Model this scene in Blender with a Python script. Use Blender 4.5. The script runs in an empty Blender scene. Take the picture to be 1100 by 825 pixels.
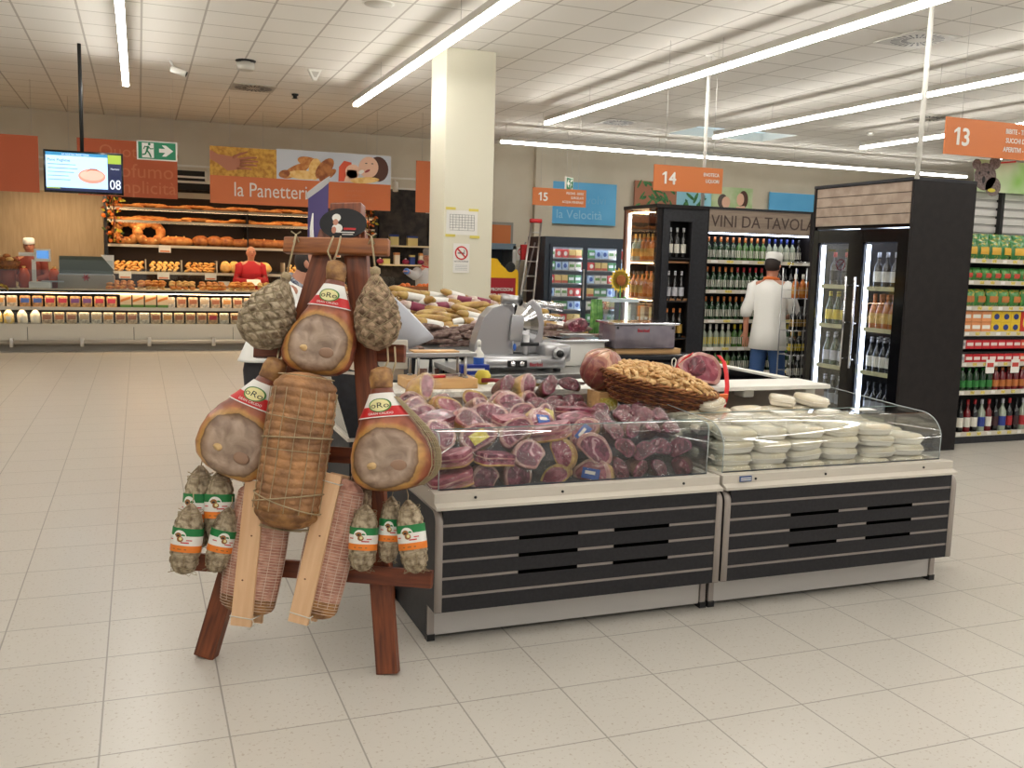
import bpy, bmesh, math, random
import numpy as np
from mathutils import Vector, Matrix, noise as mnoise
PI = math.pi
D2R = PI / 180
random.seed(7)
sc = bpy.context.scene

# ------------------------------------------------------------------ camera
F_PX, CX, CY, EYE = 1026.33, 550.0, 412.5, 1.6
RW = np.array([[0.9322, 0.0203, -0.3613], [-0.3609, 0.1278, -0.9238], [0.0274, 0.9916, 0.1264]])
_u, _s, _v = np.linalg.svd(RW)
RW = _u @ _v                       # camera axes -> store axes (x across, y deep, z up)
cam_d = bpy.data.cameras.new('camera')
cam_d.sensor_width = 36.0
cam_d.lens = 36.0 * F_PX / 1100.0
cam_d.clip_start = 0.05
cam_d.clip_end = 200
cam = bpy.data.objects.new('camera', cam_d)
sc.collection.objects.link(cam)
M = Matrix.Identity(4)
for i in range(3):
    for j in range(3):
        M[i][j] = float(RW[i][j])
M[2][3] = EYE
cam.matrix_world = M
sc.camera = cam
sc.view_settings.view_transform = 'Standard'
sc.view_settings.look = 'None'
sc.view_settings.gamma = 1.0
sc.view_settings.use_curve_mapping = False
sc.view_settings.exposure = 0.0
LAMP = 27.0        # ceiling strip brightness
AMB = 0.48         # light arriving from the rest of the store behind the camera
w = bpy.data.worlds.new('world')
sc.world = w
w.use_nodes = True
w.node_tree.nodes['Background'].inputs[0].default_value = (1.0, 0.985, 0.965, 1)
w.node_tree.nodes['Background'].inputs[1].default_value = AMB


def at(px, py, x=None, y=None, z=None):
    d = RW @ np.array([(px - CX) / F_PX, -(py - CY) / F_PX, -1.0])
    if z is not None: t = (z - EYE) / d[2]
    elif y is not None: t = y / d[1]
    else: t = x / d[0]
    return Vector((d[0] * t, d[1] * t, EYE + d[2] * t))


def depth(p):
    return float(-(RW.T @ np.array([p[0], p[1], p[2] - EYE]))[2])


# ------------------------------------------------------------------ helpers
COL = sc.collection


def srgb(c):
    if isinstance(c, str):
        c = [int(c[i:i + 2], 16) for i in (0, 2, 4)]
    o = []
    for v in c[:3]:
        v = v / 255.0
        o.append(v / 12.92 if v <= 0.04045 else ((v + 0.055) / 1.055) ** 2.4)
    return (o[0], o[1], o[2], 1.0)


MATS = {}


def mat(name, c, rough=0.5, metal=0.0, c2=None, ns=8.0, nd=3.0, lo=0.4, hi=0.6, bump=0.0, bs=40.0,
        coat=0.0, emit=0.0, spec=0.5, sheen=0.0):
    """principled material; c2 = second colour mixed in by noise of scale ns"""
    if name in MATS: return MATS[name]
    m = bpy.data.materials.new(name)
    m.use_nodes = True
    nt = m.node_tree
    b = nt.nodes['Principled BSDF']
    b.inputs['Base Color'].default_value = srgb(c)
    b.inputs['Roughness'].default_value = rough
    b.inputs['Metallic'].default_value = metal
    b.inputs['Specular IOR Level'].default_value = spec
    b.inputs['Coat Weight'].default_value = coat
    b.inputs['Coat Roughness'].default_value = 0.12
    if emit:
        b.inputs['Emission Color'].default_value = srgb(c)
        b.inputs['Emission Strength'].default_value = emit
    tc = nt.nodes.new('ShaderNodeTexCoord')
    if c2 is not None:
        n = nt.nodes.new('ShaderNodeTexNoise')
        n.inputs['Scale'].default_value = ns
        n.inputs['Detail'].default_value = nd
        nt.links.new(tc.outputs['Object'], n.inputs['Vector'])
        r = nt.nodes.new('ShaderNodeValToRGB')
        r.color_ramp.elements[0].position = lo
        r.color_ramp.elements[1].position = hi
        r.color_ramp.elements[0].color = srgb(c)
        r.color_ramp.elements[1].color = srgb(c2)
        nt.links.new(n.outputs['Fac'], r.inputs['Fac'])
        nt.links.new(r.outputs['Color'], b.inputs['Base Color'])
    if bump:
        n = nt.nodes.new('ShaderNodeTexNoise')
        n.inputs['Scale'].default_value = bs
        n.inputs['Detail'].default_value = 4
        nt.links.new(tc.outputs['Object'], n.inputs['Vector'])
        bp = nt.nodes.new('ShaderNodeBump')
        bp.inputs['Strength'].default_value = bump
        bp.inputs['Distance'].default_value = 0.01
        nt.links.new(n.outputs['Fac'], bp.inputs['Height'])
        nt.links.new(bp.outputs['Normal'], b.inputs['Normal'])
        if coat: nt.links.new(bp.outputs['Normal'], b.inputs['Coat Normal'])
    MATS[name] = m
    return m


def clear_mat(name, tint=(235, 240, 238), gloss=0.06, edge=0.5, rough=0.02, wrinkle=0.0, ws=30.0):
    """thin clear sheet: mostly transparent, reflecting more at grazing angles"""
    if name in MATS: return MATS[name]
    m = bpy.data.materials.new(name)
    m.use_nodes = True
    nt = m.node_tree
    for n in list(nt.nodes): nt.nodes.remove(n)
    out = nt.nodes.new('ShaderNodeOutputMaterial')
    mx = nt.nodes.new('ShaderNodeMixShader')
    tr = nt.nodes.new('ShaderNodeBsdfTransparent')
    gl = nt.nodes.new('ShaderNodeBsdfGlossy')
    lw = nt.nodes.new('ShaderNodeLayerWeight')
    mr = nt.nodes.new('ShaderNodeMapRange')
    tr.inputs['Color'].default_value = srgb(tint)
    gl.inputs['Roughness'].default_value = rough
    lw.inputs['Blend'].default_value = 0.25
    mr.inputs['To Min'].default_value = gloss
    mr.inputs['To Max'].default_value = edge
    if wrinkle:
        tc = nt.nodes.new('ShaderNodeTexCoord')
        n = nt.nodes.new('ShaderNodeTexNoise')
        n.inputs['Scale'].default_value = ws
        n.inputs['Distortion'].default_value = 1.5
        nt.links.new(tc.outputs['Object'], n.inputs['Vector'])
        bp = nt.nodes.new('ShaderNodeBump')
        bp.inputs['Strength'].default_value = wrinkle
        bp.inputs['Distance'].default_value = 0.01
        nt.links.new(n.outputs['Fac'], bp.inputs['Height'])
        nt.links.new(bp.outputs['Normal'], gl.inputs['Normal'])
        nt.links.new(bp.outputs['Normal'], lw.inputs['Normal'])
    nt.links.new(lw.outputs['Facing'], mr.inputs['Value'])
    nt.links.new(mr.outputs['Result'], mx.inputs['Fac'])
    nt.links.new(tr.outputs[0], mx.inputs[1])
    nt.links.new(gl.outputs[0], mx.inputs[2])
    nt.links.new(mx.outputs[0], out.inputs['Surface'])
    MATS[name] = m
    return m


class MB:
    """collects shapes in one mesh"""
    def __init__(s):
        s.v = []; s.f = []; s.m = []; s.sm = []; s.mats = []
        s.T = None

    def mi(s, m):
        if m not in s.mats: s.mats.append(m)
        return s.mats.index(m)

    def add(s, vs, fs, m, smooth=False, T=None):
        o = len(s.v)
        k = s.mi(m)
        for p in vs:
            p = Vector(p)
            if T is not None: p = T @ p
            if s.T is not None: p = s.T @ p
            s.v.append(tuple(p))
        for f in fs:
            s.f.append([o + i for i in f]); s.m.append(k); s.sm.append(smooth)
        return s

    def box(s, c, d, m, T=None, taper=1.0, bev=0.0):
        x, y, z = d[0] / 2, d[1] / 2, d[2] / 2
        if bev <= 0:
            t = taper
            vs = [(-x, -y, -z), (x, -y, -z), (x, y, -z), (-x, y, -z), (-x * t, -y * t, z), (x * t, -y * t, z), (x * t, y * t, z), (-x * t, y * t, z)]
            fs = [(0, 3, 2, 1), (4, 5, 6, 7), (0, 1, 5, 4), (1, 2, 6, 5), (2, 3, 7, 6), (3, 0, 4, 7)]
            vs = [(a + c[0], b + c[1], e + c[2]) for a, b, e in vs]
            return s.add(vs, fs, m, False, T)
        bm = bmesh.new()
        r = bmesh.ops.create_cube(bm, size=1)
        for v in bm.verts:
            k = taper if v.co.z > 0 else 1
            v.co = Vector((v.co.x * d[0] * k, v.co.y * d[1] * k, v.co.z * d[2]))
        bmesh.ops.bevel(bm, geom=list(bm.edges), offset=bev, segments=2, affect='EDGES', profile=0.6)
        vs = [tuple(v.co + Vector(c)) for v in bm.verts]
        bm.verts.index_update()
        fs = [[v.index for v in f.verts] for f in bm.faces]
        bm.free()
        return s.add(vs, fs, m, True if bev > 0.004 else False, T)

    def bb(s, x0, x1, y0, y1, z0, z1, m, bev=0.0, T=None):
        return s.box(((x0 + x1) / 2, (y0 + y1) / 2, (z0 + z1) / 2), (abs(x1 - x0), abs(y1 - y0), abs(z1 - z0)), m, T, bev=bev)

    def lathe(s, prof, m, n=16, T=None, smooth=True, cap=True):
        """prof = [(r, z), ...]"""
        vs = []; fs = []
        for r, z in prof:
            for k in range(n):
                a = 2 * PI * k / n
                vs.append((r * math.cos(a), r * math.sin(a), z))
        for i in range(len(prof) - 1):
            for k in range(n):
                a, b = i * n + k, i * n + (k + 1) % n
                fs.append((a, b, b + n, a + n))
        if cap:
            fs.append(list(range(n))[::-1]); fs.append([(len(prof) - 1) * n + k for k in range(n)])
        return s.add(vs, fs, m, smooth, T)

    def tube(s, pts, r, m, n=8, T=None, smooth=True, closed=False):
        pts = [Vector(p) for p in pts]
        rr = r if isinstance(r, (list, tuple)) else [r] * len(pts)
        vs = []; fs = []
        up = None
        for i, p in enumerate(pts):
            a = pts[max(0, i - 1)] if not closed else pts[i - 1]
            b = pts[min(len(pts) - 1, i + 1)] if not closed else pts[(i + 1) % len(pts)]
            d = (b - a)
            if d.length < 1e-9: d = Vector((0, 0, 1))
            d.normalize()
            if up is None:
                up = Vector((0, 0, 1)) if abs(d.z) < 0.9 else Vector((1, 0, 0))
            x = up.cross(d)
            if x.length < 1e-6: x = Vector((1, 0, 0)).cross(d)
            x.normalize(); yv = d.cross(x); up = yv
            for k in range(n):
                an = 2 * PI * k / n
                vs.append(tuple(p + x * (rr[i] * math.cos(an)) + yv * (rr[i] * math.sin(an))))
        L = len(pts)
        for i in range(L if closed else L - 1):
            for k in range(n):
                a, b = i * n + k, i * n + (k + 1) % n
                c, e = ((i + 1) % L) * n + (k + 1) % n, ((i + 1) % L) * n + k
                fs.append((a, b, c, e))
        if not closed:
            fs.append(list(range(n))[::-1]); fs.append([(L - 1) * n + k for k in range(n)])
        return s.add(vs, fs, m, smooth, T)

    def cyl(s, a, b, r, m, n=12, r2=None):
        return s.tube([a, b], [r, r if r2 is None else r2], m, n)

    def sph(s, c, r, m, nu=14, nv=9, T=None, fn=None):
        if not isinstance(r, (tuple, list)): r = (r, r, r)
        vs = [(c[0], c[1], c[2] + r[2])]; fs = []
        for i in range(1, nv):
            t = PI * i / nv
            for k in range(nu):
                p = 2 * PI * k / nu
                vs.append((c[0] + r[0] * math.sin(t) * math.cos(p), c[1] + r[1] * math.sin(t) * math.sin(p), c[2] + r[2] * math.cos(t)))
        vs.append((c[0], c[1], c[2] - r[2]))
        if fn: vs = [fn(Vector(v)) for v in vs]
        for k in range(nu):
            fs.append((0, 1 + k, 1 + (k + 1) % nu))
            for i in range(nv - 2):
                a = 1 + i * nu + k; b = 1 + i * nu + (k + 1) % nu
                fs.append((a, a + nu, b + nu, b))
            fs.append((len(vs) - 1, 1 + (nv - 2) * nu + (k + 1) % nu, 1 + (nv - 2) * nu + k))
        return s.add(vs, fs, m, True, T)

    def prism(s, pts, a, b, m, axis='y', T=None, smooth=False):
        """polygon pts in the plane across axis, from a to b"""
        n = len(pts)
        def mk(p, t):
            if axis == 'y': return (p[0], t, p[1])
            if axis == 'x': return (t, p[0], p[1])
            return (p[0], p[1], t)
        vs = [mk(p, a) for p in pts] + [mk(p, b) for p in pts]
        fs = [list(range(n)), list(range(n, 2 * n))[::-1]] + [(i, i + n, (i + 1) % n + n, (i + 1) % n) for i in range(n)]
        return s.add(vs, fs, m, smooth, T)

    def poly(s, pts, y, m, T=None, th=0.001):
        return s.prism(pts, y, y + th, m, 'y', T)

    def ell(s, cx, cz, rx, rz, y, m, n=20, rot=0, th=0.001, T=None):
        c, si = math.cos(rot), math.sin(rot)
        pts = []
        for k in range(n):
            a = 2 * PI * k / n
            u, v = rx * math.cos(a), rz * math.sin(a)
            pts.append((cx + u * c - v * si, cz + u * si + v * c))
        return s.poly(pts, y, m, T, th)

    def loft(s, rings, m, smooth=True, cap=True, T=None, closed=True):
        n = len(rings[0]); vs = [p for r in rings for p in r]; fs = []
        for i in range(len(rings) - 1):
            for k in range(n if closed else n - 1):
                a, b = i * n + k, i * n + (k + 1) % n
                fs.append((a, b, b + n, a + n))
        if cap:
            fs.append(list(range(n))[::-1]); fs.append([(len(rings) - 1) * n + k for k in range(n)])
        return s.add(vs, fs, m, smooth, T)

    def build(s, name, parent=None, loc=None, rot=None):
        me = bpy.data.meshes.new(name)
        me.from_pydata(s.v, [], s.f)
        for m in s.mats: me.materials.append(m)
        me.polygons.foreach_set('material_index', s.m)
        me.polygons.foreach_set('use_smooth', s.sm)
        me.update()
        bm = bmesh.new(); bm.from_mesh(me)
        bmesh.ops.recalc_face_normals(bm, faces=bm.faces)
        bm.to_mesh(me); bm.free()
        o = bpy.data.objects.new(name, me)
        COL.objects.link(o)
        if parent is not None: o.parent = parent
        if loc is not None: o.location = loc
        if rot is not None: o.rotation_euler = rot
        return o


def thing(name, label, cat, loc=(0, 0, 0), rot=(0, 0, 0), group=None):
    o = bpy.data.objects.new(name, None)
    COL.objects.link(o)
    o.empty_display_size = 0.05
    o.location = loc
    o.rotation_euler = rot if isinstance(rot, (tuple, list)) else (0, 0, rot)
    return tag(o, label, cat, group)


def tag(o, label, cat, group=None, kind=None):
    o['label'] = label; o['category'] = cat
    if group: o['group'] = group
    if kind: o['kind'] = kind
    return o


def struct(o):
    o['kind'] = 'structure'
    return o


def dup(root, loc=None, rot=None, label=None, scale=None, group=None, mw=None):
    kids = list(root.children)
    r = root.copy(); COL.objects.link(r)
    if loc is not None: r.location = loc
    if rot is not None: r.rotation_euler = rot if isinstance(rot, (tuple, list)) else (0, 0, rot)
    if scale is not None: r.scale = scale if isinstance(scale, (tuple, list)) else (scale,) * 3
    if mw is not None: r.matrix_basis = mw
    if label: r['label'] = label
    if group: r['group'] = group
    for ch in kids:
        g = list(ch.children)
        c = ch.copy(); COL.objects.link(c); c.parent = r
        for q in g:
            d = q.copy(); COL.objects.link(d); d.parent = c
    return r


class Stock:
    """first use moves the prototype itself, later uses copy it"""
    def __init__(s, root): s.root = root; s.used = False

    def put(s, loc=None, rot=None, label=None, scale=None, group=None, mw=None):
        if s.used: return dup(s.root, loc, rot, label, scale, group, mw)
        s.used = True; r = s.root
        if loc is not None: r.location = loc
        if rot is not None: r.rotation_euler = rot if isinstance(rot, (tuple, list)) else (0, 0, rot)
        if scale is not None: r.scale = scale if isinstance(scale, (tuple, list)) else (scale,) * 3
        if mw is not None: r.matrix_basis = mw
        if label: r['label'] = label
        if group: r['group'] = group
        return r


ORD = ['first', 'second', 'third', 'fourth', 'fifth', 'sixth', 'seventh', 'eighth', 'ninth', 'tenth', 'eleventh', 'twelfth',
       'thirteenth', 'fourteenth', 'fifteenth', 'sixteenth', 'seventeenth', 'eighteenth', 'nineteenth', 'twentieth']
ORD += ['twenty-' + o for o in ORD[:9]] + ['thirtieth'] + ['thirty-' + o for o in ORD[:9]]


def nth(i): return ORD[i] if i < len(ORD) else 'last'


_tc = {}


def text_geo(body, size, ext=0.0):
    key = (body, size, ext)
    if key not in _tc:
        cu = bpy.data.curves.new('t', 'FONT')
        cu.body = body; cu.size = size; cu.extrude = ext; cu.resolution_u = 3
        ob = bpy.data.objects.new('t', cu); COL.objects.link(ob)
        me = bpy.data.meshes.new_from_object(ob)
        vs = [tuple(v.co) for v in me.vertices]; fs = [list(p.vertices) for p in me.polygons]
        bpy.data.objects.remove(ob); bpy.data.curves.remove(cu); bpy.data.meshes.remove(me)
        _tc[key] = (vs, fs)
    return _tc[key]


def put_text(mb, body, size, x, z, y, m, align='L', ext=0.0008, sx=1.0, T=None, bold=0.0):
    """upright lettering facing -y with its lower left at x, z"""
    vs, fs = text_geo(body, size, ext)
    if not vs: return
    x1 = max(v[0] for v in vs); x0 = min(v[0] for v in vs)
    wd = (x1 - x0) * sx
    ox = x - x0 * sx if align == 'L' else (x - wd / 2 - x0 * sx if align == 'C' else x - wd - x0 * sx)
    offs = [(0, 0)] if not bold else [(0, 0), (bold, 0), (bold * .5, bold * .5), (bold * .5, -bold * .5)]
    for n_, (bx, bz) in enumerate(offs):
        mb.add([(v[0] * sx + ox + bx, y - v[2] - n_ * .0004, v[1] + z + bz) for v in vs], fs, m, False, T)


def frame(top, bottom, front):
    """matrix: origin midway, local z from bottom to top, local -y roughly towards front"""
    top, bottom, front = Vector(top), Vector(bottom), Vector(front)
    z = (top - bottom).normalized()
    x = z.cross(front).normalized()      # -y = front  => y = -front ; x = y cross z
    y = z.cross(x).normalized()
    x = y.cross(z).normalized()
    R = Matrix((x, y, z)).transposed().to_4x4()
    R.translation = (top + bottom) / 2
    return R


# ------------------------------------------------------------------ materials
m_white = mat('white_paint', (226, 224, 216), 0.5)
m_cream = mat('cream_paint', (218, 212, 196), 0.6, bump=0.02, bs=200)
m_wall = mat('beige_wall', (206, 196, 176), 0.8, c2=(210, 201, 182), ns=2)
m_alu = mat('aluminium', (196, 192, 186), 0.32, 0.85)
m_steel = mat('brushed_steel', (178, 178, 178), 0.28, 0.9, bump=0.02, bs=300)
m_chrome = mat('chrome', (225, 225, 228), 0.12, 1.0)
m_lip = mat('cream_profile', (205, 198, 186), 0.35, 0.1)
m_black = mat('black_plastic', (18, 18, 20), 0.45)
m_gloss_black = mat('gloss_black', (10, 10, 13), 0.12)
m_dark = mat('dark_interior', (26, 25, 26), 0.7)
m_anth = mat('anthracite_laminate', (40, 41, 45), 0.5, c2=(46, 47, 52), ns=30, spec=.35)
m_darkwood = mat('espresso_laminate', (27, 23, 23), 0.6, c2=(32, 28, 28), ns=12, spec=.3)
m_orange = mat('orange_panel', (206, 118, 62), 0.55)
m_orange2 = mat('deep_orange_panel', (196, 92, 40), 0.5)
m_blue = mat('sky_blue_panel', (88, 172, 218), 0.5)
m_green = mat('sign_green', (0, 120, 74), 0.4)
m_red = mat('red', (196, 30, 34), 0.4)
m_paper = mat('paper_white', (232, 230, 224), 0.7)
m_glass = clear_mat('case_glass', (246, 249, 249), 0.045, 0.5)
m_edge = mat('glass_edge', (120, 140, 138), 0.2)
m_film = clear_mat('clear_film', (246, 246, 246), 0.03, 0.34, 0.09, wrinkle=1.0, ws=26)
m_rope = mat('jute_rope', (168, 150, 118), 0.9, bump=0.5, bs=200)
m_string = mat('white_string', (214, 208, 196), 0.8)
m_ink = mat('ink', (58, 60, 66), 0.6)
m_skin = mat('skin', (196, 142, 116), 0.5, c2=(184, 122, 98), ns=6)
m_lamp = mat('lamp_diffuser', (255, 252, 246), 0.4, emit=LAMP)
m_cool = mat('cool_led', (225, 235, 255), 0.4, emit=9)
m_warm = mat('warm_led', (255, 205, 140), 0.4, emit=14)


def wood_mat(name, a, b, axis='z', rough=0.5, sc_=6.0, coat=0.08):
    if name in MATS: return MATS[name]
    m = mat(name, a, rough, coat=coat)
    nt = m.node_tree
    tc = nt.nodes.new('ShaderNodeTexCoord')
    mp = nt.nodes.new('ShaderNodeMapping')
    mp.inputs['Scale'].default_value = {'z': (9, 9, 0.8), 'x': (0.8, 9, 9), 'y': (9, .8, 9)}[axis]
    n = nt.nodes.new('ShaderNodeTexNoise'); n.inputs['Scale'].default_value = sc_; n.inputs['Detail'].default_value = 5
    n.inputs['Distortion'].default_value = 0.6
    r = nt.nodes.new('ShaderNodeValToRGB')
    r.color_ramp.elements[0].position = 0.3; r.color_ramp.elements[1].position = 0.7
    r.color_ramp.elements[0].color = srgb(a); r.color_ramp.elements[1].color = srgb(b)
    nt.links.new(tc.outputs['Object'], mp.inputs['Vector']); nt.links.new(mp.outputs[0], n.inputs['Vector'])
    nt.links.new(n.outputs['Fac'], r.inputs['Fac'])
    nt.links.new(r.outputs['Color'], nt.nodes['Principled BSDF'].inputs['Base Color'])
    return m


m_redwood = wood_mat('red_stained_wood', (84, 38, 18), (140, 74, 38), 'z')
m_redwood_x = wood_mat('red_stained_wood_bar', (80, 35, 16), (132, 66, 34), 'x')
m_barwood = wood_mat('brown_stained_wood_bar', (116, 64, 30), (164, 100, 50), 'x')
m_pale = wood_mat('pale_pine', (214, 170, 128), (228, 190, 150), 'z', 0.55, 4.0, 0.0)
m_block = wood_mat('beech_block', (196, 150, 96), (214, 172, 118), 'x', 0.5, 4.0, 0.0)
m_panelwood = wood_mat('pale_wood_cladding', (160, 136, 104), (176, 152, 120), 'z', 0.6, 3.0, 0.0)
m_greywood = wood_mat('grey_wood_plank', (128, 112, 98), (154, 138, 122), 'x', 0.7, 3.0, 0.0)


def grid_mat(name, base, line, pitch, width, ox=0.0, oy=0.0, vary=0.02, speck=None, rough=0.3, lx=1.0):
    m = mat(name, base, rough)
    nt = m.node_tree; b = nt.nodes['Principled BSDF']
    g = nt.nodes.new('ShaderNodeNewGeometry')
    sp = nt.nodes.new('ShaderNodeSeparateXYZ'); nt.links.new(g.outputs['Position'], sp.inputs[0])
    def math_(op, a, c=None, d=None):
        n = nt.nodes.new('ShaderNodeMath'); n.operation = op
        for i, v in enumerate((a, c, d)):
            if v is None: continue
            if isinstance(v, (int, float)): n.inputs[i].default_value = v
            else: nt.links.new(v, n.inputs[i])
        return n.outputs[0]
    masks = []; cells = []
    for k, off in ((0, ox), (1, oy)):
        a = math_('SUBTRACT', sp.outputs[k], off)
        a = math_('DIVIDE', a, pitch)
        cells.append(math_('FLOOR', a))
        fr = math_('FRACT', a)
        d = math_('ABSOLUTE', math_('SUBTRACT', fr, 0.5))
        masks.append(math_('GREATER_THAN', d, 0.5 - width / pitch / 2 * (1.0 if k else lx)))
    ms = math_('MAXIMUM', masks[0], masks[1])
    cv = nt.nodes.new('ShaderNodeCombineXYZ'); nt.links.new(cells[0], cv.inputs[0]); nt.links.new(cells[1], cv.inputs[1])
    wn = nt.nodes.new('ShaderNodeTexWhiteNoise'); wn.noise_dimensions = '2D'; nt.links.new(cv.outputs[0], wn.inputs['Vector'])
    hsv = nt.nodes.new('ShaderNodeHueSaturation'); hsv.inputs['Color'].default_value = srgb(base)
    v = math_('MULTIPLY_ADD', wn.outputs['Value'], 2 * vary, 1 - vary)
    nt.links.new(v, hsv.inputs['Value'])
    col = hsv.outputs['Color']
    if speck:
        n = nt.nodes.new('ShaderNodeTexNoise'); n.inputs['Scale'].default_value = 70; n.inputs['Detail'].default_value = 2
        nt.links.new(g.outputs['Position'], n.inputs['Vector'])
        r = nt.nodes.new('ShaderNodeMapRange'); r.inputs['From Min'].default_value = 0.62; r.inputs['From Max'].default_value = 0.68
        nt.links.new(n.outputs['Fac'], r.inputs['Value'])
        mx = nt.nodes.new('ShaderNodeMix'); mx.data_type = 'RGBA'
        nt.links.new(r.outputs[0], mx.inputs['Factor']); nt.links.new(col, mx.inputs['A']); mx.inputs['B'].default_value = srgb(speck)
        col = mx.outputs['Result']
    mx = nt.nodes.new('ShaderNodeMix'); mx.data_type = 'RGBA'
    nt.links.new(ms, mx.inputs['Factor']); nt.links.new(col, mx.inputs['A']); mx.inputs['B'].default_value = srgb(line)
    nt.links.new(mx.outputs['Result'], b.inputs['Base Color'])
    return m


m_floor = grid_mat('speckled_floor_tiles', (192, 187, 178), (142, 137, 129), 0.4023, 0.006, 1.4584, 3.1429, 0.015, (170, 160, 146), 0.28)
m_ceil = grid_mat('ceiling_tiles', (226, 222, 214), (180, 174, 164), 0.6, 0.022, 0.075, 0.15, 0.012, None, 0.85)

# ------------------------------------------------------------------ room shell
CEIL = 4.0
WALL_Y = 18.9
XL, XR, YN = -9.0, 22.0, -6.0
struct(MB().bb(XL, XR, YN, WALL_Y + .2, -0.1, 0, m_floor).build('floor'))
SKY = (9.0, 11.1, 14.55, 15.65)
cb = MB()
sx0, sx1, sy0, sy1 = SKY
cb.bb(XL, sx0, YN, WALL_Y + .2, CEIL, CEIL + .1, m_ceil)
cb.bb(sx1, XR, YN, WALL_Y + .2, CEIL, CEIL + .1, m_ceil)
cb.bb(sx0, sx1, YN, sy0, CEIL, CEIL + .1, m_ceil)
cb.bb(sx0, sx1, sy1, WALL_Y + .2, CEIL, CEIL + .1, m_ceil)
struct(cb.build('ceiling'))
struct(MB().bb(XL, XR, WALL_Y, WALL_Y + .2, 0, CEIL, m_wall).build('wall_back'))
struct(MB().bb(XL - .2, XL, YN, WALL_Y, 0, CEIL, m_wall).build('wall_left'))
struct(MB().bb(XR, XR + .2, YN, WALL_Y, 0, CEIL, m_wall).build('wall_right'))
# pilaster on the back wall
struct(MB().bb(7.75, 8.15, WALL_Y - .12, WALL_Y, 0, CEIL, m_wall).build('trim_1'))
# skylight well with daylight pane
m_sky = mat('daylight_pane', (196, 222, 236), 0.3, emit=1.0)
t = thing('skylight', 'bright rectangular skylight in ceiling behind second light strip', 'skylight', (10.05, 15.1, CEIL))
MB().bb(-1.05, 1.05, -.55, .55, .16, .18, m_sky).build('daylight_pane', t)
q = MB()
for a in ((-1.05, -1.03, -.55, .55), (1.03, 1.05, -.55, .55), (-1.05, 1.05, -.55, -.53), (-1.05, 1.05, .53, .55)):
    q.bb(a[0], a[1], a[2], a[3], 0.0, .16, m_white)
q.build('skylight_frame', t)
# pillar
px0, px1, py0, py1 = 3.30, 3.90, 10.75, 11.35
m_pillar = mat('pillar_paint', (222, 218, 198), 0.55)
struct(MB().bb(px0, px1, py0, py1, 0, CEIL, m_pillar, bev=0.01).build('trim_2'))
# plan sheet with tape and the no-smoking notice on the pillar
t = thing('floor_plan_sheet', 'white floor plan sheet taped up on pillar with yellow tape', 'poster', (3.52, 10.745, 2.03))
MB().bb(-.19, .19, -.003, 0.0, -.13, .15, m_paper).build('paper', t)
q = MB()
for i in range(7):
    q.bb(-.15, .15, -.005, -.003, -.08 + i * .03, -.077 + i * .03, m_ink)
for i in range(9):
    x = -.15 + i * .0375
    q.bb(x, x + .003, -.005, -.003, -.08 + random.uniform(0, .05), .10, m_ink)
q.build('printed_plan', t)
m_tape = mat('yellow_tape', (222, 206, 96), 0.4)
for (a, b) in ((-.2, .155), (.08, .145), (-.2, -.155), (.1, -.165)):
    MB().bb(a, a + .12, -.006, -.004, b, b + .03, m_tape).build('tape_strip', t)
t = thing('no_smoking_notice', 'white no smoking notice with red ring on pillar', 'sign', (3.52, 10.745, 1.63))
MB().bb(-.1, .1, -.004, 0.0, -.17, .17, m_paper).build('board', t)


def ring(mb, cx, cz, r0, r1, y, m, n=28, th=0.002, T=None):
    vs = []; fs = []
    for k in range(n):
        a = 2 * PI * k / n
        for r in (r0, r1):
            for yy in (y, y - th):
                vs.append((cx + r * math.cos(a), yy, cz + r * math.sin(a)))
    for k in range(n):
        a, b = k * 4, ((k + 1) % n) * 4
        fs += [(a + 1, a + 3, b + 3, b + 1), (a, b, b + 2, a + 2), (a + 2, b + 2, b + 3, a + 3), (a, a + 1, b + 1, b)]
    mb.add(vs, fs, m, False, T)


def no_smoking(parent, cz, r):
    q = MB(); ring(q, 0, cz, r * .8, r, -.005, m_red)
    c = math.sqrt(.5) * r * .85; k = r * .07
    q.poly([(-c - k, cz + c - k), (-c + k, cz + c + k), (c + k, cz - c + k), (c - k, cz - c - k)], -.009, m_red, th=.002)
    q.build('prohibition_ring', parent)
    q = MB(); q.bb(-r * .55, r * .35, -.0065, -.005, cz - r * .1, cz + r * .05, m_ink)
    q.bb(r * .38, r * .5, -.0065, -.005, cz - r * .1, cz + r * .05, m_ink)
    q.tube([(r * .4, -.006, cz + .1 * r), (r * .5, -.006, cz + .3 * r), (r * .35, -.006, cz + .5 * r)], r * .04, m_ink, 6)
    q.build('cigarette_symbol', parent)


no_smoking(t, .06, .08)
q = MB()
put_text(q, 'VIETATO FUMARE', .022, 0, -.045, -.005, m_ink, 'C')
for i in range(4): q.bb(-.075, .075, -.005, -.004, -.085 - i * .018, -.081 - i * .018, mat('grey_print', (150, 154, 158), .6))
q.build('printed_lines', t)

# ------------------------------------------------------------------ ceiling fixtures
m_strip_body = mat('strip_housing', (190, 186, 178), 0.4, 0.2)


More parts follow.
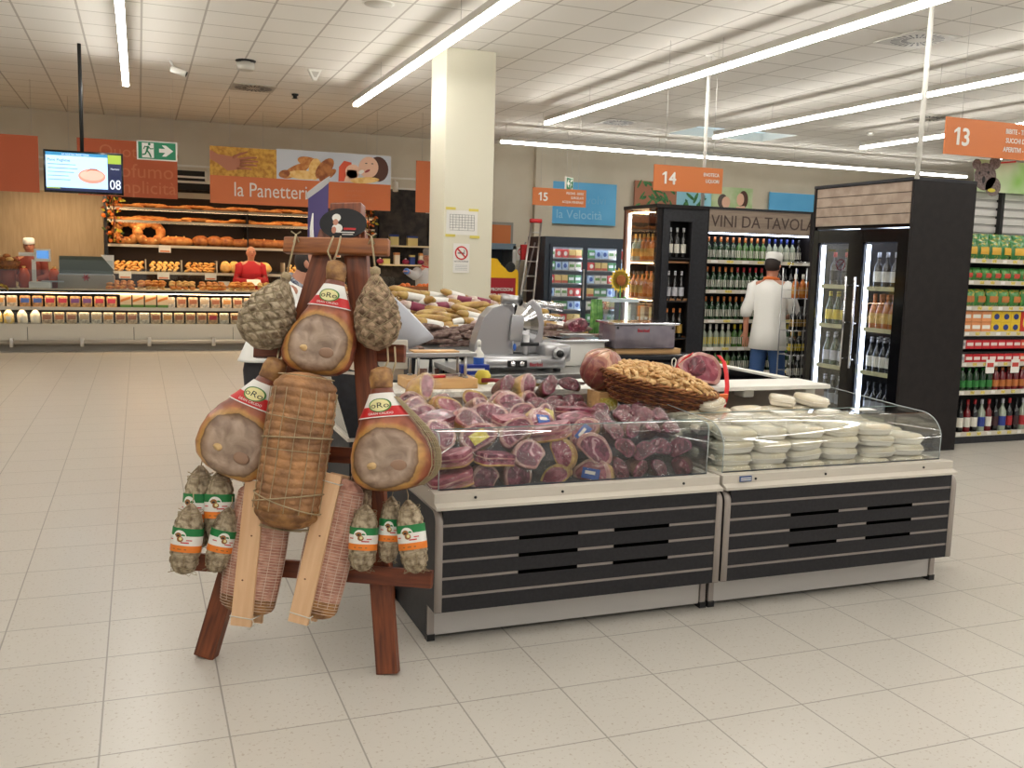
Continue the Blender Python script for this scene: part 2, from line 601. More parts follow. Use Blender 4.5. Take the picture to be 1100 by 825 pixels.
def strip(label, a, b, axis, fixed, z=3.70, seg=1.55):
    """line of fluorescent battens hung on wires; runs from a to b"""
    L = b - a
    loc = (fixed, a, z) if axis == 'y' else (a, fixed, z)
    t = thing('ceiling_light_strip', label, 'ceiling light', loc, 0 if axis == 'y' else -PI / 2, 'suspended light strips')
    MB().bb(-.038, .038, 0, L, .014, .085, m_strip_body, bev=.006).build('housing', t)
    n = max(1, round(L / seg)); s = L / n
    for i in range(n):
        MB().bb(-.036, .036, i * s + .012, (i + 1) * s - .012, -.03, .014, m_lamp, bev=.01).build('diffuser', t)
        q = MB(); q.bb(-.04, .04, (i + 1) * s - .015, (i + 1) * s + .003, -.032, .02, m_white); q.build('end_cap', t)
    for i in range(0, n + 1, 2):
        y = min(L - .1, i * s + .1)
        MB().cyl((0, y, .08), (0, y, CEIL - z), .003, m_alu, 6).build('hanging_wire', t)
    return t


strip('long ceiling light strip far left, ending over the bakery', -4.0, 13.4, 'y', -0.11)
strip('ceiling light strip running just left of the white pillar', -4.0, 13.45, 'y', 2.83)
strip('ceiling light strip over the meat counters, ending right of pillar', -4.0, 13.64, 'y', 5.77)
strip('ceiling light strip passing above the tall wine fridge', -4.0, 13.6, 'y', 8.72)
strip('short visible ceiling light strip behind the number 13 sign', -4.0, 13.4, 'y', 11.5)
strip('ceiling light strip crossing the back of the store', 5.95, 16.7, 'x', 16.1)
strip('ceiling light strip left of the frame', -4.0, 13.4, 'y', -3.05)

m_vent = mat('vent_metal', (188, 184, 174), 0.5, .2)


def vent(label, x, y, s=.6):
    t = thing('ceiling_vent', label, 'air vent', (x, y, CEIL), 0, 'swirl ceiling vents')
    MB().bb(-s / 2, s / 2, -s / 2, s / 2, -.012, 0, m_vent).build('plate', t)
    q = MB()
    for k in range(24):
        a = 2 * PI * k / 24
        c, si = math.cos(a), math.sin(a)
        for r0, r1 in ((.1, .155), (.17, .26)):
            q.add([(c * r0 - si * .007, si * r0 + c * .007, -.014), (c * r1 - si * .014, si * r1 + c * .014, -.014),
                   (c * r1 + si * .014, si * r1 - c * .014, -.014), (c * r0 + si * .007, si * r0 - c * .007, -.014)], [(0, 1, 2, 3)], m_black)
    q.build('swirl_slots', t)


vent('square swirl vent in ceiling above the tall wine fridge', 7.54, 8.06)
vent('square swirl vent in ceiling left of the skylight', 7.6, 14.84)
vent('square swirl vent in ceiling over the bakery', 1.59, 14.65)
vent('square swirl vent in ceiling behind the number 13 sign', 11.5, 11.9)
t = thing('projector_box', 'small grey smoke detector box under ceiling over bakery', 'detector', (1.29, 12.71, CEIL))
MB().lathe([(.06, 0), (.06, -.03), (.11, -.03), (.11, -.11), (.09, -.12)], m_vent, 16).build('housing', t)
MB().lathe([(.125, -.012), (.125, 0)], m_black, 16).build('mounting_ring', t)
t = thing('ceiling_speaker', 'round flat ceiling speaker near top of frame', 'speaker', (2.17, 9.3, CEIL))
MB().lathe([(.13, -.012), (.14, 0)], m_vent, 24).build('grille', t)
MB().lathe([(.15, -.006), (.155, 0)], m_white, 24).build('rim', t)
t = thing('security_camera', 'small white tubular security camera hanging from ceiling', 'camera', at(189, 68, z=3.97))
MB().cyl((-.07, 0, .03), (-.02, 0, -.08), .014, m_white).build('bracket', t)
MB().cyl((-.06, 0, -.07), (.12, -.04, -.13), .04, m_white, 14).build('housing', t)
MB().cyl((.12, -.04, -.13), (.125, -.041, -.132), .034, m_black, 14).build('lens', t)
t = thing('wedge_sensor', 'white triangular motion sensor hanging from ceiling', 'sensor', at(338, 75, z=4.0))
MB().prism([(-.09, 0), (.09, 0), (.02, -.14), (-.02, -.14)], -.05, .05, m_white).build('housing', t)
MB().prism([(-.05, -.03), (.05, -.03), (.015, -.1), (-.015, -.1)], -.055, -.05, m_vent).build('sensor_window', t)
t = thing('sprinkler_head', 'tiny dark sprinkler head right of the bakery vent', 'sprinkler', at(317, 101, z=4.0))
MB().lathe([(.05, 0), (.05, -.02), (.03, -.03), (.03, -.06), (.05, -.065)], m_black, 12).build('nozzle', t)
t = thing('smoke_detector', 'small round smoke detector in ceiling right of centre', 'detector', at(935, 142, z=4.0))
MB().lathe([(.03, -.06), (.06, -.04), (.06, 0)], m_white, 14).build('housing', t)
t = thing('downlight', 'small round glowing downlight below the number 13 sign', 'downlight', at(1072, 170, z=4.0))
MB().lathe([(.11, -.01), (.11, 0)], m_lamp, 20).build('lens', t)
MB().lathe([(.13, -.005), (.13, 0)], m_white, 20).build('rim', t)
for (a, b, zt, lab) in (((1000, 18), (985, 192), 2.4, 'white power conduit dropping from ceiling to wine fridge'),
                        ((735, 95), (731, 220), 2.3, 'white power conduit dropping from ceiling behind number 14 sign')):
    p = at(a[0], a[1], z=CEIL); r_ = at(b[0], b[1], z=zt)
    if zt == 2.3: r_ = Vector((6.10, 9.70, 2.27))
    t = thing('power_conduit', lab, 'conduit', (r_.x, r_.y, zt))
    top = Vector((0, 0, CEIL - zt)) if zt == 2.3 else Vector((p.x - r_.x, p.y - r_.y, CEIL - zt)) * 1.0
    if zt != 2.3: top = Vector((0.02, 0.0, CEIL - zt))
    MB().cyl((0, 0, 0), top, .022, m_white, 10).build('tube', t)
    MB().lathe([(.05, 0), (.05, .02)], m_white, 14, T=Matrix.Translation(top - Vector((0, 0, .02)))).build('ceiling_rose', t)

# ------------------------------------------------------------------ wooden hanging rack
RO = Vector((0.517, 3.668, 0))
RA = math.atan2(-.40, .71)
RU = Vector((math.cos(RA), math.sin(RA), 0)); RV = Vector((-math.sin(RA), math.cos(RA), 0))
LEAN = 0.2
RN = (RV - Vector((0, 0, LEAN))).normalized()


def onrack(px, py, off=0.0):
    """point on the leaning rack plane (off metres in front of it)"""
    d = Vector(RW @ np.array([(px - CX) / F_PX, -(py - CY) / F_PX, -1.0]))
    base = RO - RV * off
    C0 = Vector((0, 0, EYE))
    t = (base - C0).dot(RN) / d.dot(RN)
    return C0 + d * t


def rl(u, z, off=0.0):
    """rack-local point: along, height, in front"""
    return (u, LEAN * z - off, z)


rack = thing('display_rack', 'dark red-brown wooden A-frame rack hung with hams and salami', 'rack', RO, RA)


def beam(name, a, b, wd, th, m, parent, bev=.004, endcut=True):
    a, b = Vector(a), Vector(b)
    L = (b - a).length
    horizontal = abs((b - a).normalized().z) < .7
    fr = Vector((0, -1, LEAN)).normalized()
    d = (b - a).normalized()
    y = -(fr - d * fr.dot(d)).normalized()
    x = y.cross(d).normalized()
    R = Matrix((x, y, d)).transposed().to_4x4(); R.translation = (a + b) / 2
    if horizontal:   # keep grain along local x
        Rx = Matrix((d, y, d.cross(y))).transposed().to_4x4(); Rx.translation = (a + b) / 2
        o = MB().box((0, 0, 0), (L, th, wd), m, bev=bev).build(name, parent)
        o.matrix_local = Rx
    else:
        o = MB().box((0, 0, 0), (wd, th, L), m, bev=bev).build(name, parent)
        o.matrix_local = R
    return o


beam('front_leg', rl(-.345, .0, .0), rl(.055, 1.70, .0), .085, .05, m_redwood, rack)
beam('front_leg', rl(.408, .0, .0), rl(.160, 1.70, .0), .085, .05, m_redwood, rack)
beam('top_block', rl(.125, 1.655, .0), rl(.118, 1.815, .0), .13, .075, m_redwood, rack, bev=.008)
beam('hanging_bar', rl(-.118, 1.642, .05), rl(.316, 1.644, .05), .066, .045, m_barwood, rack, bev=.008)
beam('cross_bar', rl(-.25, 1.215, -.04), rl(.385, 1.222, -.04), .07, .035, m_redwood_x, rack)
beam('cross_bar', rl(-.25, .81, -.04), rl(.36, .81, -.04), .065, .035, m_redwood_x, rack)
beam('bottom_bar', rl(-.42, .380, .045), rl(.57, .380, .045), .068, .04, m_redwood_x, rack)
beam('rear_leg', (.19, .80, 0.002), rl(.106, 1.72, -.07), .06, .04, m_redwood, rack)
m_oval = mat('black_oval_card', (14, 14, 18), 0.6)
ob = MB()
ob.ell(0, 0, .098, .062, -.004, m_oval, 36, th=.004)
ob_o = ob.build('oval_sign', rack)
ob_o.location = rl(.118, 1.735, .045); ob_o.rotation_euler = (-math.atan(LEAN), 0, 0)
q = MB()
q.ell(-.028, .022, .018, .016, -.006, m_white, 14); q.ell(-.03, .004, .011, .013, -.0065, m_skin, 12)
q.ell(-.022, -.02, .022, .018, -.006, m_white, 14); q.ell(-.035, -.028, .01, .014, -.0065, m_skin, 10)
q.build('chef_emblem', ob_o)
q = MB(); q.bb(.005, .055, -.006, -.004, -.026, -.018, m_red); q.bb(-.02, .05, -.006, -.004, -.038, -.034, m_white)
q.bb(.0, .045, -.006, -.004, -.046, -.043, m_white); q.build('printed_lines', ob_o)
q = MB(); q.lathe([(.006, -.006), (.006, .006)], m_steel, 10, T=Matrix.Translation((.21, .0, 0)) @ Matrix.Rotation(PI / 2, 4, 'X'))
MB().cyl(rl(.183, 1.742, .0), Vector(rl(.183, 1.742, .0)) + Vector((.012, -.006, 0)), .011, m_steel, 12).build('bolt', rack)
MB().cyl(rl(.183, 1.705, .0), Vector(rl(.183, 1.705, .0)) + Vector((.012, -.006, 0)), .009, m_steel, 12).build('bolt', rack)


# ---- skin materials
def ham_mat():
    m = bpy.data.materials.new('cured_ham'); m.use_nodes = True
    nt = m.node_tree; b = nt.nodes['Principled BSDF']
    b.inputs['Roughness'].default_value = .42; b.inputs['Coat Weight'].default_value = .25; b.inputs['Coat Roughness'].default_value = .3
    tc = nt.nodes.new('ShaderNodeTexCoord')
    sp = nt.nodes.new('ShaderNodeSeparateXYZ'); nt.links.new(tc.outputs['Object'], sp.inputs[0])
    nz = nt.nodes.new('ShaderNodeTexNoise'); nz.inputs['Scale'].default_value = 9; nz.inputs['Detail'].default_value = 5
    nt.links.new(tc.outputs['Object'], nz.inputs['Vector'])
    def M_(op, *a):
        n = nt.nodes.new('ShaderNodeMath'); n.operation = op
        for i, v in enumerate(a):
            if isinstance(v, (int, float)): n.inputs[i].default_value = v
            else: nt.links.new(v, n.inputs[i])
        return n.outputs[0]
    dx = M_('DIVIDE', M_('ADD', sp.outputs[0], -.002), .130)
    dz = M_('DIVIDE', M_('ADD', sp.outputs[2], .122), .134)
    r = M_('SQRT', M_('ADD', M_('MULTIPLY', dx, dx), M_('MULTIPLY', dz, dz)))
    r = M_('ADD', r, M_('MULTIPLY', M_('ADD', nz.outputs['Fac'], -.5), .35))
    r = M_('ADD', r, M_('MULTIPLY', M_('GREATER_THAN', sp.outputs[1], -.03), .45))
    rp = nt.nodes.new('ShaderNodeValToRGB'); cr = rp.color_ramp
    cr.elements[0].position = 0.0; cr.elements[0].color = srgb((166, 146, 128))
    cr.elements[1].position = .995; cr.elements[1].color = srgb((126, 62, 34))
    for p, c in ((.40, (178, 156, 138)), (.50, (150, 124, 102)), (.53, (112, 80, 48)), (.545, (190, 146, 80)), (.60, (190, 138, 72)), (.655, (164, 92, 58)), (.76, (150, 76, 54))):
        e = cr.elements.new(p); e.color = srgb(c)
    rs = M_('DIVIDE', r, 1.75); nt.links.new(rs, rp.inputs['Fac'])
    # mottling
    n2 = nt.nodes.new('ShaderNodeTexNoise'); n2.inputs['Scale'].default_value = 16; n2.inputs['Detail'].default_value = 6; n2.inputs['Distortion'].default_value = .8
    nt.links.new(tc.outputs['Object'], n2.inputs['Vector'])
    r2 = nt.nodes.new('ShaderNodeValToRGB')
    r2.color_ramp.elements[0].position = .32; r2.color_ramp.elements[0].color = (.48, .40, .36, 1)
    r2.color_ramp.elements[1].position = .62; r2.color_ramp.elements[1].color = (1.1, 1.08, 1.05, 1)
    nt.links.new(n2.outputs['Fac'], r2.inputs['Fac'])
    mx = nt.nodes.new('ShaderNodeMix'); mx.data_type = 'RGBA'; mx.blend_type = 'MULTIPLY'; mx.inputs['Factor'].default_value = .75
    nt.links.new(rp.outputs[0], mx.inputs['A']); nt.links.new(r2.outputs[0], mx.inputs['B'])
    nt.links.new(mx.outputs['Result'], b.inputs['Base Color'])
    bp = nt.nodes.new('ShaderNodeBump'); bp.inputs['Strength'].default_value = .5; bp.inputs['Distance'].default_value = .006
    nt.links.new(n2.outputs['Fac'], bp.inputs['Height']); nt.links.new(bp.outputs[0], b.inputs['Normal'])
    return m


m_ham = ham_mat()
m_hock = mat('ham_hock', (116, 76, 42), .5, c2=(172, 128, 74), ns=16, bump=.4, bs=60, coat=.2)
m_bone = mat('bone', (210, 176, 124), .5)
m_mold = mat('mouldy_casing', (184, 168, 142), .85, c2=(116, 98, 76), ns=38, nd=6, lo=.42, hi=.62, bump=.8, bs=90)
m_mold2 = mat('mouldy_casing_dark', (176, 150, 122), .85, c2=(100, 78, 58), ns=34, nd=6, lo=.42, hi=.6, bump=.8, bs=90)
m_roll = mat('netted_roll_skin', (184, 134, 88), .6, c2=(110, 76, 52), ns=9, nd=7, lo=.36, hi=.70, bump=.6, bs=60)
m_roll_end = mat('roll_end', (164, 118, 68), .6, c2=(116, 78, 44), ns=18, nd=5, bump=.6, bs=50)
m_pink = mat('pink_netted_salami', (196, 148, 128), .6, c2=(164, 112, 94), ns=30, nd=4, bump=.3, bs=80)
m_pinkline = mat('salami_net_cord', (214, 188, 170), .8)
m_net = mat('net_cord', (150, 134, 104), .85)

# ---- hams -------------------------------------------------
HP = [(0, .012, .012), (.02, .034, .03), (.08, .040, .036), (.15, .036, .034), (.22, .043, .040), (.32, .068, .058), (.42, .094, .075),
      (.52, .118, .09), (.62, .138, .10), (.72, .150, .105), (.82, .152, .105), (.90, .140, .097), (.96, .108, .078), (.99, .06, .045), (1, .01, .01)]


def interp(P, t):
    for i in range(len(P) - 1):
        if t <= P[i + 1][0]:
            k = (t - P[i][0]) / (P[i + 1][0] - P[i][0]); k = k * k * (3 - 2 * k) * .5 + k * .5
            return [P[i][j] + (P[i + 1][j] - P[i][j]) * k for j in range(1, len(P[0]))]
    return list(P[-1][1:])


HL = .52


def ham_surface(t, th, seed=0):
    rx, ry = interp(HP, t)
    c, s = math.cos(th), math.sin(th)
    x = rx * c; y = ry * s; z = HL / 2 - t * HL
    n = mnoise.noise(Vector((x * 9 + seed, y * 9, z * 9)))
    k = 1 + .05 * n
    x *= k; y *= k
    # flat cut face on the front, lower part
    if s < 0 and t > .4:
        lim = -.085 - .01 * mnoise.noise(Vector((x * 14 + seed, 3, z * 14)))
        if y < lim: y = lim + (y - lim) * .25
    # a ridge along the shank
    x += .012 * math.sin(t * 5 + seed)
    return Vector((x, y, z))


def make_ham(seed):
    root = MB()
    nz, nth_ = 64, 48
    rings = [[ham_surface(i / nz, 2 * PI * k / nth_, seed) for k in range(nth_)] for i in range(nz + 1)]
    root.loft(rings, m_ham)
    o = root.build('cured_ham')
    q = MB(); q.loft([[ham_surface(t, 2 * PI * k / 32, seed) * 1.0 + Vector((0, 0, 0)) + (Vector((math.cos(2 * PI * k / 32), math.sin(2 * PI * k / 32), 0)) * .004)
                       for k in range(32)] for t in [0.0, .02, .05, .08, .11, .14, .16]] + [[ham_surface(.175, 2 * PI * k / 32, seed) * 1.0 for k in range(32)]], m_hock)
    q.build('hock', o)
    f = HL / 2 - .80 * HL
    q = MB(); q.sph((-.045, -.088, f + .005), (.018, .012, .016), m_bone, 12, 8, fn=lambda v: v + Vector((0, 0, 0)) * 1 + v * .05 * mnoise.noise(v * 60)); q.build('femur_bone', o)
    q = MB(); q.sph((.05, -.088, f + .0), (.032, .006, .024), mat('ham_cut_knob', (150, 118, 96), .5), 12, 8); q.build('meat_knob', o)
    # conical paper label round the shank
    lab = MB()
    def lp(t, th, e=.004):
        p = ham_surface(t, th, seed); d = Vector((math.cos(th), math.sin(th), 0)); return p + d * e
    t0, t1, t2, t3 = .215, .325, .345, .405
    a0, a1 = -PI / 2 - 1.25, -PI / 2 + 1.25
    N = 24
    def band(ta, tb, m, e=.004, b0=a0, b1=a1):
        lab.loft([[lp(tt, b0 + (b1 - b0) * k / N, e) for k in range(N + 1)] for tt in (ta, (ta + tb) / 2, tb)], m, smooth=True, cap=False, closed=False)
    band(t0, t1, m_paper); band(t1, t3, m_red, .005)
    band(t3, t3 + .008, m_paper, .006)
    # oval with wreath and lettering mapped on the surface
    def wrap(vs, fs, m, e, tc_, size):
        pts = []
        for v in vs:
            tt = tc_ - v[1] / HL
            r = interp(HP, max(0.01, tt))[0]
            pts.append(lp(tt, -PI / 2 + v[0] / r * 1.0, e))
        lab.add(pts, fs, m, False)
    def oval(rx, rz, m, e, tc_):
        vs = [(0, 0)] + [(rx * math.cos(2 * PI * k / 28), rz * math.sin(2 * PI * k / 28)) for k in range(28)]
        wrap(vs, [(0, 1 + k, 1 + (k + 1) % 28) for k in range(28)], m, e, tc_, 1)
    oval(.040, .029, mat('wreath_green', (66, 120, 50), .5), .008, .315)
    oval(.033, .025, mat('label_cream', (226, 218, 158), .5), .0095, .315)
    vs, fs = text_geo('oRo', .032)
    mx_ = max(v[0] for v in vs) / 2
    wrap([((v[0] - mx_) * 1.15, v[1] - .011) for v in vs], fs, m_black, .011, .315, 1)
    vs, fs = text_geo('GRAN CRUDO', .0135)
    mx_ = max(v[0] for v in vs) / 2
    wrap([((v[0] - mx_) * 1.0, v[1] - .006) for v in vs], fs, m_paper, .0075, .378, 1)
    lab.build('paper_label', o)['label'] = 'red and white paper label'
    return o


FRONT = -RV + Vector((0, 0, LEAN * .3))


def hang(o, top, bottom, scale=1.0, roll=0.0, front=None):
    M_ = frame(top, bottom, front or FRONT)
    o.matrix_basis = M_ @ Matrix.Rotation(roll, 4, 'Z') @ Matrix.Scale(scale, 4)


def rope(name, pts, r, m, parent):
    """world points; added as a part of parent"""
    inv = parent.matrix_basis.inverted()
    return MB().tube([inv @ Vector(p) for p in pts], r / parent.matrix_basis.to_scale().x, m, 7).build(name, parent)


hams = [((362, 280), (340, 404), .13, 0.0, 1.0, 'cured ham hanging in the centre of the rack under the top bar', [(358, 254), (352, 270), (360, 290)], [(366, 254), (363, 268), (354, 292)]),
        ((296, 384), (244, 512), .15, 1.7, 1.06, 'cured ham hanging at the left of the rack beside the big netted roll', [(300, 374), (298, 384), (292, 396)], [(306, 374), (302, 386), (298, 396)]),
        ((412, 394), (421, 528), .16, 3.9, 1.06, 'cured ham hanging at the right of the rack next to the meat counter', [(416, 373), (417, 388), (410, 402)], [(424, 373), (425, 390), (421, 402)])]
for (a, b, off, seed, k, lab, r1, r2) in hams:
    o = make_ham(seed)
    A, B = onrack(*a, off), onrack(*b, off)
    L = (A - B).length
    hang(o, A, B, L / HL * 1.0)
    sx = {0.0: 1.08, 1.7: 1.12, 3.9: 1.16}[seed]
    o.matrix_basis = o.matrix_basis @ Matrix.Diagonal((sx, 1, 1, 1))
    tag(o, lab, 'ham', 'cured hams on the rack')
    rope('hanging_rope', [onrack(*p, .09 if i == 0 else off) for i, p in enumerate(r1)], .004, m_rope, o)
    rope('hanging_rope', [onrack(*p, .09 if i == 0 else off) for i, p in enumerate(r2)], .004, m_rope, o)
    if seed == 3.9:
        # pale lattice net hanging at the right flank
        q = MB()
        for k_ in range(13):
            th = -.5 + k_ * .1
            pts = []
            for i in range(22):
                t_ = .25 + i * .034
                p = ham_surface(min(.98, t_), th, seed); p = p + Vector((math.cos(th), math.sin(th), 0)) * (.006 + .024 * math.sin(PI * i / 21))
                pts.append(p)
            q.tube(pts, .0022, m_net, 5)
        for i in range(16):
            t_ = .28 + i * .045
            q.tube([ham_surface(min(.98, t_), -.5 + k_ * .1, seed) + Vector((math.cos(-.5 + k_ * .1), math.sin(-.5 + k_ * .1), 0)) * (.006 + .024 * math.sin(PI * min(21, (t_ - .25) / .034) / 21)) for k_ in range(13)], .0018, m_net, 5)
        q.build('net_sleeve', o)


# ---- pear shaped culatelli --------------------------------
def make_pear(L, R, seed, m):
    P = [(0, .01, .01), (.03, .018, .018), (.07, .016, .016), (.12, .03, .03), (.25, .058, .055), (.4, .083, .078), (.55, .097, .09), (.7, .1, .092),
         (.84, .086, .08), (.94, .055, .05), (.985, .02, .02), (1, .004, .004)]
    nz, nt_ = 90, 96
    rings = []
    for i in range(nz + 1):
        t = i / nz; rx, ry = interp(P, t); ring_ = []
        for k in range(nt_):
            th = 2 * PI * k / nt_
            # knotted net lozenges
            u = 8 * th / (2 * PI) * 2 + t * 0; v_ = t * 15
            a = abs(math.sin(PI * (u * .5 + v_ * .5))); b = abs(math.sin(PI * (u * .5 - v_ * .5)))
            g = min(a, b) ** .5
            amp = .10 * min(1, t * 5) * min(1, (1 - t) * 8)
            k_ = (R / .1) * (1 - amp + amp * g * 1.3 + .05 * mnoise.noise(Vector((math.cos(th) * 3, math.sin(th) * 3, t * 8 + seed))))
            ring_.append((rx * k_ * math.cos(th), ry * k_ * math.sin(th), L / 2 - t * L))
        rings.append(ring_)
    o = MB().loft(rings, m).build('netted_ham_heart')
    q = MB()
    for s_ in (-1, 1):
        for j in range(8):
            pts = []
            for i in range(8, 96):
                t = i / 100; th = 2 * PI * j / 8 + s_ * t * 15 * PI / 8 + 0
                rx, ry = interp(P, t)
                pts.append((rx * R / .1 * .97 * math.cos(th), ry * R / .1 * .97 * math.sin(th), L / 2 - t * L))
            q.tube(pts[::2], .0016, m_net, 5)
    q.build('string_net', o)
    q = MB(); q.lathe([(.012, L / 2 - .02), (.02, L / 2 - .012), (.02, L / 2 + .004), (.008, L / 2 + .012)], m_rope, 10); q.build('knot', o)
    return o


for (a, b, off, R, seed, m, lab, rp) in (
        ((308, 296), (274, 374), .12, .108, 2, m_mold, 'mouldy grey pear-shaped netted ham at left end of top bar', [(318, 252), (316, 262), (308, 296)]),
        ((403, 290), (406, 377), .10, .088, 8, m_mold2, 'brown pear-shaped netted ham at right end of top bar', [(399, 254), (401, 270), (403, 290)])):
    o = make_pear(.30, R, seed, m)
    A, B = onrack(*a, off), onrack(*b, off)
    hang(o, A, B, (A - B).length / .30)
    tag(o, lab, 'cured meat')
    rope('hanging_rope', [onrack(*rp[0], .085), onrack(*rp[1], .1), A], .0042, m_rope, o)
    inv = o.matrix_basis.inverted()
    q = MB()
    kx = onrack(rp[0][0], rp[0][1], .083)
    for s_ in (-1, 1):
        q.tube([inv @ (kx + RU * (s_ * .02) + Vector((0, 0, .012))), inv @ (kx), inv @ (kx + RU * (s_ * .012) - Vector((0, 0, .03)))], .003, m_rope, 6)
    q.build('rope_bow', o)


# ---- big netted roll ---------------------------------------
def netted_roll(L, R, rings_n, strings_n, m, mend, depth_=.045, ry=.9, nz=150, nt_=80, endt=.12, bulge=.06):
    rings = []
    for i in range(nz + 1):
        t = i / nz
        e = min(t, 1 - t)
        prof = (1 - max(0, 1 - e / endt) ** 2.4) ** .5 if e < endt else 1.0
        prof = max(.03, prof) * (1 - bulge + bulge * math.sin(PI * t))
        ring_ = []
        for k in range(nt_):
            th = 2 * PI * k / nt_
            wob = .25 * math.sin(3 * th + t * 4)
            g1 = abs(math.sin(PI * (t * rings_n + wob * .3))) ** .45
            g2 = abs(math.sin(strings_n * th / 2)) ** .35
            k_ = R * prof * (1 - depth_ * (1 - g1) - depth_ * .8 * (1 - g2) + .03 * mnoise.noise(Vector((math.cos(th) * 2, math.sin(th) * 2, t * 9))))
            ring_.append((k_ * math.cos(th), ry * k_ * math.sin(th), L / 2 - t * L))
        rings.append(ring_)
    mb = MB()
    cut = int(nz * .86)
    mb.loft(rings[:cut + 1], m); mb.loft(rings[cut:], mend)
    return mb


o = netted_roll(.62, .135, 18, 14, m_roll, m_roll_end, .075).build('netted_ham_roll')
A, B = onrack(330, 400, .20), onrack(305, 568, .20)
hang(o, A, B, (A - B).length / .62)
tag(o, 'large orange-brown tied ham roll hanging in the middle of the rack', 'cured meat')
q = MB()
for k in range(14):
    th = 2 * PI * (k + .0) / 14
    q.tube([(.133 * math.cos(th + .01 * math.sin(j)), .119 * math.sin(th + .01 * math.sin(j)), .24 - j * .04) for j in range(13)], .0018, m_rope, 4)
q.build('lengthwise_string', o)
q = MB()
for t, tilt, r in ((.03, .0, .0025), (.42, .012, .0035), (.30, -.006, .002), (.80, .03, .003), (.83, -.03, .003), (.5, .004, .0018)):
    q.tube([(.137 * math.cos(a) * (1 if t > .1 else .8), .125 * math.sin(a) * (1 if t > .1 else .8), .31 - t * .62 + tilt * math.cos(a)) for a in [2 * PI * k / 40 for k in range(40)]], r, m_rope, 6, closed=True)
q.build('binding_string', o)
q = MB()
for k in range(6):
    a = PI * k / 6
    q.tube([(.10 * math.cos(a) * s_, .09 * math.sin(a) * s_, -.306 - .012 * (1 - abs(s_))) for s_ in (-1, -.6, -.2, .2, .6, 1)], .0022, m_rope, 5)
q.build('end_string', o)


# ---- clamped salami between boards -------------------------
def stick_salami(lab, b_top, b_bot, r_top, r_bot, bw, rr, off=.12):
    A, B = onrack(*b_top, off + .05), onrack(*b_bot, off + .05)
    root = thing('board_pressed_salami', lab, 'salami')
    M_ = frame(A, B, FRONT); root.matrix_basis = M_
    inv = M_.inverted()
    L = (A - B).length
    MB().box((0, -.008, 0), (bw, .018, L), m_pale, bev=.002).build('front_board', root)
    MB().box((0, .098, -.004), (bw, .018, L), m_pale, bev=.002).build('rear_board', root)
    ra, rb = inv @ onrack(*r_top, off), inv @ onrack(*r_bot, off)
    ra.y = rb.y = .045
    Lr = (ra - rb).length
    mm = netted_roll(Lr, rr, 46, 14, m_pink, m_roll_end, .035, .45, 190, 56, .10, .12)
    ro = mm.build('salami', root); ro.matrix_local = frame(ra, rb, (0, -1, 0))
    q = MB()
    for i in range(3, 44):
        z = Lr / 2 - (i + .5) / 46 * Lr
        e = min((i + .5) / 46, 1 - (i + .5) / 46); pf = ((1 - max(0, 1 - e / .10) ** 2.4) ** .5 if e < .10 else 1.0) * (.88 + .12 * math.sin(PI * (i + .5) / 46))
        q.tube([(rr * pf * math.cos(a), rr * .45 * pf * math.sin(a), z) for a in [2 * PI * k / 24 for k in range(24)]], .0013, m_pinkline, 4, closed=True)
    for k in range(14):
        th = 2 * PI * k / 14
        q.tube([(rr * (.88 + .12 * math.sin(PI * t)) * math.cos(th), rr * .45 * (.88 + .12 * math.sin(PI * t)) * math.sin(th), Lr / 2 - t * Lr) for t in [.1 + .8 * i / 12 for i in range(13)]], .0014, m_pinkline, 4)
    q.build('cord_net', ro)
    for z in (-L / 2 + .035, L / 2 - .03):
        q = MB(); w2 = bw / 2 + .003
        q.tube([(-w2, -.02, z), (w2, -.02, z - .004), (w2, .11, z), (-w2, .11, z)], .0025, m_string, 6, closed=True)
        if z < 0: q.tube([(w2, -.02, z), (w2 + .012, -.02, z - .02), (w2 - .012, -.01, z - .045)], .0016, m_string, 5)
        q.build('tying_string', root)
    for (kx, kz) in ((.008, .05), (-.01, -.12)):
        MB().ell(kx, kz, .004, .0032, -.0178, mat('wood_knot', (112, 66, 40), .6), 10, th=.001).build('wood_knot', root)
    return root


stick_salami('netted pink salami clamped between boards, left of the two, hanging below ham roll', (277, 507), (260, 672), (287, 520), (264, 660), .082, .122)
stick_salami('netted pink salami clamped between boards, right of the two, slanting beside short salami', (358, 509), (321, 669), (370, 514), (336, 664), .078, .098)


# ---- short banded salami ------------------------------------
m_lab_g = mat('label_green', (26, 122, 62), .5); m_lab_o = mat('label_orange', (232, 128, 40), .5)
m_brown = mat('emblem_brown', (150, 98, 48), .6)


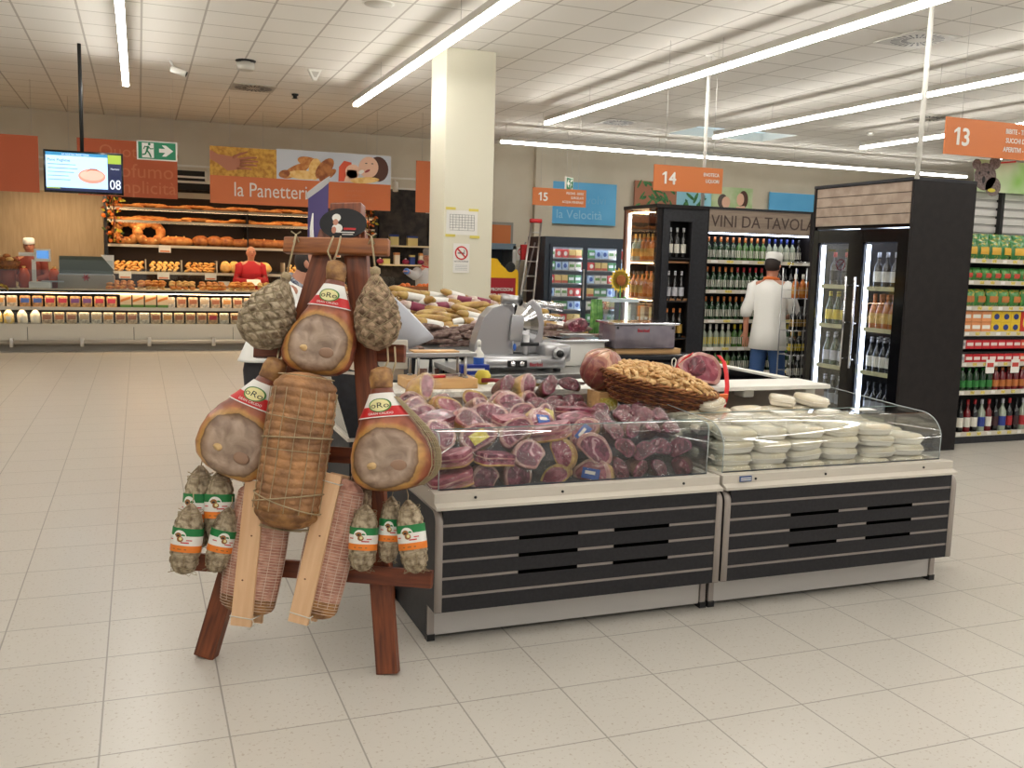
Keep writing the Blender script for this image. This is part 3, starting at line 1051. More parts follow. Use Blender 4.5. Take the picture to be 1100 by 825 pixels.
def make_short():
    P = [(0, .008, .008), (.04, .016, .016), (.09, .030, .029), (.18, .044, .042), (.3, .050, .048), (.5, .052, .05), (.7, .052, .05), (.85, .048, .046), (.95, .034, .032), (1, .006, .006)]
    L = .30
    rings = []
    for i in range(81):
        t = i / 80; rx, ry = interp(P, t); rg = []
        for k in range(56):
            th = 2 * PI * k / 56
            g = abs(math.sin(PI * t * 9 + math.sin(2 * th))) ** .4 * abs(math.sin(3 * th)) ** .3
            amp = .12 if not .33 < t < .68 else .02
            n = mnoise.noise(Vector((math.cos(th) * 5, math.sin(th) * 5, t * 18)))
            q_ = 1 - amp + amp * g + amp * .9 * n
            rg.append((rx * q_ * math.cos(th), ry * q_ * math.sin(th), L / 2 - t * L))
        rings.append(rg)
    o = MB().loft(rings, m_mold).build('banded_salami')
    q = MB()
    for i, z in enumerate((.12, .105, -.06, -.08, -.1, -.118)):
        q.tube([((.051 if abs(z) < .1 else .043) * math.cos(a), (.049 if abs(z) < .1 else .041) * math.sin(a), z + .006 * math.sin(2 * a + i)) for a in [2 * PI * k / 20 for k in range(20)]], .0014, m_net, 5, closed=True)
    for k in range(6):
        a = 2 * PI * k / 6
        q.tube([(math.cos(a) * interp(P, t)[0] * 1.0, math.sin(a) * interp(P, t)[1] * 1.0, L / 2 - t * L) for t in (.02, .08, .15, .22, .3)], .0014, m_net, 5)
        q.tube([(math.cos(a) * interp(P, t)[0] * 1.0, math.sin(a) * interp(P, t)[1] * 1.0, L / 2 - t * L) for t in (.7, .8, .9, .96, .995)], .0014, m_net, 5)
    # loose string ends
    for k in range(7):
        a = k * .9
        q.tube([(.03 * math.cos(a), .03 * math.sin(a), -.14), (.05 * math.cos(a + .3), .05 * math.sin(a + .3), -.148 + .006 * (k % 3)), (.04 * math.cos(a + .9), .04 * math.sin(a + .9), -.13)], .0011, m_net, 4)
    q.build('string_tie', o)
    q = MB()
    def bd(z0, z1, m, r=.054):
        q.loft([[(r * math.cos(2 * PI * k / 36), (r - .002) * math.sin(2 * PI * k / 36), z) for k in range(36)] for z in (z0, z1)], m, cap=False)
    bd(.018, .05, m_lab_g); bd(-.022, .018, m_paper); bd(-.05, -.022, m_lab_o)
    def wr(vs, fs, m, e):
        q.add([((.054 + e) * math.sin(v[0] / .054), -(.052 + e) * math.cos(v[0] / .054), v[1]) for v in vs], fs, m)
    def oval(cx, cz, rx, rz, m, e, n=20):
        wr([(cx, cz)] + [(cx + rx * math.cos(2 * PI * k / n), cz + rz * math.sin(2 * PI * k / n)) for k in range(n)], [(0, 1 + k, 1 + (k + 1) % n) for k in range(n)], m, e)
    oval(0, .014, .025, .027, m_paper, .0006)
    oval(-.004, .02, .012, .011, m_brown, .0012, 10); oval(.004, .004, .012, .012, m_brown, .0012, 10); oval(-.004, .018, .006, .004, m_black, .0016, 8)
    oval(.006, .006, .006, .007, mat('label_cream', (226, 218, 158), .5), .0018, 8)
    def rect(x0, x1, z0, z1, m, e=.001):
        wr([(x0, z0), ((x0 + x1) / 2, z0), (x1, z0), (x1, z1), ((x0 + x1) / 2, z1), (x0, z1)], [(0, 1, 4, 5), (1, 2, 3, 4)], m, e)
    rect(.008, .036, -.012, -.007, m_red, .002); rect(.026, .046, -.001, .003, m_red); rect(-.046, -.026, -.001, .003, m_red)
    rect(-.02, .03, -.04, -.036, m_brown)
    q.build('paper_band', o)['label'] = 'green, white and orange paper band'
    q = MB(); q.tube([(0, 0, .148), (.004, 0, .17), (0, 0, .2)], .002, m_rope, 6); q.build('hanging_string', o)
    return o


short = Stock(make_short())
SH = [((216, 500), (211, 590), .03, .98, 'small banded salami at far left, hanging behind the lowest left one'),
      ((237, 505), (234, 582), .07, 1.06, 'small banded salami hanging directly below the left ham'),
      ((206, 541), (196, 617), .14, 1.12, 'small banded salami hanging lowest at far left of rack'),
      ((247, 545), (230, 615), .11, 1.0, 'small banded salami touching the left board-clamped salami'),
      ((393, 542), (388, 614), .10, 1.12, 'small banded salami right of the slanting pale board'),
      ((421, 533), (416, 605), .05, .84, 'narrow banded salami half hidden between the two right ones'),
      ((438, 537), (447, 616), .10, 1.02, 'small banded salami hanging last at the right of bottom bar')]
for i, (a, b, off, wk, lab) in enumerate(SH):
    A, B = onrack(*a, off + .06), onrack(*b, off + .06)
    k = (A - B).length / .30
    M_ = frame(A, B, FRONT) @ Matrix.Rotation((-.25, .12, -.1, .5, 0, .15, -.1)[i], 4, 'Z') @ Matrix.Diagonal((k * wk / .93, k * wk / .93, k, 1))
    o = short.put(mw=M_, label=lab, group='small salami with green, white and orange bands')
    tag(o, lab, 'salami', 'small salami with green, white and orange bands')
# bare greyish salami behind
q = netted_roll(.17, .045, 7, 6, m_mold2, m_mold2, .09, .9, 60, 36, .2).build('small_bare_salami')
hang(q, onrack(388, 512, .05), onrack(387, 548, .05), 1.0)
tag(q, 'small bare salami tucked under the right ham, above the banded ones', 'salami')
rope('hanging_string', [onrack(388, 512, .05), onrack(389, 500, .03)], .002, m_rope, q)

# ------------------------------------------------------------------ refrigerated counters
CF = 3.63          # front plane of the counters
m_slat = mat('dark_slat_laminate', (41, 40, 43), 0.6, c2=(36, 35, 38), ns=60, spec=.3)
m_stripe = mat('grooved_profile', (160, 151, 144), 0.45, .15)
m_kick = mat('steel_kick_plate', (196, 192, 188), 0.45, .25)


def case(label, x0, x1, curved):
    W = x1 - x0
    t = thing('refrigerated_counter', label, 'display counter', (x0, CF, 0))
    yb = 1.07
    # side panels, rounded towards the front, with metal edge
    for xs, xe in ((0, .028), (W - .028, W)):
        q = MB()
        prof = [(0.11, .0), (.11, .155), (.0, .155), (.0, .53)] + [(.05 - .05 * math.cos(a), .53 + .05 * math.sin(a)) for a in [k * PI / 2 / 6 for k in range(1, 7)]] + [(yb, .58), (yb, 0)]
        q.prism(prof, xs, xe, m_anth, 'x'); sp_ = q.build('side_panel', t)
        q = MB()
        path = [(xs + .014, -.002, .157)] + [(xs + .014, p[0] - .002, p[1] + .003) for p in prof[3:-2]] + [(xs + .014, yb, .583)]
        for a, b in zip(path[:-1], path[1:]):
            pass
        ring_ = []
        for p in path:
            ring_.append([(p[0] - .016, p[1], p[2]), (p[0] + .016, p[1], p[2]), (p[0] + .016, p[1] + .006, p[2] - .002), (p[0] - .016, p[1] + .006, p[2] - .002)])
        q.loft(ring_, m_stripe); q.build('edge_trim', sp_)
        q = MB(); q.bb(xs + .0, xe, .095, .12, .02, .155, m_stripe); q.build('corner_post', sp_)
        MB().bb(xs - .003, xe + .003, .09, .13, 0, .028, m_black).build('foot_cap', sp_)
    # front boards with profiles between them
    a, b = .155, .59
    n = 6; g = .0135
    h = (b - a - (n - 1) * g) / n
    for i in range(n):
        z = a + i * (h + g)
        MB().bb(.03, W - .03, .0, .018, z, z + h, m_slat, bev=.001).build('front_board', t)
        if i < n - 1:
            q = MB(); slots = [(.27, .47), (.60, .80)] if 1 <= i <= 3 else []
            cur = .03
            q.bb(.03, W - .03, .006, .02, z + h, z + h + g, m_stripe)
            st = q.build('profile_strip', t)
            for s0, s1 in slots:
                MB().bb(s0 * W, s1 * W, -.001, .008, z + h - .001, z + h + g + .001, mat('slot_black', (3, 3, 3), .9, spec=0.0)).build('air_slot', st)
    MB().bb(.03, W - .03, .105, .115, .02, .155, m_kick).build('kick_plate', t)
    # body, deck
    q = MB(); q.bb(.03, W - .03, .03, yb, .155, .575, m_dark); q.build('body', t)
    # profile round the top
    q = MB()
    q.prism([(-.004, .588), (-.004, .600), (.03, .612), (.03, .65), (.075, .652), (.11, .59)], .0, W, m_lip, 'x')
    q.build('front_profile', t)
    for xs in (-.0, W - .045):
        q = MB(); q.prism([(0, .588), (.045, .588), (.04, .65), (.005, .65)] if xs == 0 else [(0, .588), (.045, .588), (.04, .65), (.005, .65)], .033, yb, m_lip, 'y', T=Matrix.Translation((xs, 0, 0)))
        q.build('side_profile', t)
    for k in range(3):
        x = (.13, .42, .86)[k] * W
        MB().cyl((x, .0295, .628), (x, .026, .628), .006, m_black, 10).build('screw', t)
    MB().bb(.03, W - .03, yb - .05, yb - .02, .575, .90, mat('inner_back_steel', (150, 138, 126), .35, .3)).build('back_panel', t)
    q = MB()
    st = [(.11, .60), (.11, .612), (.32, .66), (.32, .70), (.55, .76), (.55, .80), (1.0, .86), (1.0, .60)]
    q.prism(st if not curved else [(.11, .58), (.11, .598), (1.0, .64), (1.0, .58)], .05, W - .05, mat('deck_tray', (70, 66, 66), .5) if not curved else mat('deck_tray_light', (176, 172, 166), .5), 'x'); q.build('deck', t)
    # glass: front, rolled top edge, ends
    if curved:
        gp = [(.09, .65), (.088, .78)] + [(.23 - .142 * math.cos(a), .76 + .12 * math.sin(a)) for a in [k * PI / 2 / 8 for k in range(1, 9)]] + [(.40, .882)]
        endp = gp[:-1] + [(.40, .885), (1.03, .915), (1.03, .65)]
    else:
        gp = [(.09, .65), (.086, .86), (.092, .878), (.11, .888), (.17, .893)]
        endp = gp[:-1] + [(.13, .885), (.20, .84), (.35, .80), (.35, .65)]
    q = MB(); q.loft([[(x, p[0], p[1]) for p in gp] for x in (.035, W - .035)], m_glass, cap=False, closed=False); q.build('front_glass', t)
    q = MB()
    q.tube([(.035, gp[-1][0], gp[-1][1]), (W - .035, gp[-1][0], gp[-1][1])], .0022, m_edge, 6); q.build('glass_top_edge', t)
    q = MB(); q.tube([(.035, gp[0][0], gp[0][1] + .003), (W - .035, gp[0][0], gp[0][1] + .003)], .003, mat('gasket', (60, 66, 76), .4), 6); q.build('gasket', t)
    for x in (.035, W - .035):
        q = MB(); q.prism(endp, x - .0005, x + .0005, m_glass, 'x'); e_ = q.build('end_glass', t)
        q = MB(); pp = [(x, p[0], p[1]) for p in (gp if not curved else endp[:-1])]
        q.tube(pp, .0024, mat('clear_edge', (176, 186, 188), .15), 6); q.build('polished_edge', e_)
    # stiffening rods
    for x, s_ in ((.035, 1), (W - .035, -1)):
        z = .80
        q = MB(); q.tube([(x, .09, z), (x + s_ * .16, .30, z + .015)], .003, m_chrome, 6); q.build('glass_stay', t)
    return t


c1 = case('left refrigerated counter with dark slatted front, heaped with cured ham pieces', 1.105, 2.470, False)
c2 = case('right refrigerated counter with dark slatted front, holding packed cheese under curved glass', 2.487, 3.872, True)
tg = MB().bb(.09, .155, .024, .0295, .618, .644, mat('maker_plate_blue', (44, 74, 128), .4)).build('maker_plate', c2)
q = MB()
for k in range(2): q.bb(.095, .15, .0225, .0245, .624 + .009 * k, .628 + .009 * k, m_paper)
q.build('printed_lines', tg)

# white service shelf and worktop behind the counters
t = thing('service_shelf', 'white service shelf on brackets at the back of the cheese counter', 'shelf', (2.72, 4.42, .94))
MB().bb(0, .98, 0, .30, -.012, .012, m_white, bev=.004).build('shelf_board', t)
for x in (.08, .42, .84):
    q = MB(); q.prism([(.04, -.012), (.16, -.012), (.16, -.05), (.06, -.05)], x, x + .06, m_white, 'y', T=Matrix.Rotation(0, 4, 'Z')) if False else q.box((x + .04, .10, -.035), (.07, .1, .045), m_white, bev=.01)
    q.build('bracket', t)
MB().bb(.0, 1.1, .20, .215, -.29, -.02, mat('service_back_grey', (138, 126, 116), .4, .2)).build('rear_panel', t)
t = thing('worktop', 'white worktop behind the ham pieces, under the wooden cutting block', 'worktop', (1.11, 4.72, 0))
MB().bb(0, 1.6, 0, .42, .89, .92, m_white, bev=.003).build('top', t)
MB().bb(.02, 1.58, .02, .40, .0, .89, m_dark).build('cabinet', t)
t = thing('island_partition', 'low black partition with white top edge right of the service area', 'partition', (3.60, 4.75, 0))
MB().bb(0, .05, 0, 1.75, 0, .945, m_gloss_black).build('panel', t)
MB().bb(-.008, .058, 0, 1.75, .945, .957, m_white).build('top_edge', t)
MB().bb(-.002, 0, .55, .556, 0, .945, m_alu).build('joint_strip', t)
# end panel of the left flank counter
t = thing('flank_counter', 'dark grey counter flank with slanted glass end behind the rack', 'display counter', (1.0, 4.80, 0))
MB().prism([(-.01, .68), (-.11, 1.02), (-.02, 1.04), (.1, 1.0), (.14, .68)], 0, .02, m_anth, 'y').build('end_panel', t)
MB().prism([(-.115, 1.02), (-.11, 1.035), (.10, 1.015), (.1, 1.0)], -.002, .022, m_lip, 'y').build('top_trim', t)
MB().bb(-.01, .10, 0, 1.1, .0, .66, m_anth).build('body', t)
MB().bb(-.02, .10, .0, 1.1, .66, .68, m_lip).build('front_profile', t)
q = MB(); q.loft([[(-.01, y, .68), (-.11, y, 1.02)] for y in (.03, 1.08)], m_glass, cap=False, closed=False); q.build('front_glass', t)

# ------------------------------------------------------------------ meat pieces


def cut_mat(name, red, pink, fat, rind, R=1.0, veins=14):
    m = bpy.data.materials.new(name); m.use_nodes = True
    nt = m.node_tree; b = nt.nodes['Principled BSDF']
    b.inputs['Roughness'].default_value = .4; b.inputs['Coat Weight'].default_value = .6; b.inputs['Coat Roughness'].default_value = .1
    tc = nt.nodes.new('ShaderNodeTexCoord')
    n = nt.nodes.new('ShaderNodeTexNoise'); n.inputs['Scale'].default_value = veins; n.inputs['Detail'].default_value = 5; n.inputs['Distortion'].default_value = 2.2
    oi = nt.nodes.new('ShaderNodeObjectInfo')
    va = nt.nodes.new('ShaderNodeVectorMath'); va.operation = 'ADD'
    vm = nt.nodes.new('ShaderNodeVectorMath'); vm.operation = 'SCALE'; vm.inputs['Scale'].default_value = 7
    cx_ = nt.nodes.new('ShaderNodeCombineXYZ'); nt.links.new(oi.outputs['Random'], cx_.inputs[0]); nt.links.new(oi.outputs['Random'], cx_.inputs[2])
    nt.links.new(cx_.outputs[0], vm.inputs[0]); nt.links.new(tc.outputs['Object'], va.inputs[0]); nt.links.new(vm.outputs[0], va.inputs[1])
    nt.links.new(va.outputs[0], n.inputs['Vector'])
    r = nt.nodes.new('ShaderNodeValToRGB'); cr = r.color_ramp
    cr.elements[0].position = .3; cr.elements[0].color = srgb(red)
    cr.elements[1].position = .66; cr.elements[1].color = srgb(fat)
    for p, c in ((.45, red), (.52, pink), (.60, pink)):
        e = cr.elements.new(p); e.color = srgb(c)
    nt.links.new(n.outputs['Fac'], r.inputs['Fac'])
    nt.links.new(r.outputs[0], b.inputs['Base Color'])
    bp = nt.nodes.new('ShaderNodeBump'); bp.inputs['Strength'].default_value = .5; bp.inputs['Distance'].default_value = .004
    n3 = nt.nodes.new('ShaderNodeTexNoise'); n3.inputs['Scale'].default_value = 45; n3.inputs['Detail'].default_value = 3
    nt.links.new(va.outputs[0], n3.inputs['Vector'])
    nt.links.new(n3.outputs['Fac'], bp.inputs['Height']); nt.links.new(bp.outputs[0], b.inputs['Normal']); nt.links.new(bp.outputs[0], b.inputs['Coat Normal'])
    return m


m_cutham = cut_mat('cut_ham_meat', (98, 28, 50), (140, 62, 84), (208, 160, 164), None)
m_cutpink = cut_mat('cut_pink_meat', (134, 52, 70), (168, 92, 106), (216, 178, 174), None, veins=10)
m_cutdark = cut_mat('cut_dark_meat', (84, 20, 36), (118, 40, 56), (190, 142, 146), None, veins=18)
m_fat = mat('meat_fat', (208, 172, 158), .4, c2=(176, 112, 108), ns=14, coat=.5, bump=.3, bs=50)
m_rind = mat('ham_rind', (206, 172, 98), .45, c2=(176, 128, 70), ns=14, coat=.5, bump=.3, bs=40)
m_rind2 = mat('ham_rind_dark', (146, 104, 74), .45, c2=(112, 70, 54), ns=16, coat=.5, bump=.3, bs=40)
m_sticker_y = mat('yellow_sticker', (228, 214, 120), .4, c2=(200, 176, 60), ns=60, nd=2)
m_sticker_b = mat('blue_sticker', (46, 92, 176), .4)
m_netdark = mat('net_dark', (110, 74, 56), .6, c2=(84, 46, 40), ns=24, coat=.4)


def film_skirt(parent, wd, ht, y, seed):
    """crumpled clear bag edge round a piece"""
    rnd = random.Random(seed)
    n = 40; q = MB(); rings = [[], [], []]
    for k in range(n):
        a = 2 * PI * k / n
        for j, s_ in enumerate((1.0, 1.10, 1.22)):
            rr = s_ + (rnd.uniform(-.05, .06) * j)
            rings[j].append((wd * rr * math.cos(a), y + rnd.uniform(-.006, .006) * j - .008 * j, ht * rr * math.sin(a)))
    inn = []
    for j, s_ in enumerate((.9, .65, .4, .15)):
        inn.append([(wd * s_ * math.cos(2 * PI * k / n), y - .007 + rnd.uniform(-.0035, .0035), ht * s_ * math.sin(2 * PI * k / n)) for k in range(n)])
    q.loft(inn[::-1] + rings, m_film, cap=False)
    q.build('vacuum_film', parent)


def chunk(name, wd, ht, dp, cut, rim, side, seed, flat=.25, sticker=None, taper=.7, film=True):
    """piece with a cut face towards -y: rim of fat, rind round the back"""
    rnd = random.Random(seed)
    N = 36
    def outline(s_, yy, sh=0):
        pts = []
        for k in range(N):
            a = 2 * PI * k / N
            r = 1 + .08 * math.sin(2 * a + seed) + .05 * math.sin(3 * a + seed * 2)
            x = wd * r * math.cos(a) * s_; z = ht * r * math.sin(a) * s_
            if z < -ht * (1 - flat) * s_: z = -ht * (1 - flat) * s_
            n_ = mnoise.noise(Vector((x * 20 + seed, yy * 20, z * 20)))
            pts.append((x * (1 + .08 * n_), yy + .004 * math.sin(a * 2 + seed), z * (1 + .08 * n_)))
        return pts
    q = MB()
    f0 = outline(.80, 0); f1 = outline(.96, .002); f2 = outline(1.0, .012)
    cen = (0, -.004, 0)
    inner = [(p[0] * .5, p[1] - .003, p[2] * .5) for p in f0]
    q.add([cen] + inner, [(0, 1 + k, 1 + (k + 1) % N) for k in range(N)], cut, True)
    q.loft([inner, f0], cut, cap=False); q.loft([f0, f1], rim, cap=False); q.loft([f1, f2], rim, cap=False)
    body = [f2] + [outline(1 - (1 - taper) * (j / 6) ** 2 * (1.0 if j < 6 else 1.6), .012 + dp * j / 6) for j in range(1, 7)]
    body.append([(p[0] * .5, p[1] + .012, p[2] * .5) for p in body[-1]])
    q.loft(body, side, cap=False)
    lastr = body[-1]; q.add(lastr, [tuple(range(N))], side, True)
    o = q.build(name)
    if film: film_skirt(o, wd * 1.0, ht * .96, -.002, seed)
    if sticker:
        s = MB(); s.bb(-wd * .45, wd * .4, -.010, -.008, -ht * .45, ht * .35, sticker)
        if sticker is m_sticker_b: s.bb(-wd * .3, wd * .2, -.0115, -.010, -ht * .1, ht * .15, m_paper)
        ss = s.build('label_sticker', o)
    return o


def slab(name, wd, dp, ht, seed, top, sidel):
    """rectangular slab: red lean on top, fat below, rind at the bottom"""
    rnd = random.Random(seed); q = MB()
    lay = [(0, .16, m_rind), (.16, .45, m_fat if sidel is None else sidel), (.45, .62, top), (.62, .74, m_fat), (.74, 1.0, top)]
    def rg(z, s_=1.0):
        pts = []
        for k in range(28):
            a = 2 * PI * k / 28; c, s2 = math.cos(a), math.sin(a)
            x = wd / 2 * s_ * (abs(c) ** .45) * (1 if c > 0 else -1); y = dp / 2 * s_ * (abs(s2) ** .45) * (1 if s2 > 0 else -1)
            n_ = mnoise.noise(Vector((x * 15 + seed, y * 15, z * 25)))
            pts.append((x * (1 + .04 * n_), y * (1 + .05 * n_), z + .006 * math.sin(x * 18 + seed) + .004 * n_))
        return pts
    for a, b, m in lay:
        q.loft([rg(a * ht), rg(b * ht)], m, cap=(a == 0))
    q.loft([rg(ht), rg(ht * 1.04, .9), rg(ht * 1.07, .5)], top, cap=True)
    o = q.build(name)
    rings = []
    for j, (s_, z) in enumerate(((1.03, ht * .5), (1.12, ht * .48), (1.2, ht * .5))):
        rings.append([(p[0] * (1 + rnd.uniform(-.03, .03) * j), p[1] * (1 + rnd.uniform(-.03, .03) * j), z + rnd.uniform(-.008, .008) * j) for p in rg(0, s_)])
    MB().loft(rings, m_film, cap=False).build('vacuum_film', o)
    return o


kinds = {
    'ham': ('pink ham piece with pale rim', chunk('ham_piece', .088, .068, .12, m_cutham, m_fat, m_rind, 1)),
    'hamb': ('ham piece with yellow rind', chunk('ham_piece', .080, .060, .11, m_cutpink, m_rind, m_rind, 2, taper=.8)),
    'oval': ('oval purple-red ham piece', chunk('ham_piece', .068, .072, .10, m_cutham, m_fat, m_rind2, 3)),
    'stick': ('ham piece with yellow sticker', chunk('ham_piece', .082, .058, .10, m_cutham, m_fat, m_rind, 4, sticker=m_sticker_y)),
    'blue': ('ham piece with blue sticker', chunk('ham_piece', .092, .056, .11, m_cutpink, m_fat, m_rind, 5, sticker=m_sticker_b)),
    'slab': ('pink meat slab', slab('ham_slab', .19, .13, .062, 6, m_cutpink, None)),
    'slabd': ('dark ham slab', slab('ham_slab', .20, .11, .055, 7, m_cutham, m_cutpink)),
    'dark': ('small dark red beef piece', chunk('beef_piece', .050, .044, .09, m_cutdark, m_cutham, m_netdark, 8, film=True)),
    'darkw': ('wide dark red beef piece', chunk('beef_piece', .062, .042, .10, m_cutdark, m_cutham, m_netdark, 9)),
}
for k, (d, o) in kinds.items(): tag(o, d, 'meat')
stocks = {k: Stock(o) for k, (d, o) in kinds.items()}


def yz(x, y, z, rx, rz, k=1.0, ry=0):
    return Matrix.Translation((x, y, z)) @ Matrix.Rotation(rz, 4, 'Z') @ Matrix.Rotation(rx, 4, 'X') @ Matrix.Rotation(ry, 4, 'Y') @ Matrix.Scale(k, 4)


rows = [
    ('in the bottom row behind the glass', 3.80, .665, -.12, [('slab', 1.22), ('oval', 1.375), ('oval', 1.535), ('hamb', 1.70), ('blue', 1.885), ('darkw', 2.03), ('dark', 2.14), ('dark', 2.245), ('dark', 2.35)]),
    ('in the second row behind the glass', 3.815, .765, -.30, [('slab', 1.23), ('slabd', 1.415), ('oval', 1.585), ('hamb', 1.735), ('ham', 1.90), ('dark', 2.05), ('dark', 2.15), ('dark', 2.25), ('dark', 2.35)]),
    ('just under the glass rim', 3.90, .845, -.6, [('oval', 1.20), ('stick', 1.37), ('ham', 1.55), ('slab', 1.72), ('blue', 1.88), ('darkw', 2.03), ('darkw', 2.15), ('dark', 2.26), ('dark', 2.36)]),
    ('in first row above the glass rim', 4.05, .868, -.75, [('slabd', 1.22), ('ham', 1.40), ('slab', 1.58), ('blue', 1.74), ('slabd', 1.90), ('darkw', 2.05), ('darkw', 2.17), ('dark', 2.28), ('dark', 2.38)]),
    ('in the middle row of the heap', 4.20, .878, -.70, [('ham', 1.21), ('slab', 1.37), ('ham', 1.53), ('oval', 1.69), ('stick', 1.83), ('slabd', 1.98), ('darkw', 2.13), ('dark', 2.24), ('dark', 2.34)]),
    ('in the fifth row of the heap', 4.35, .882, -.6, [('ham', 1.22), ('hamb', 1.39), ('oval', 1.56), ('ham', 1.71), ('dark', 1.85), ('darkw', 1.96), ('darkw', 2.09)]),
    ('in the top back row of heap', 4.52, .885, -.5, [('ham', 1.24), ('stick', 1.41), ('hamb', 1.58), ('oval', 1.73), ('ham', 1.88), ('darkw', 2.02), ('darkw', 2.13)]),
    ('at the very back of heap', 4.60, .965, -.4, [('hamb', 1.34), ('darkw', 1.78), ('ham', 1.90), ('darkw', 2.02), ('darkw', 2.12)]),
]
def clip(lab):
    for cut in ('vacuum packed ', ' with pink cut face', ' and pale rim', ' with white marbling', ' with purple-red cut face', ' small', ' cured', ' printed'):
        if len(lab.split()) <= 16: break
        lab = lab.replace(cut, '', 1)
    return lab


rnd = random.Random(11)
for desc, y, z, rx, items in rows:
    for i, (k, x) in enumerate(items):
        d = kinds[k][0]
        r_x = rx + rnd.uniform(-.22, .22); r_z = rnd.uniform(-.9, .7)
        zz = z + rnd.uniform(-.008, .012)
        if k.startswith('slab'): r_x = rnd.uniform(-.05, .25); zz -= .03
        lab = d + ' ' + desc + ', ' + nth(i) + ' from left'
        lab = clip(lab)
        o = stocks[k].put(mw=yz(x, y + rnd.uniform(-.015, .015), zz, r_x, r_z, rnd.uniform(.88, 1.12), rnd.uniform(-1.1, 1.1) if not k.startswith('slab') else rnd.uniform(-.3, .3)), label=lab, group='cured meat pieces heaped in the left counter')
        o['group'] = 'cured meat pieces heaped in the left counter'

# ---- round ham, wicker basket, ribboned ham ------------------
o = MB()
def ballfn(v):
    n_ = mnoise.noise(v * 14)
    a = math.atan2(v.y, v.x); g = abs(math.sin(a * 5)) ** .4
    return v * (1 + .06 * n_ - .05 * (1 - g))
m_ball = cut_mat('cooked_ham_ball', (130, 66, 62), (160, 100, 84), (200, 156, 128), None, veins=9)
o.sph((0, 0, 0), (.118, .105, .114), m_ball, 48, 30, fn=ballfn); o = o.build('round_ham', loc=(2.265, 4.50, 1.055), rot=(.5, .2, .4))
tag(o, 'round netted boneless ham standing left of the wicker basket', 'ham')
q = MB()
for k in range(5):
    a = PI * k / 5
    q.tube([(.116 * math.sin(b) * math.cos(a), .103 * math.sin(b) * math.sin(a), .112 * math.cos(b)) for b in [2 * PI * j / 32 for j in range(32)]], .0012, m_net, 4, closed=True)
q.build('string_net', o)
t = thing('display_block', 'small white block with yellow flower pattern under the round ham', 'block', (2.27, 4.45, .84))
MB().bb(-.05, .06, -.03, .12, 0, .10, m_block, bev=.004).build('block', t)
MB().bb(-.045, .05, -.034, -.030, .01, .07, m_sticker_y).build('patterned_card', t)

m_wick = mat('wicker_brown', (124, 62, 30), .55, c2=(80, 38, 20), ns=30, coat=.2)
m_wick2 = mat('wicker_tan', (156, 98, 52), .6, c2=(112, 66, 34), ns=30)
def bpt(a, f, z, h=.115):
    ex = .33 * (1 - .28 * (1 - f)) ; ey = .17 * (1 - .25 * (1 - f))
    c, s = math.cos(a), math.sin(a)
    return Vector((ex * abs(c) ** .75 * (1 if c > 0 else -1), ey * abs(s) ** .75 * (1 if s > 0 else -1), z))
bk = thing('wicker_basket', 'oblong brown wicker basket of dried bits beside the round ham', 'basket', (2.515, 4.40, .872), (0.14, .20, -.12))
rings = []
NB = 14
for i in range(NB):
    f = i / (NB - 1)
    rings.append([bpt(2 * PI * k / 72, f, .13 * f) + Vector((0, 0, .0)) for k in range(72)])
rings = [[(p.x * .97, p.y * .97, p.z) for p in r] for r in rings]
MB().loft(rings, m_wick, cap=False).add([r for r in rings[0]], [tuple(range(72))], m_wick).build('basket_wall', bk)
for i in range(11):
    f = (i + .5) / 11
    pts = []
    for k in range(144):
        p = bpt(2 * PI * k / 144, f, .13 * f); d = Vector((p.x, p.y, 0)).normalized()
        pts.append(p + d * .005 * math.sin(PI * k / 3 + PI * i))
    MB().tube(pts, .0062, m_wick if i % 3 else m_wick2, 5, closed=True).build('woven_strand', bk)
pts = []
for s_ in range(3):
    pts = []
    for k in range(120):
        p = bpt(2 * PI * k / 120, 1.0, .135); d = Vector((p.x, p.y, 0)).normalized()
        w_ = 2 * PI * k / 8 + s_ * 2 * PI / 3
        pts.append(p + d * .010 * math.cos(w_) + Vector((0, 0, .010 * math.sin(w_))))
    MB().tube(pts, .006, m_wick2, 5, closed=True).build('braided_rim', bk)
m_bits = mat('dried_bits', (222, 186, 130), .6, c2=(190, 140, 82), ns=30, coat=.2)
q = MB(); rb = random.Random(3)
q.loft([[tuple(bpt(2 * PI * k / 40, 1, 0) * s_ + Vector((0, 0, z))) for k in range(40)] for s_, z in ((.9, .08), (.9, .13), (.6, .18), (.2, .20))], m_bits)
for k in range(260):
    a = rb.uniform(0, 2 * PI); f = rb.uniform(0, .93) ** .6
    p = bpt(a, 1, 0) * f; z = .135 + .075 * (1 - f * f)
    p.z = z
    L_ = rb.uniform(.02, .042)
    T = Matrix.Translation(p) @ Matrix.Rotation(rb.uniform(0, 6), 4, 'Z') @ Matrix.Rotation(rb.uniform(-.9, .9), 4, 'X')
    q.tube([(-L_, 0, 0), (-L_ * .3, .006 * rb.uniform(-1, 1), .005), (L_ * .4, .006, .004), (L_, 0, -.002)], [.005, .012, .010, .005], m_bits, 5, T=T)
o = q.build('dried_snacks', loc=bk.location, rot=bk.rotation_euler)
tag(o, 'heap of light brown dried bits filling the wicker basket', 'snacks', kind='stuff')
t = thing('tag_loop', 'white string loop sticking up from the back of the basket', 'loop', (2.68, 4.46, 1.05))
MB().tube([(.0, 0, 0), (-.015, 0, .03), (-.012, 0, .055), (0, 0, .062), (.012, 0, .05), (.006, 0, .02), (0, 0, 0)], .003, m_white, 6, closed=True).build('loop', t)

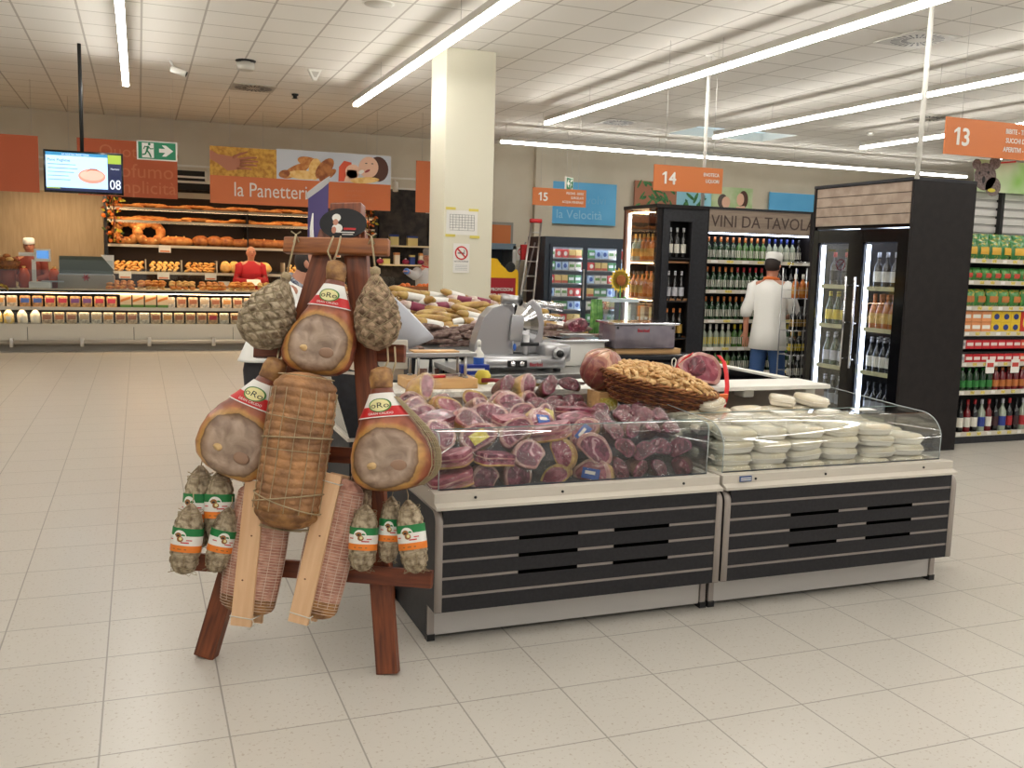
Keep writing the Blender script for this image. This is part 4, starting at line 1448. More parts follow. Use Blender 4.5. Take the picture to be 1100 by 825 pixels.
o = chunk('ribboned_ham', .105, .085, .12, m_cutpink, m_fat, m_cutpink, 21, film=False)
o.location = (2.88, 4.50, 1.045); o.rotation_euler = (-.25, .15, -.25); o.scale = (1.15, 1.15, 1.15)
tag(o, 'pink ham piece with red ribbon lying at right end of basket', 'ham')
s = MB(); s.sph((-.025, -.006, .005), (.045, .006, .045), m_cutdark, 16, 8); s.build('dark_muscle', o)
m_rib = mat('red_ribbon', (214, 28, 34), .4)
def ribbon(name, pts, wd, m, parent, side=(1, 0, 0), th=.0012):
    sd = Vector(side)
    q = MB(); q.loft([[tuple(Vector(p) - sd * wd / 2), tuple(Vector(p) + sd * wd / 2), tuple(Vector(p) + sd * wd / 2 + Vector((0, th, th))), tuple(Vector(p) - sd * wd / 2 + Vector((0, th, th)))] for p in pts], m)
    return q.build(name, parent)
ribbon('ribbon', [(.07, -.02, .075), (.09, -.05, .04), (.10, -.07, -.02), (.105, -.085, -.08), (.098, -.10, -.14), (.085, -.11, -.19)], .022, m_rib, o)
ribbon('ribbon', [(-.06, -.01, .06), (-.10, -.02, .03), (-.135, -.02, -.015), (-.11, -.02, -.04)], .028, m_rib, o, (.5, 0, .8))

# ---- packed cheese in the right counter -----------------------
m_cheese = mat('cream_cheese_slab', (244, 236, 216), .5, c2=(236, 222, 190), ns=10)
m_tray = mat('white_food_tray', (246, 240, 228), .35, coat=.3)


def make_tray():
    q = MB()
    def rg(s_, z, e=.0):
        pts = []
        for k in range(32):
            a = 2 * PI * k / 32; c, s2 = math.cos(a), math.sin(a)
            pts.append(((.101 * s_ + e) * abs(c) ** .5 * (1 if c > 0 else -1), (.07 * s_ + e) * abs(s2) ** .5 * (1 if s2 > 0 else -1), z))
        return pts
    q.loft([rg(.86, 0), rg(.93, .012), rg(.98, .024), rg(1.04, .026), rg(1.04, .029), rg(.95, .028)], m_tray)
    o = q.build('cheese_pack')
    q = MB(); q.loft([rg(.96, .024), rg(1.0, .034), rg(.97, .046), rg(.88, .053), rg(.4, .056)], m_cheese); q.build('cheese', o)
    q = MB()
    r2 = random.Random(5)
    q.loft([[(p[0] + r2.uniform(-.003, .003), p[1], p[2]) for p in rg(1.05, .028)], rg(1.0, .044), rg(.85, .056), [(p[0], p[1], p[2] + r2.uniform(-.002, .002)) for p in rg(.4, .058)]], m_film, cap=False); q.build('clear_film', o)
    return o


tray = Stock(tag(make_tray(), 'packed white cheese', 'cheese', 'packed cheeses in the right counter'))
rc = random.Random(4)
levels = ['bottom', 'second', 'third', 'top']
crow = [('front', 3.815, .615, 4, 6), ('second', 3.975, .615, 4, 6), ('third', 4.135, .62, 4, 6), ('rear', 4.30, .63, 4, 6)]
for rn, y, z0, nl, nc in crow:
    for c in range(nc):
        for l in range(nl):
            if rn != 'front' and l < (2 if rn == 'second' else 3): 
                if not (c == 0 or c == nc - 1): continue
            if c == nc - 1 and l == 3: continue
            x = 2.625 + c * .212 + rc.uniform(-.022, .022)
            lab = f'white cheese pack, {levels[l]} layer of the {rn} row, {nth(c)} stack from left'
            o = tray.put(loc=(x, y + rc.uniform(-.01, .01), z0 + l * .057), rot=(rc.uniform(-.05, .09), rc.uniform(-.07, .07), rc.uniform(-.25, .25)), label=lab)
for i, (x, y) in enumerate(((2.62, 4.36), (2.80, 4.30), (3.28, 4.31), (3.46, 4.29))):
    tray.put(loc=(x, y, .860), rot=(.10, .05 * (-1) ** i, .5 * i), label=f'loose white cheese pack lying on top at the back, {nth(i)} from left')
# cards lying on the glass
for i, (a, b, c_) in enumerate(((3.30, 3.95, .3), (3.52, 3.94, -.1), (2.75, 3.93, .1), (3.02, 3.95, -.2))):
    o = MB().bb(-.055, .055, -.035, .035, 0, .002, m_paper).build('price_card', loc=(a, b, .886), rot=(0, 0, c_))
    if i == 0: pc = o
    tag(o, f'white price card lying on the curved glass, {["third", "fourth", "first", "second"][i]} from left', 'card', 'price cards on the cheese counter glass')
o = MB().bb(-.08, .08, -.006, .006, 0, .03, mat('orange_tag', (226, 116, 60), .5)).build('orange_shelf_tag', loc=(2.86, 4.33, .90), rot=(.4, 0, .1))
tag(o, 'flat orange tag on the cheese behind the red ribbon', 'tag')

# ------------------------------------------------------------------ things behind the counters
t = thing('steel_table', 'stainless steel work table carrying the meat slicer', 'table', (1.88, 5.50, 0))
MB().bb(0, 1.70, 0, .85, .87, .905, m_steel, bev=.003).build('table_top', t)
MB().bb(.02, 1.68, .04, .82, .15, .83, m_dark).build('cupboard', t)
for x, y in ((.05, .03), (1.65, .03), (.05, .8), (1.65, .8)):
    MB().cyl((x, y, 0), (x, y, .87), .02, m_steel).build('leg', t)

m_slic = mat('slicer_aluminium', (182, 182, 184), .3, .75)
sl = thing('meat_slicer', 'polished aluminium meat slicer with red maker name on its base', 'slicer', (2.28, 5.80, .905), -.06)
MB().bb(-.30, .30, -.17, .17, .02, .10, m_slic, bev=.02).build('base', sl)
MB().bb(-.31, .12, -.20, -.10, .03, .085, m_slic, bev=.015).build('front_ledge', sl)
for x, y in ((-.25, -.13), (.25, -.13), (-.25, .13), (.25, .13)):
    MB().cyl((x, y, 0), (x, y, .025), .025, m_black).build('foot', sl)
q = MB(); pr = [(-.28, .10), (-.02, .10)] + [(-.02 + .0, .40)] + [(-.09 + .075 * math.cos(a), .36 + .06 * math.sin(a)) for a in [.2, .7, 1.2, 1.6]] + [(-.16, .40), (-.215, .34), (-.255, .24), (-.275, .16)]
q.prism(pr, -.02, .12, m_slic, 'y'); o_ = q.build('blade_cover', sl)
bmod = o_.modifiers.new('bevel', 'BEVEL'); bmod.width = .02; bmod.segments = 3
q = MB(); q.prism([(.0, .10), (.20, .10), (.215, .30), (.19, .41), (.13, .46), (.09, .43), (.0, .44)], .03, .06, m_slic, 'y'); o_ = q.build('gauge_plate', sl)
bmod = o_.modifiers.new('bevel', 'BEVEL'); bmod.width = .012; bmod.segments = 2
q = MB(); q.cyl((.0, .02, .28), (.0, .05, .28), .17, m_chrome, 40); q.build('blade', sl)
q = MB(); q.box((-.03, -.04, .27), (.085, .02, .17), m_slic, T=Matrix.Rotation(.1, 4, 'Y'), bev=.006); q.build('guard_plate', sl)
MB().cyl((-.10, -.02, .46), (.02, -.02, .45), .034, m_slic, 16, r2=.028).build('sharpener', sl)
MB().cyl((.02, -.02, .45), (.03, -.02, .45), .036, m_black, 16).build('sharpener_cap', sl)
MB().cyl((.15, .10, .43), (.36, .10, .40), .022, m_chrome, 14, r2=.03).build('pusher_handle', sl)
MB().cyl((.16, .10, .34), (.36, .10, .32), .018, m_chrome, 14).build('carriage_rod', sl)
MB().bb(.16, .34, -.15, .16, .06, .17, m_slic, bev=.02).build('gearbox', sl)
kn = MB().cyl((.24, -.155, .12), (.24, -.20, .12), .036, m_slic, 20).build('thickness_knob', sl)
MB().cyl((.24, -.20, .12), (.24, -.215, .12), .024, m_black, 16).build('knob_cap', kn)
MB().bb(.02, .42, .10, .38, .17, .185, m_chrome, bev=.004).build('food_table', sl)
MB().cyl((.06, -.05, .10), (.06, -.05, .23), .022, m_slic, 14).build('post', sl)
MB().cyl((.02, -.07, .17), (.14, -.07, .17), .012, m_black, 10).build('lever', sl)
MB().sph((-.02, -.06, .15), (.012, .012, .024), m_sticker_b, 10, 6).build('blue_knob', sl)
bp_ = MB().bb(-.11, .02, -.206, -.199, .035, .078, m_black, bev=.003).build('button_panel', sl)
for x in (-.075, -.015):
    MB().cyl((x, -.206, .057), (x, -.212, .057), .016, m_chrome, 16).build('push_button', bp_)
q = MB(); put_text(q, 'Berkel', .034, .03, .045, -.2015 + .03, mat('maker_red', (176, 30, 48), .4), 'L', bold=.001)
q = MB(); put_text(q, 'Berkel', .034, .04, .04, -.2015, mat('maker_red', (176, 30, 48), .4), 'L', bold=.001); q.build('maker_name', sl)
MB().bb(-.305, -.25, -.2035, -.199, .035, .08, m_paper).build('rating_label', sl)
# steel chute box to the right of the slicer
t = thing('scrap_box', 'white box right of the slicer on the steel table', 'box', (2.82, 6.02, .905))
MB().bb(-.17, .17, -.12, .14, 0, .17, m_white, bev=.01).build('box', t)
MB().bb(-.2, .19, -.15, .16, .17, .185, m_chrome, bev=.003).build('lid', t)

t = thing('vacuum_packer', 'second table machine with clear front lid, right of the slicer', 'machine', (3.30, 5.95, .905), -.05)
MB().bb(-.42, .33, -.20, .26, 0, .09, m_gloss_black, bev=.01).build('base', t)
MB().bb(.30, .33, -.204, -.20, .03, .06, m_red).build('switch', t)
MB().bb(-.25, .25, -.12, .16, .09, .125, m_block, bev=.003).build('board', t)
q = MB(); q.bb(-.27, .19, -.14, .14, .125, .29, mat('smoky_steel', (150, 142, 148), .22, .6, c2=(120, 110, 124), ns=5), bev=.008); l_ = q.build('lid', t)
MB().bb(-.29, .21, -.16, .16, .29, .305, m_chrome, bev=.003).build('lid_frame', l_)
for x in (-.25, .17): MB().cyl((x, -.141, .27), (x, -.146, .27), .009, m_black, 10).build('screw', l_)
q = MB(); put_text(q, 'Berkel', .035, -.10, .24, -.1425, mat('maker_red', (176, 30, 48), .4), 'L', bold=.001); q.build('maker_name', l_)
o = chunk('meat_block', .09, .055, .10, m_cutdark, m_cutham, m_netdark, 31, film=False)
o.location = (2.95, 6.25, .965 + .17); o.rotation_euler = (0, 0, .2)
tag(o, 'dark meat block lying left of the clear lidded machine', 'meat')
o.location.z = 1.155
t = thing('meat_stand', 'small steel stand under the dark meat block', 'stand', (2.95, 6.27, .905))
MB().bb(-.1, .1, -.09, .09, .18, .19, m_steel).build('plate', t)
for x in (-.08, .08):
    for y in (-.07, .07): MB().cyl((x, y, 0), (x, y, .18), .008, m_steel, 8).build('leg', t)

# cutting block with steel stand
t = thing('cutting_block', 'thick pale beech cutting block left of the ham heap', 'cutting board', (1.50, 4.93, .92), -.03)
MB().bb(-.20, .19, -.11, .12, 0, .055, m_block, bev=.006).build('board', t)
MB().bb(-.20, .19, -.106, .116, -.0, .001, m_dark).build('underside', t)
t = thing('steel_stand', 'small stainless table stand with four legs on the cutting block', 'stand', (1.50, 4.93, .975), -.03)
MB().bb(-.20, .19, -.08, .10, .115, .135, m_steel, bev=.002).build('plate', t)
for x, y in ((-.13, -.07), (.13, -.07), (-.14, .08), (.13, .08)):
    MB().cyl((x, y, 0), (x, y, .115), .008, m_steel, 10).build('leg', t)
    MB().cyl((x, y, 0), (x, y, .008), .015, m_steel, 10).build('foot', t)
MB().bb(-.15, .10, -.05, .06, .135, .142, m_block).build('wood_insert', t)
t = thing('red_handled_knife', 'red handled knife lying on the cutting block under the stand', 'knife', (1.47, 4.87, .982), .1)
MB().cyl((-.05, 0, 0), (.05, 0, 0), .008, m_red, 8).build('handle', t)
MB().bb(.05, .17, -.001, .001, -.007, .012, m_chrome).build('blade', t)
kc = [mat('knife_red', (130, 34, 40), .4), mat('knife_grey', (96, 100, 108), .4), mat('knife_red', (130, 34, 40), .4), mat('knife_black', (40, 42, 48), .4)]
for i, (x, a) in enumerate(((1.83, -.7), (1.91, -.75), (2.00, -.62), (2.09, -.6))):
    t = thing('sharpening_knife', f'{["dull red", "grey", "long dull red", "black"][i]} handled knife on worktop behind ham heap, {nth(i)} from left', 'knife', (x, 4.90, .945), a, 'knives behind the heap')
    MB().tube([(-.09, 0, 0), (-.02, 0, .006), (.05, 0, 0)], [.014, .011, .015], kc[i], 10).build('handle', t)
    MB().prism([(.05, -.015), (.24, -.012), (.27, .004), (.05, .014)], -.0015, .0015, m_chrome, 'y').build('blade', t)
t = thing('spray_bottle', 'white bottle with blue label standing between stand and slicer', 'bottle', (1.97, 5.62, .905))
q = MB(); q.lathe([(.03, 0), (.033, .02), (.033, .12), (.012, .15), (.012, .17)], m_white, 16); q.build('bottle', t)
MB().lathe([(.034, .04), (.034, .10)], m_sticker_b, 16, cap=False).build('label', t)
MB().lathe([(.014, .165), (.014, .20), (.005, .21)], m_white, 12).build('cap', t)
t = thing('foil_box', 'blue cardboard box with white lettering left of the slicer', 'box', (1.92, 5.56, .905), -.1)
MB().bb(-.09, .09, -.03, .03, 0, .06, mat('carton_blue', (30, 52, 140), .4)).build('carton', t)
q = MB(); q.bb(-.06, .06, -.032, -.030, .025, .04, m_paper); q.build('printed_lines', t)
o = MB().lathe([(.025, 0), (.042, .02), (.045, .05), (.03, .075), (.0, .08)], mat('sponge_yellow', (212, 196, 80), .8, bump=.4), 16).build('yellow_pot', loc=(1.76, 5.35, .905))
tag(o, 'small yellow pot left of the blue cardboard box', 'pot'); o.location = (1.80, 5.60, .905)
o.location = (1.78, 5.0, .92)

# scale with pale plastic hood
t = thing('scale_hood', 'pale grey curved plastic hood right of the upper brown netted ham', 'scale', at(415, 378, y=5.25), -.1)
rg_ = []
for k in range(9):
    f = k / 8
    rg_.append([(-.03 + .30 * f, .02, .36 - .27 * f ** 1.2), (-.03 + .30 * f, -.0, .36 - .27 * f ** 1.2 - .015), (-.02 + .16 * f, 0, .06 - .04 * f), (-.02 + .16 * f, .02, .06 - .04 * f)])
MB().loft(rg_, mat('pale_grey_plastic', (176, 180, 190), .4)).build('hood', t)
MB().bb(-.02, .12, -.02, .2, -.10, .07, mat('scale_body', (186, 180, 168), .5), bev=.01).build('body', t)
MB().bb(0, .1, 0, .16, -(t.location.z - .92), -.10, m_steel).build('post', t)
t = thing('scale_table', 'narrow dark counter carrying the grey hooded scale', 'counter', (1.12, 5.2, 0))
MB().bb(0, .55, 0, .28, .88, .92, m_anth).build('top', t)
MB().bb(.02, .53, .02, .26, 0, .88, m_dark).build('cabinet', t)

# ---- salami island -------------------------------------------
t = thing('salami_counter', 'steel edged island counter heaped with long salami, left of slicer', 'display counter', (1.72, 6.35, 0))
MB().bb(0, 1.6, 0, 1.7, .55, .93, m_anth).build('body', t)
MB().bb(.0, 1.6, .05, 1.7, 0, .55, m_dark).build('plinth', t)
q = MB(); q.prism([(-.02, .93), (1.72, 1.16), (1.72, 1.20), (-.02, .985)], -.01, 1.62, m_steel, 'x'); q.build('sloping_tray', t)
MB().bb(-.02, 1.62, -.03, -.02, .93, 1.0, m_steel).build('front_rail', t)
for i in range(6):
    o = MB().bb(-.045, .045, -.01, .01, -.16, 0, m_paper).bb(-.035, .035, -.012, -.01, -.11, -.06, mat('pack_brown', (134, 96, 84), .5)).build('hanging_pack', loc=(1.80 + .115 * i, 6.30, .92), rot=(0, .06 * (-1) ** i, 0))
    tag(o, f'white hanging packet under salami tray, {nth(i)} from left', 'packet', 'packets hanging below the salami tray')
m_sal1 = mat('salami_gold', (188, 156, 84), .5, c2=(158, 120, 62), ns=16, coat=.3)
m_sal2 = mat('salami_grey', (138, 116, 106), .7, c2=(96, 72, 66), ns=30, bump=.3)
m_sal3 = mat('salami_white', (212, 202, 190), .6, c2=(176, 150, 140), ns=20)


def mk_sal(name, L, r, m, bend, band=None):
    n = 14; pts = []; rr = []
    for i in range(n + 1):
        t_ = i / n; x = (t_ - .5) * L
        pts.append((x, bend * math.sin(PI * t_), 0)); rr.append(r * (max(.06, 1 - abs(2 * t_ - 1) ** 5)) ** .5)
    o = MB().tube(pts, rr, m, 12).build(name)
    if band is not None:
        q = MB(); q.tube([(-.2 * L, bend * math.sin(PI * .3), 0), (0, bend, 0), (.2 * L, bend * math.sin(PI * .7), 0)], r * 1.04, band, 12); q.build('paper_band', o)
    return o


sA = Stock(tag(mk_sal('salami', .36, .030, m_sal1, .02, m_paper), 'gold salami', 'salami'))
sB = Stock(tag(mk_sal('salami', .36, .032, m_sal1, .01, None), 'gold salami', 'salami'))
sC = Stock(tag(mk_sal('thin_salami', .26, .017, m_sal2, .03, None), 'grey salami', 'salami'))
sD = Stock(tag(mk_sal('salami', .30, .034, m_sal3, .01, mat('band_maroon', (128, 44, 70), .5)), 'white salami', 'salami'))
rs = random.Random(9)
for row in range(5):
    for c in range(14):
        x = 1.78 + c * .105 + rs.uniform(-.03, .03); y = 6.42 + row * .055
        z = .985 + .0 + row * .016 + .03 * ((row + c * 2) % 3)
        sC.put(loc=(x, y, z + .02), rot=(rs.uniform(-.1, .1), rs.uniform(-.12, .12), rs.uniform(-.35, .35) + (PI / 2 if rs.random() < .35 else 0)),
               label='thin grey-brown salami in the front heap of the island tray', group='thin grey salami in the front heap')['group'] = 'thin grey salami in the front heap'
for row in range(8):
    for c in range(7):
        x = 1.85 + c * .20 + rs.uniform(-.04, .04) + .03 * (row % 2); y = 6.72 + row * .12
        z = 1.06 + row * .035 + .03 * (c % 2) - max(0, c - 2) * .022 * (row > 1)
        s_ = (sA, sB, sA, sB, sD)[(row * 3 + c * 2) % 5]
        g = {id(sA): ('gold salami with white paper band', 'banded gold salami'), id(sB): ('plain gold salami without band', 'plain gold salami'), id(sD): ('pale salami with maroon band', 'maroon banded salami')}[id(s_)]
        s_.put(loc=(x, y, z), rot=(0, rs.uniform(-.15, .25), rs.uniform(-.5, .7) + (.9 if rs.random() < .2 else 0)), label=g[0] + ' in the heap left of the slicer', group=g[1])['group'] = g[1]

# ---- bottle builder --------------------------------------------
BT = {}
cols = {'green': (30, 62, 34), 'dark': (20, 24, 22), 'clear': (150, 160, 142), 'amber': (176, 96, 30), 'red': (112, 16, 26), 'yellow': (214, 190, 60), 'black': (12, 12, 14), 'white': (214, 210, 190), 'lime': (66, 106, 46), 'brandy': (190, 110, 40)}


def bottle(kind, glass, lab, cap, h=.30, r=.038, parts=True):
    key = (kind, glass, lab, cap, h, r, parts)
    if key in BT: return BT[key]
    if kind == 'wine': pr = [(r * .96, 0), (r, .01), (r, h * .58), (r * .8, h * .66), (r * .38, h * .74), (r * .36, h * .96), (r * .40, h * .97), (r * .40, h)]
    elif kind == 'spark': pr = [(r * .96, 0), (r * 1.05, .01), (r * 1.05, h * .50), (r * .75, h * .64), (r * .40, h * .80), (r * .36, h * .93), (r * .44, h * .94), (r * .40, h)]
    elif kind == 'water': pr = [(r * .9, 0), (r, .02), (r * .95, h * .4), (r, h * .7), (r * .4, h * .9), (r * .38, h)]
    else: pr = [(r * 1.1, 0), (r * 1.15, .01), (r * 1.15, h * .62), (r * .5, h * .74), (r * .36, h * .8), (r * .36, h)]
    g = mat('glass_' + glass, cols[glass], .12, coat=.8)
    cm = mat('cap_' + str(cap), cap, .35, .1); lm = mat('blab_' + str(lab), lab, .6)
    R2 = pr[1][0] * 1.02 if kind != 'water' else r * 1.02
    q = MB(); q.lathe(pr, g, 14)
    if parts:
        o = q.build({'wine': 'wine_bottle', 'spark': 'sparkling_wine_bottle', 'water': 'bottle', 'spirit': 'spirit_bottle'}[kind])
        MB().lathe([(R2, h * .16), (R2, h * .46)], lm, 14, cap=False).build('label', o)
        MB().lathe([(r * .41, h * .86), (r * .43, h * .87), (r * .43, h * 1.005), (r * .2, h * 1.01)], cm, 12).build('cap', o)
    else:
        q.lathe([(R2, h * .16), (R2, h * .46)], lm, 10, cap=False)
        q.lathe([(r * .41, h * .80), (r * .43, h * .87), (r * .43, h * 1.005), (r * .2, h * 1.01)], cm, 8)
        o = q.build({'wine': 'wine_bottle', 'spark': 'sparkling_wine_bottle', 'water': 'bottle', 'spirit': 'spirit_bottle'}[kind])
    tag(o, 'bottle', 'bottle')
    BT[key] = Stock(o)
    return BT[key]


WH, YE, RE, OR, GO, BL, BU, SI = (224, 220, 208), (222, 196, 60), (166, 34, 38), (190, 112, 54), (188, 150, 70), (24, 24, 28), (40, 60, 140), (190, 190, 196)
GR = (50, 130, 60)

# ---- tall wine fridge (doors face left) -------------------------
m_fglass = clear_mat('fridge_glass', (248, 250, 252), .035, .4)
FX, FY0, FY1, FX1, FH = 6.25, 6.57, 7.90, 6.95, 2.40
fr = thing('wine_fridge', 'tall black two-door wine fridge with white light strips and dark side', 'fridge', (FX, FY0, 0))
LY = FY1 - FY0
MB().bb(0, .70, 0, .03, 0, FH, m_darkwood).build('side_panel', fr)
MB().bb(0, .70, LY - .03, LY, 0, FH, m_darkwood).build('side_panel', fr)
MB().bb(.66, .70, .03, LY - .03, 0, FH, m_dark).build('back_panel', fr)
MB().bb(-.004, .70, 0, LY, FH, FH + .025, m_anth).build('top_cap', fr)
MB().bb(0.02, .66, .03, LY - .03, 0, .12, m_gloss_black).build('plinth', fr)
q = MB()
for i in range(4):
    z = 2.03 + i * .092
    MB().bb(.004, .02, .04, LY - .04, z, z + .086, mat('fridge_plank', (168, 150, 134), .6, c2=(150, 132, 118), ns=9), bev=.002).build('header_plank', fr)
MB().bb(.02, .66, .03, LY - .03, 2.0, 2.03, m_gloss_black).build('ceiling_panel', fr)
MB().bb(.02, .03, .03, LY - .03, 2.02, FH, m_dark).build('header_backing', fr)
mid = LY / 2
for di, (a, b) in enumerate(((mid, LY - .035), (.035, mid))):
    d = MB()
    d.bb(.0, .035, a, a + .12, .12, 1.99, m_gloss_black)
    d.bb(.0, .035, b - .07, b, .12, 1.99, m_gloss_black)
    d.bb(.001, .034, a + .001, b - .001, 1.87, 1.989, m_gloss_black); d.bb(.001, .034, a + .001, b - .001, .121, .22, m_gloss_black)
    do = d.build('door', fr)
    MB().bb(.015, .018, a + .12, b - .07, .22, 1.86, m_fglass).build('door_glass', do)
    hy = a + .06 if di == 0 else b - .06
    h_ = MB(); h_.cyl((-.05, hy, .70), (-.05, hy, 1.55), .011, m_chrome, 10)
    for z in (.78, 1.47, 1.12): h_.cyl((-.05, hy, z), (0, hy, z), .008, m_chrome, 8)
    h_.build('handle', do)
    MB().bb(.05, .075, b - .10, b - .07, .24, 1.85, m_cool).build('light_or_fill_strip', fr)
    MB().bb(.10, .5, a + .1, b - .1, 1.975, 1.985, mat('added_cool_glow', (225, 235, 255), .4, emit=7)).build('added_top_glow', fr)  # glowing panel added to brighten the fridge interior
    MB().bb(.03, .66, b - .02 if di == 0 else b, b + .0 if di == 0 else b + .012, .12, 2.0, m_black).build('divider', fr)
    bk_ = MB().bb(.60, .65, a + .02, b - .02, .12, 1.99, mat('fridge_back', (150, 154, 170), .5)).build('rear_liner', fr)
    kinds_ = [[('wine', 'black', (40, 34, 30), RE), ('spark', 'green', YE, YE), ('spark', 'green', SI, SI), ('spark', 'dark', SI, SI)],
              [('wine', 'black', WH, SI), ('spark', 'amber', GO, OR), ('spark', 'dark', WH, SI), ('wine', 'black', SI, BL)]][di]
    for si, z in enumerate((1.46, 1.08, .68, .26)):
        MB().bb(.06, .55, a + .04, b - .05, z - .012, z, m_alu).build('shelf', fr)
        MB().bb(.05, .06, a + .10, b - .07, z - .03, z + .01, mat('price_rail', (196, 190, 150), .4)).build('price_rail', fr)
        n = (2 if si == 0 else 3) if di == 0 else (3, 4, 4, 4)[si]
        for j in range(n):
            k, g, l_, c_ = kinds_[si]
            y = FY0 + a + .19 + (b - a - .30) * (j + .5) / n
            bt = bottle(k, g, l_, c_, .32, .040)
            side = 'left' if di == 0 else 'right'
            nm = {RE: 'red-capped', YE: 'yellow-labelled', SI: 'silver-capped', OR: 'amber', BL: 'black'}.get(c_, 'dark')
            bt.put(loc=(FX + .12, y, z), label=f'{nm} bottle in {side} fridge door, {nth(si)} shelf from top, {nth(n - 1 - j)} from left', group='bottles in the tall wine fridge')['group'] = 'bottles in the tall wine fridge'
            if si in (1, 2) :
                bt.put(loc=(FX + .24, y + .02, z), label=f'{nm} second-row bottle in {side} fridge door, {nth(si)} shelf, {nth(n - 1 - j)} from left', group='bottles in the tall wine fridge')

# ---- shelving at the right edge ----------------------------------
SX, SY = 7.13, 6.80
sh = thing('grocery_shelving', 'dark shelving stacked with snacks, drinks and wine at the right edge', 'shelving', (SX, SY, 0))
SW = 1.9
MB().bb(0, SW, .42, .46, 0, 1.98, m_dark).build('back_panel', sh)
MB().bb(0, SW, .42, .46, 1.98, 2.50, mat('grey_slatwall', (176, 174, 170), .5)).build('upper_back', sh)
for i in range(6): MB().bb(0, SW, .405, .42, 2.02 + i * .08, 2.075 + i * .08, mat('white_slat', (206, 204, 200), .5)).build('slat', sh)
MB().bb(0, .04, .0, .46, 0, 2.3, m_dark).build('upright', sh)
MB().bb(SW - .04, SW, .0, .46, 0, 2.3, m_dark).build('upright', sh)
MB().bb(.78, .82, .36, .42, 1.9, 2.5, m_black).build('upright', sh)
rails = (.10, .50, .77, 1.06, 1.30, 1.54, 1.74)
m_rail = mat('label_rail', (206, 200, 186), .4)
for i, z in enumerate(rails):
    o_ = MB().bb(.0, SW, .0, .42, z - .02, z, m_alu).build('shelf', sh)
    MB().bb(.0, SW, -.012, 0, z - .03, z + .012, m_rail).build('price_rail', o_)
    for k in range(14):
        x = .06 + k * .13; MB().bb(x, x + .05, -.014, -.012, z - .022, z + .006, m_sticker_y if k % 3 else m_paper).build('price_tag', o_)
MB().bb(0, SW, .0, .42, 0, .07, m_anth).build('plinth', sh)
sn = ['lowest', 'second lowest', 'third lowest', 'fourth lowest', 'fifth lowest', 'sixth lowest', 'top']


def put_row(n, x0, dx, fn):
    for i in range(n): fn(i, x0 + i * dx)


def wrow(i, x):
    k = [('wine', 'black', WH, RE), ('wine', 'black', (60, 30, 34), BL), ('wine', 'dark', WH, BL), ('spirit', 'clear', BU, SI), ('spirit', 'clear', RE, SI), ('wine', 'red', WH, RE), ('wine', 'black', RE, RE)][(i * 5 // 2) % 7]
    b = bottle(*k, .31, .034)
    b.put(loc=(SX + x, SY + .07, .10), label=f'{("dark", "black", "dark", "clear", "clear", "red", "black")[(i * 5 // 2) % 7]} wine or spirit bottle on lowest shelf at right edge, {nth(i)} from left', group='bottles on the lowest right shelf')['group'] = 'bottles on the lowest right shelf'


put_row(18, .08, .09, wrow)


def srow(i, x):
    g, l = (('lime', GR), ('red', OR), ('red', RE))[0 if i < 6 else (1 if i < 12 else 2)]
    b = bottle('water', g if i >= 6 else 'green', l, OR if i >= 6 else GR, .22, .034)
    b.put(loc=(SX + x, SY + .07, .50), label=f'{"green" if i < 6 else "orange-red" if i < 12 else "red"} soft drink bottle on second lowest right-edge shelf, {nth(i)} from left', group='soft drinks on the right shelf')['group'] = 'soft drinks on the right shelf'


put_row(21, .07, .085, srow)


def carton(name, c1, c2, w_, h_, d_, style):
    q = MB(); q.bb(-w_ / 2, w_ / 2, 0, d_, 0, h_, mat('pk_' + str(c1), c1, .4), bev=.003)
    o = q.build(name)
    q = MB()
    if style == 0: q.bb(-w_ * .4, w_ * .4, -.002, 0, h_ * .35, h_ * .7, mat('pk_' + str(c2), c2, .4))
    elif style == 1: q.ell(0, h_ * .5, w_ * .28, h_ * .28, -.002, mat('pk_' + str(c2), c2, .4), 16)
    else: q.bb(-w_ * .5, w_ * .5, -.002, 0, 0, h_ * .3, mat('pk_' + str(c2), c2, .4))
    q.build('printed_panel', o)
    return Stock(tag(o, name, 'package'))


can = carton('drink_carton', (196, 34, 44), (236, 220, 214), .095, .085, .08, 0)
can2 = carton('drink_carton', (214, 74, 52), (240, 220, 200), .095, .085, .08, 0)
canw = carton('drink_carton', (206, 200, 196), (150, 150, 156), .095, .085, .08, 0)
for lv in range(2):
    for i in range(18):
        s_ = canw if i == 0 else (can if i < 8 else can2)
        s_.put(loc=(SX + .08 + i * .10, SY + .03, .77 + lv * .135), label=f'{"grey" if i == 0 else "red" if i < 8 else "orange-red"} drink pack, {["lower", "upper"][lv]} layer on third lowest right shelf, {nth(i)} from left', group='red drink packs')['group'] = 'red drink packs'
    t_ = MB().bb(0, SW - .1, 0, .3, 0, .018, m_black).build('layer_board', sh, loc=(.05, .05, .857 + lv * .135))
jb = [carton('juice_box', (226, 150, 96), (240, 236, 226), .12, .10, .1, 0), carton('juice_box', (232, 196, 50), (40, 60, 130), .12, .10, .1, 1), carton('juice_box', (204, 50, 40), (236, 220, 90), .12, .20, .1, 1)]
for lv in range(2):
    for i in range(14):
        s_ = jb[0] if i < 3 else jb[1] if i < 6 else jb[2]
        if s_ is jb[2] and lv: continue
        s_.put(loc=(SX + .11 + i * .125, SY + .03, 1.06 + lv * .102), label=f'{"pale orange" if i < 3 else "yellow" if i < 6 else "red and yellow"} box, {["lower", "upper"][lv]} layer on fourth lowest right shelf, {nth(i)} from left', group='juice boxes at the right edge')['group'] = 'juice boxes at the right edge'


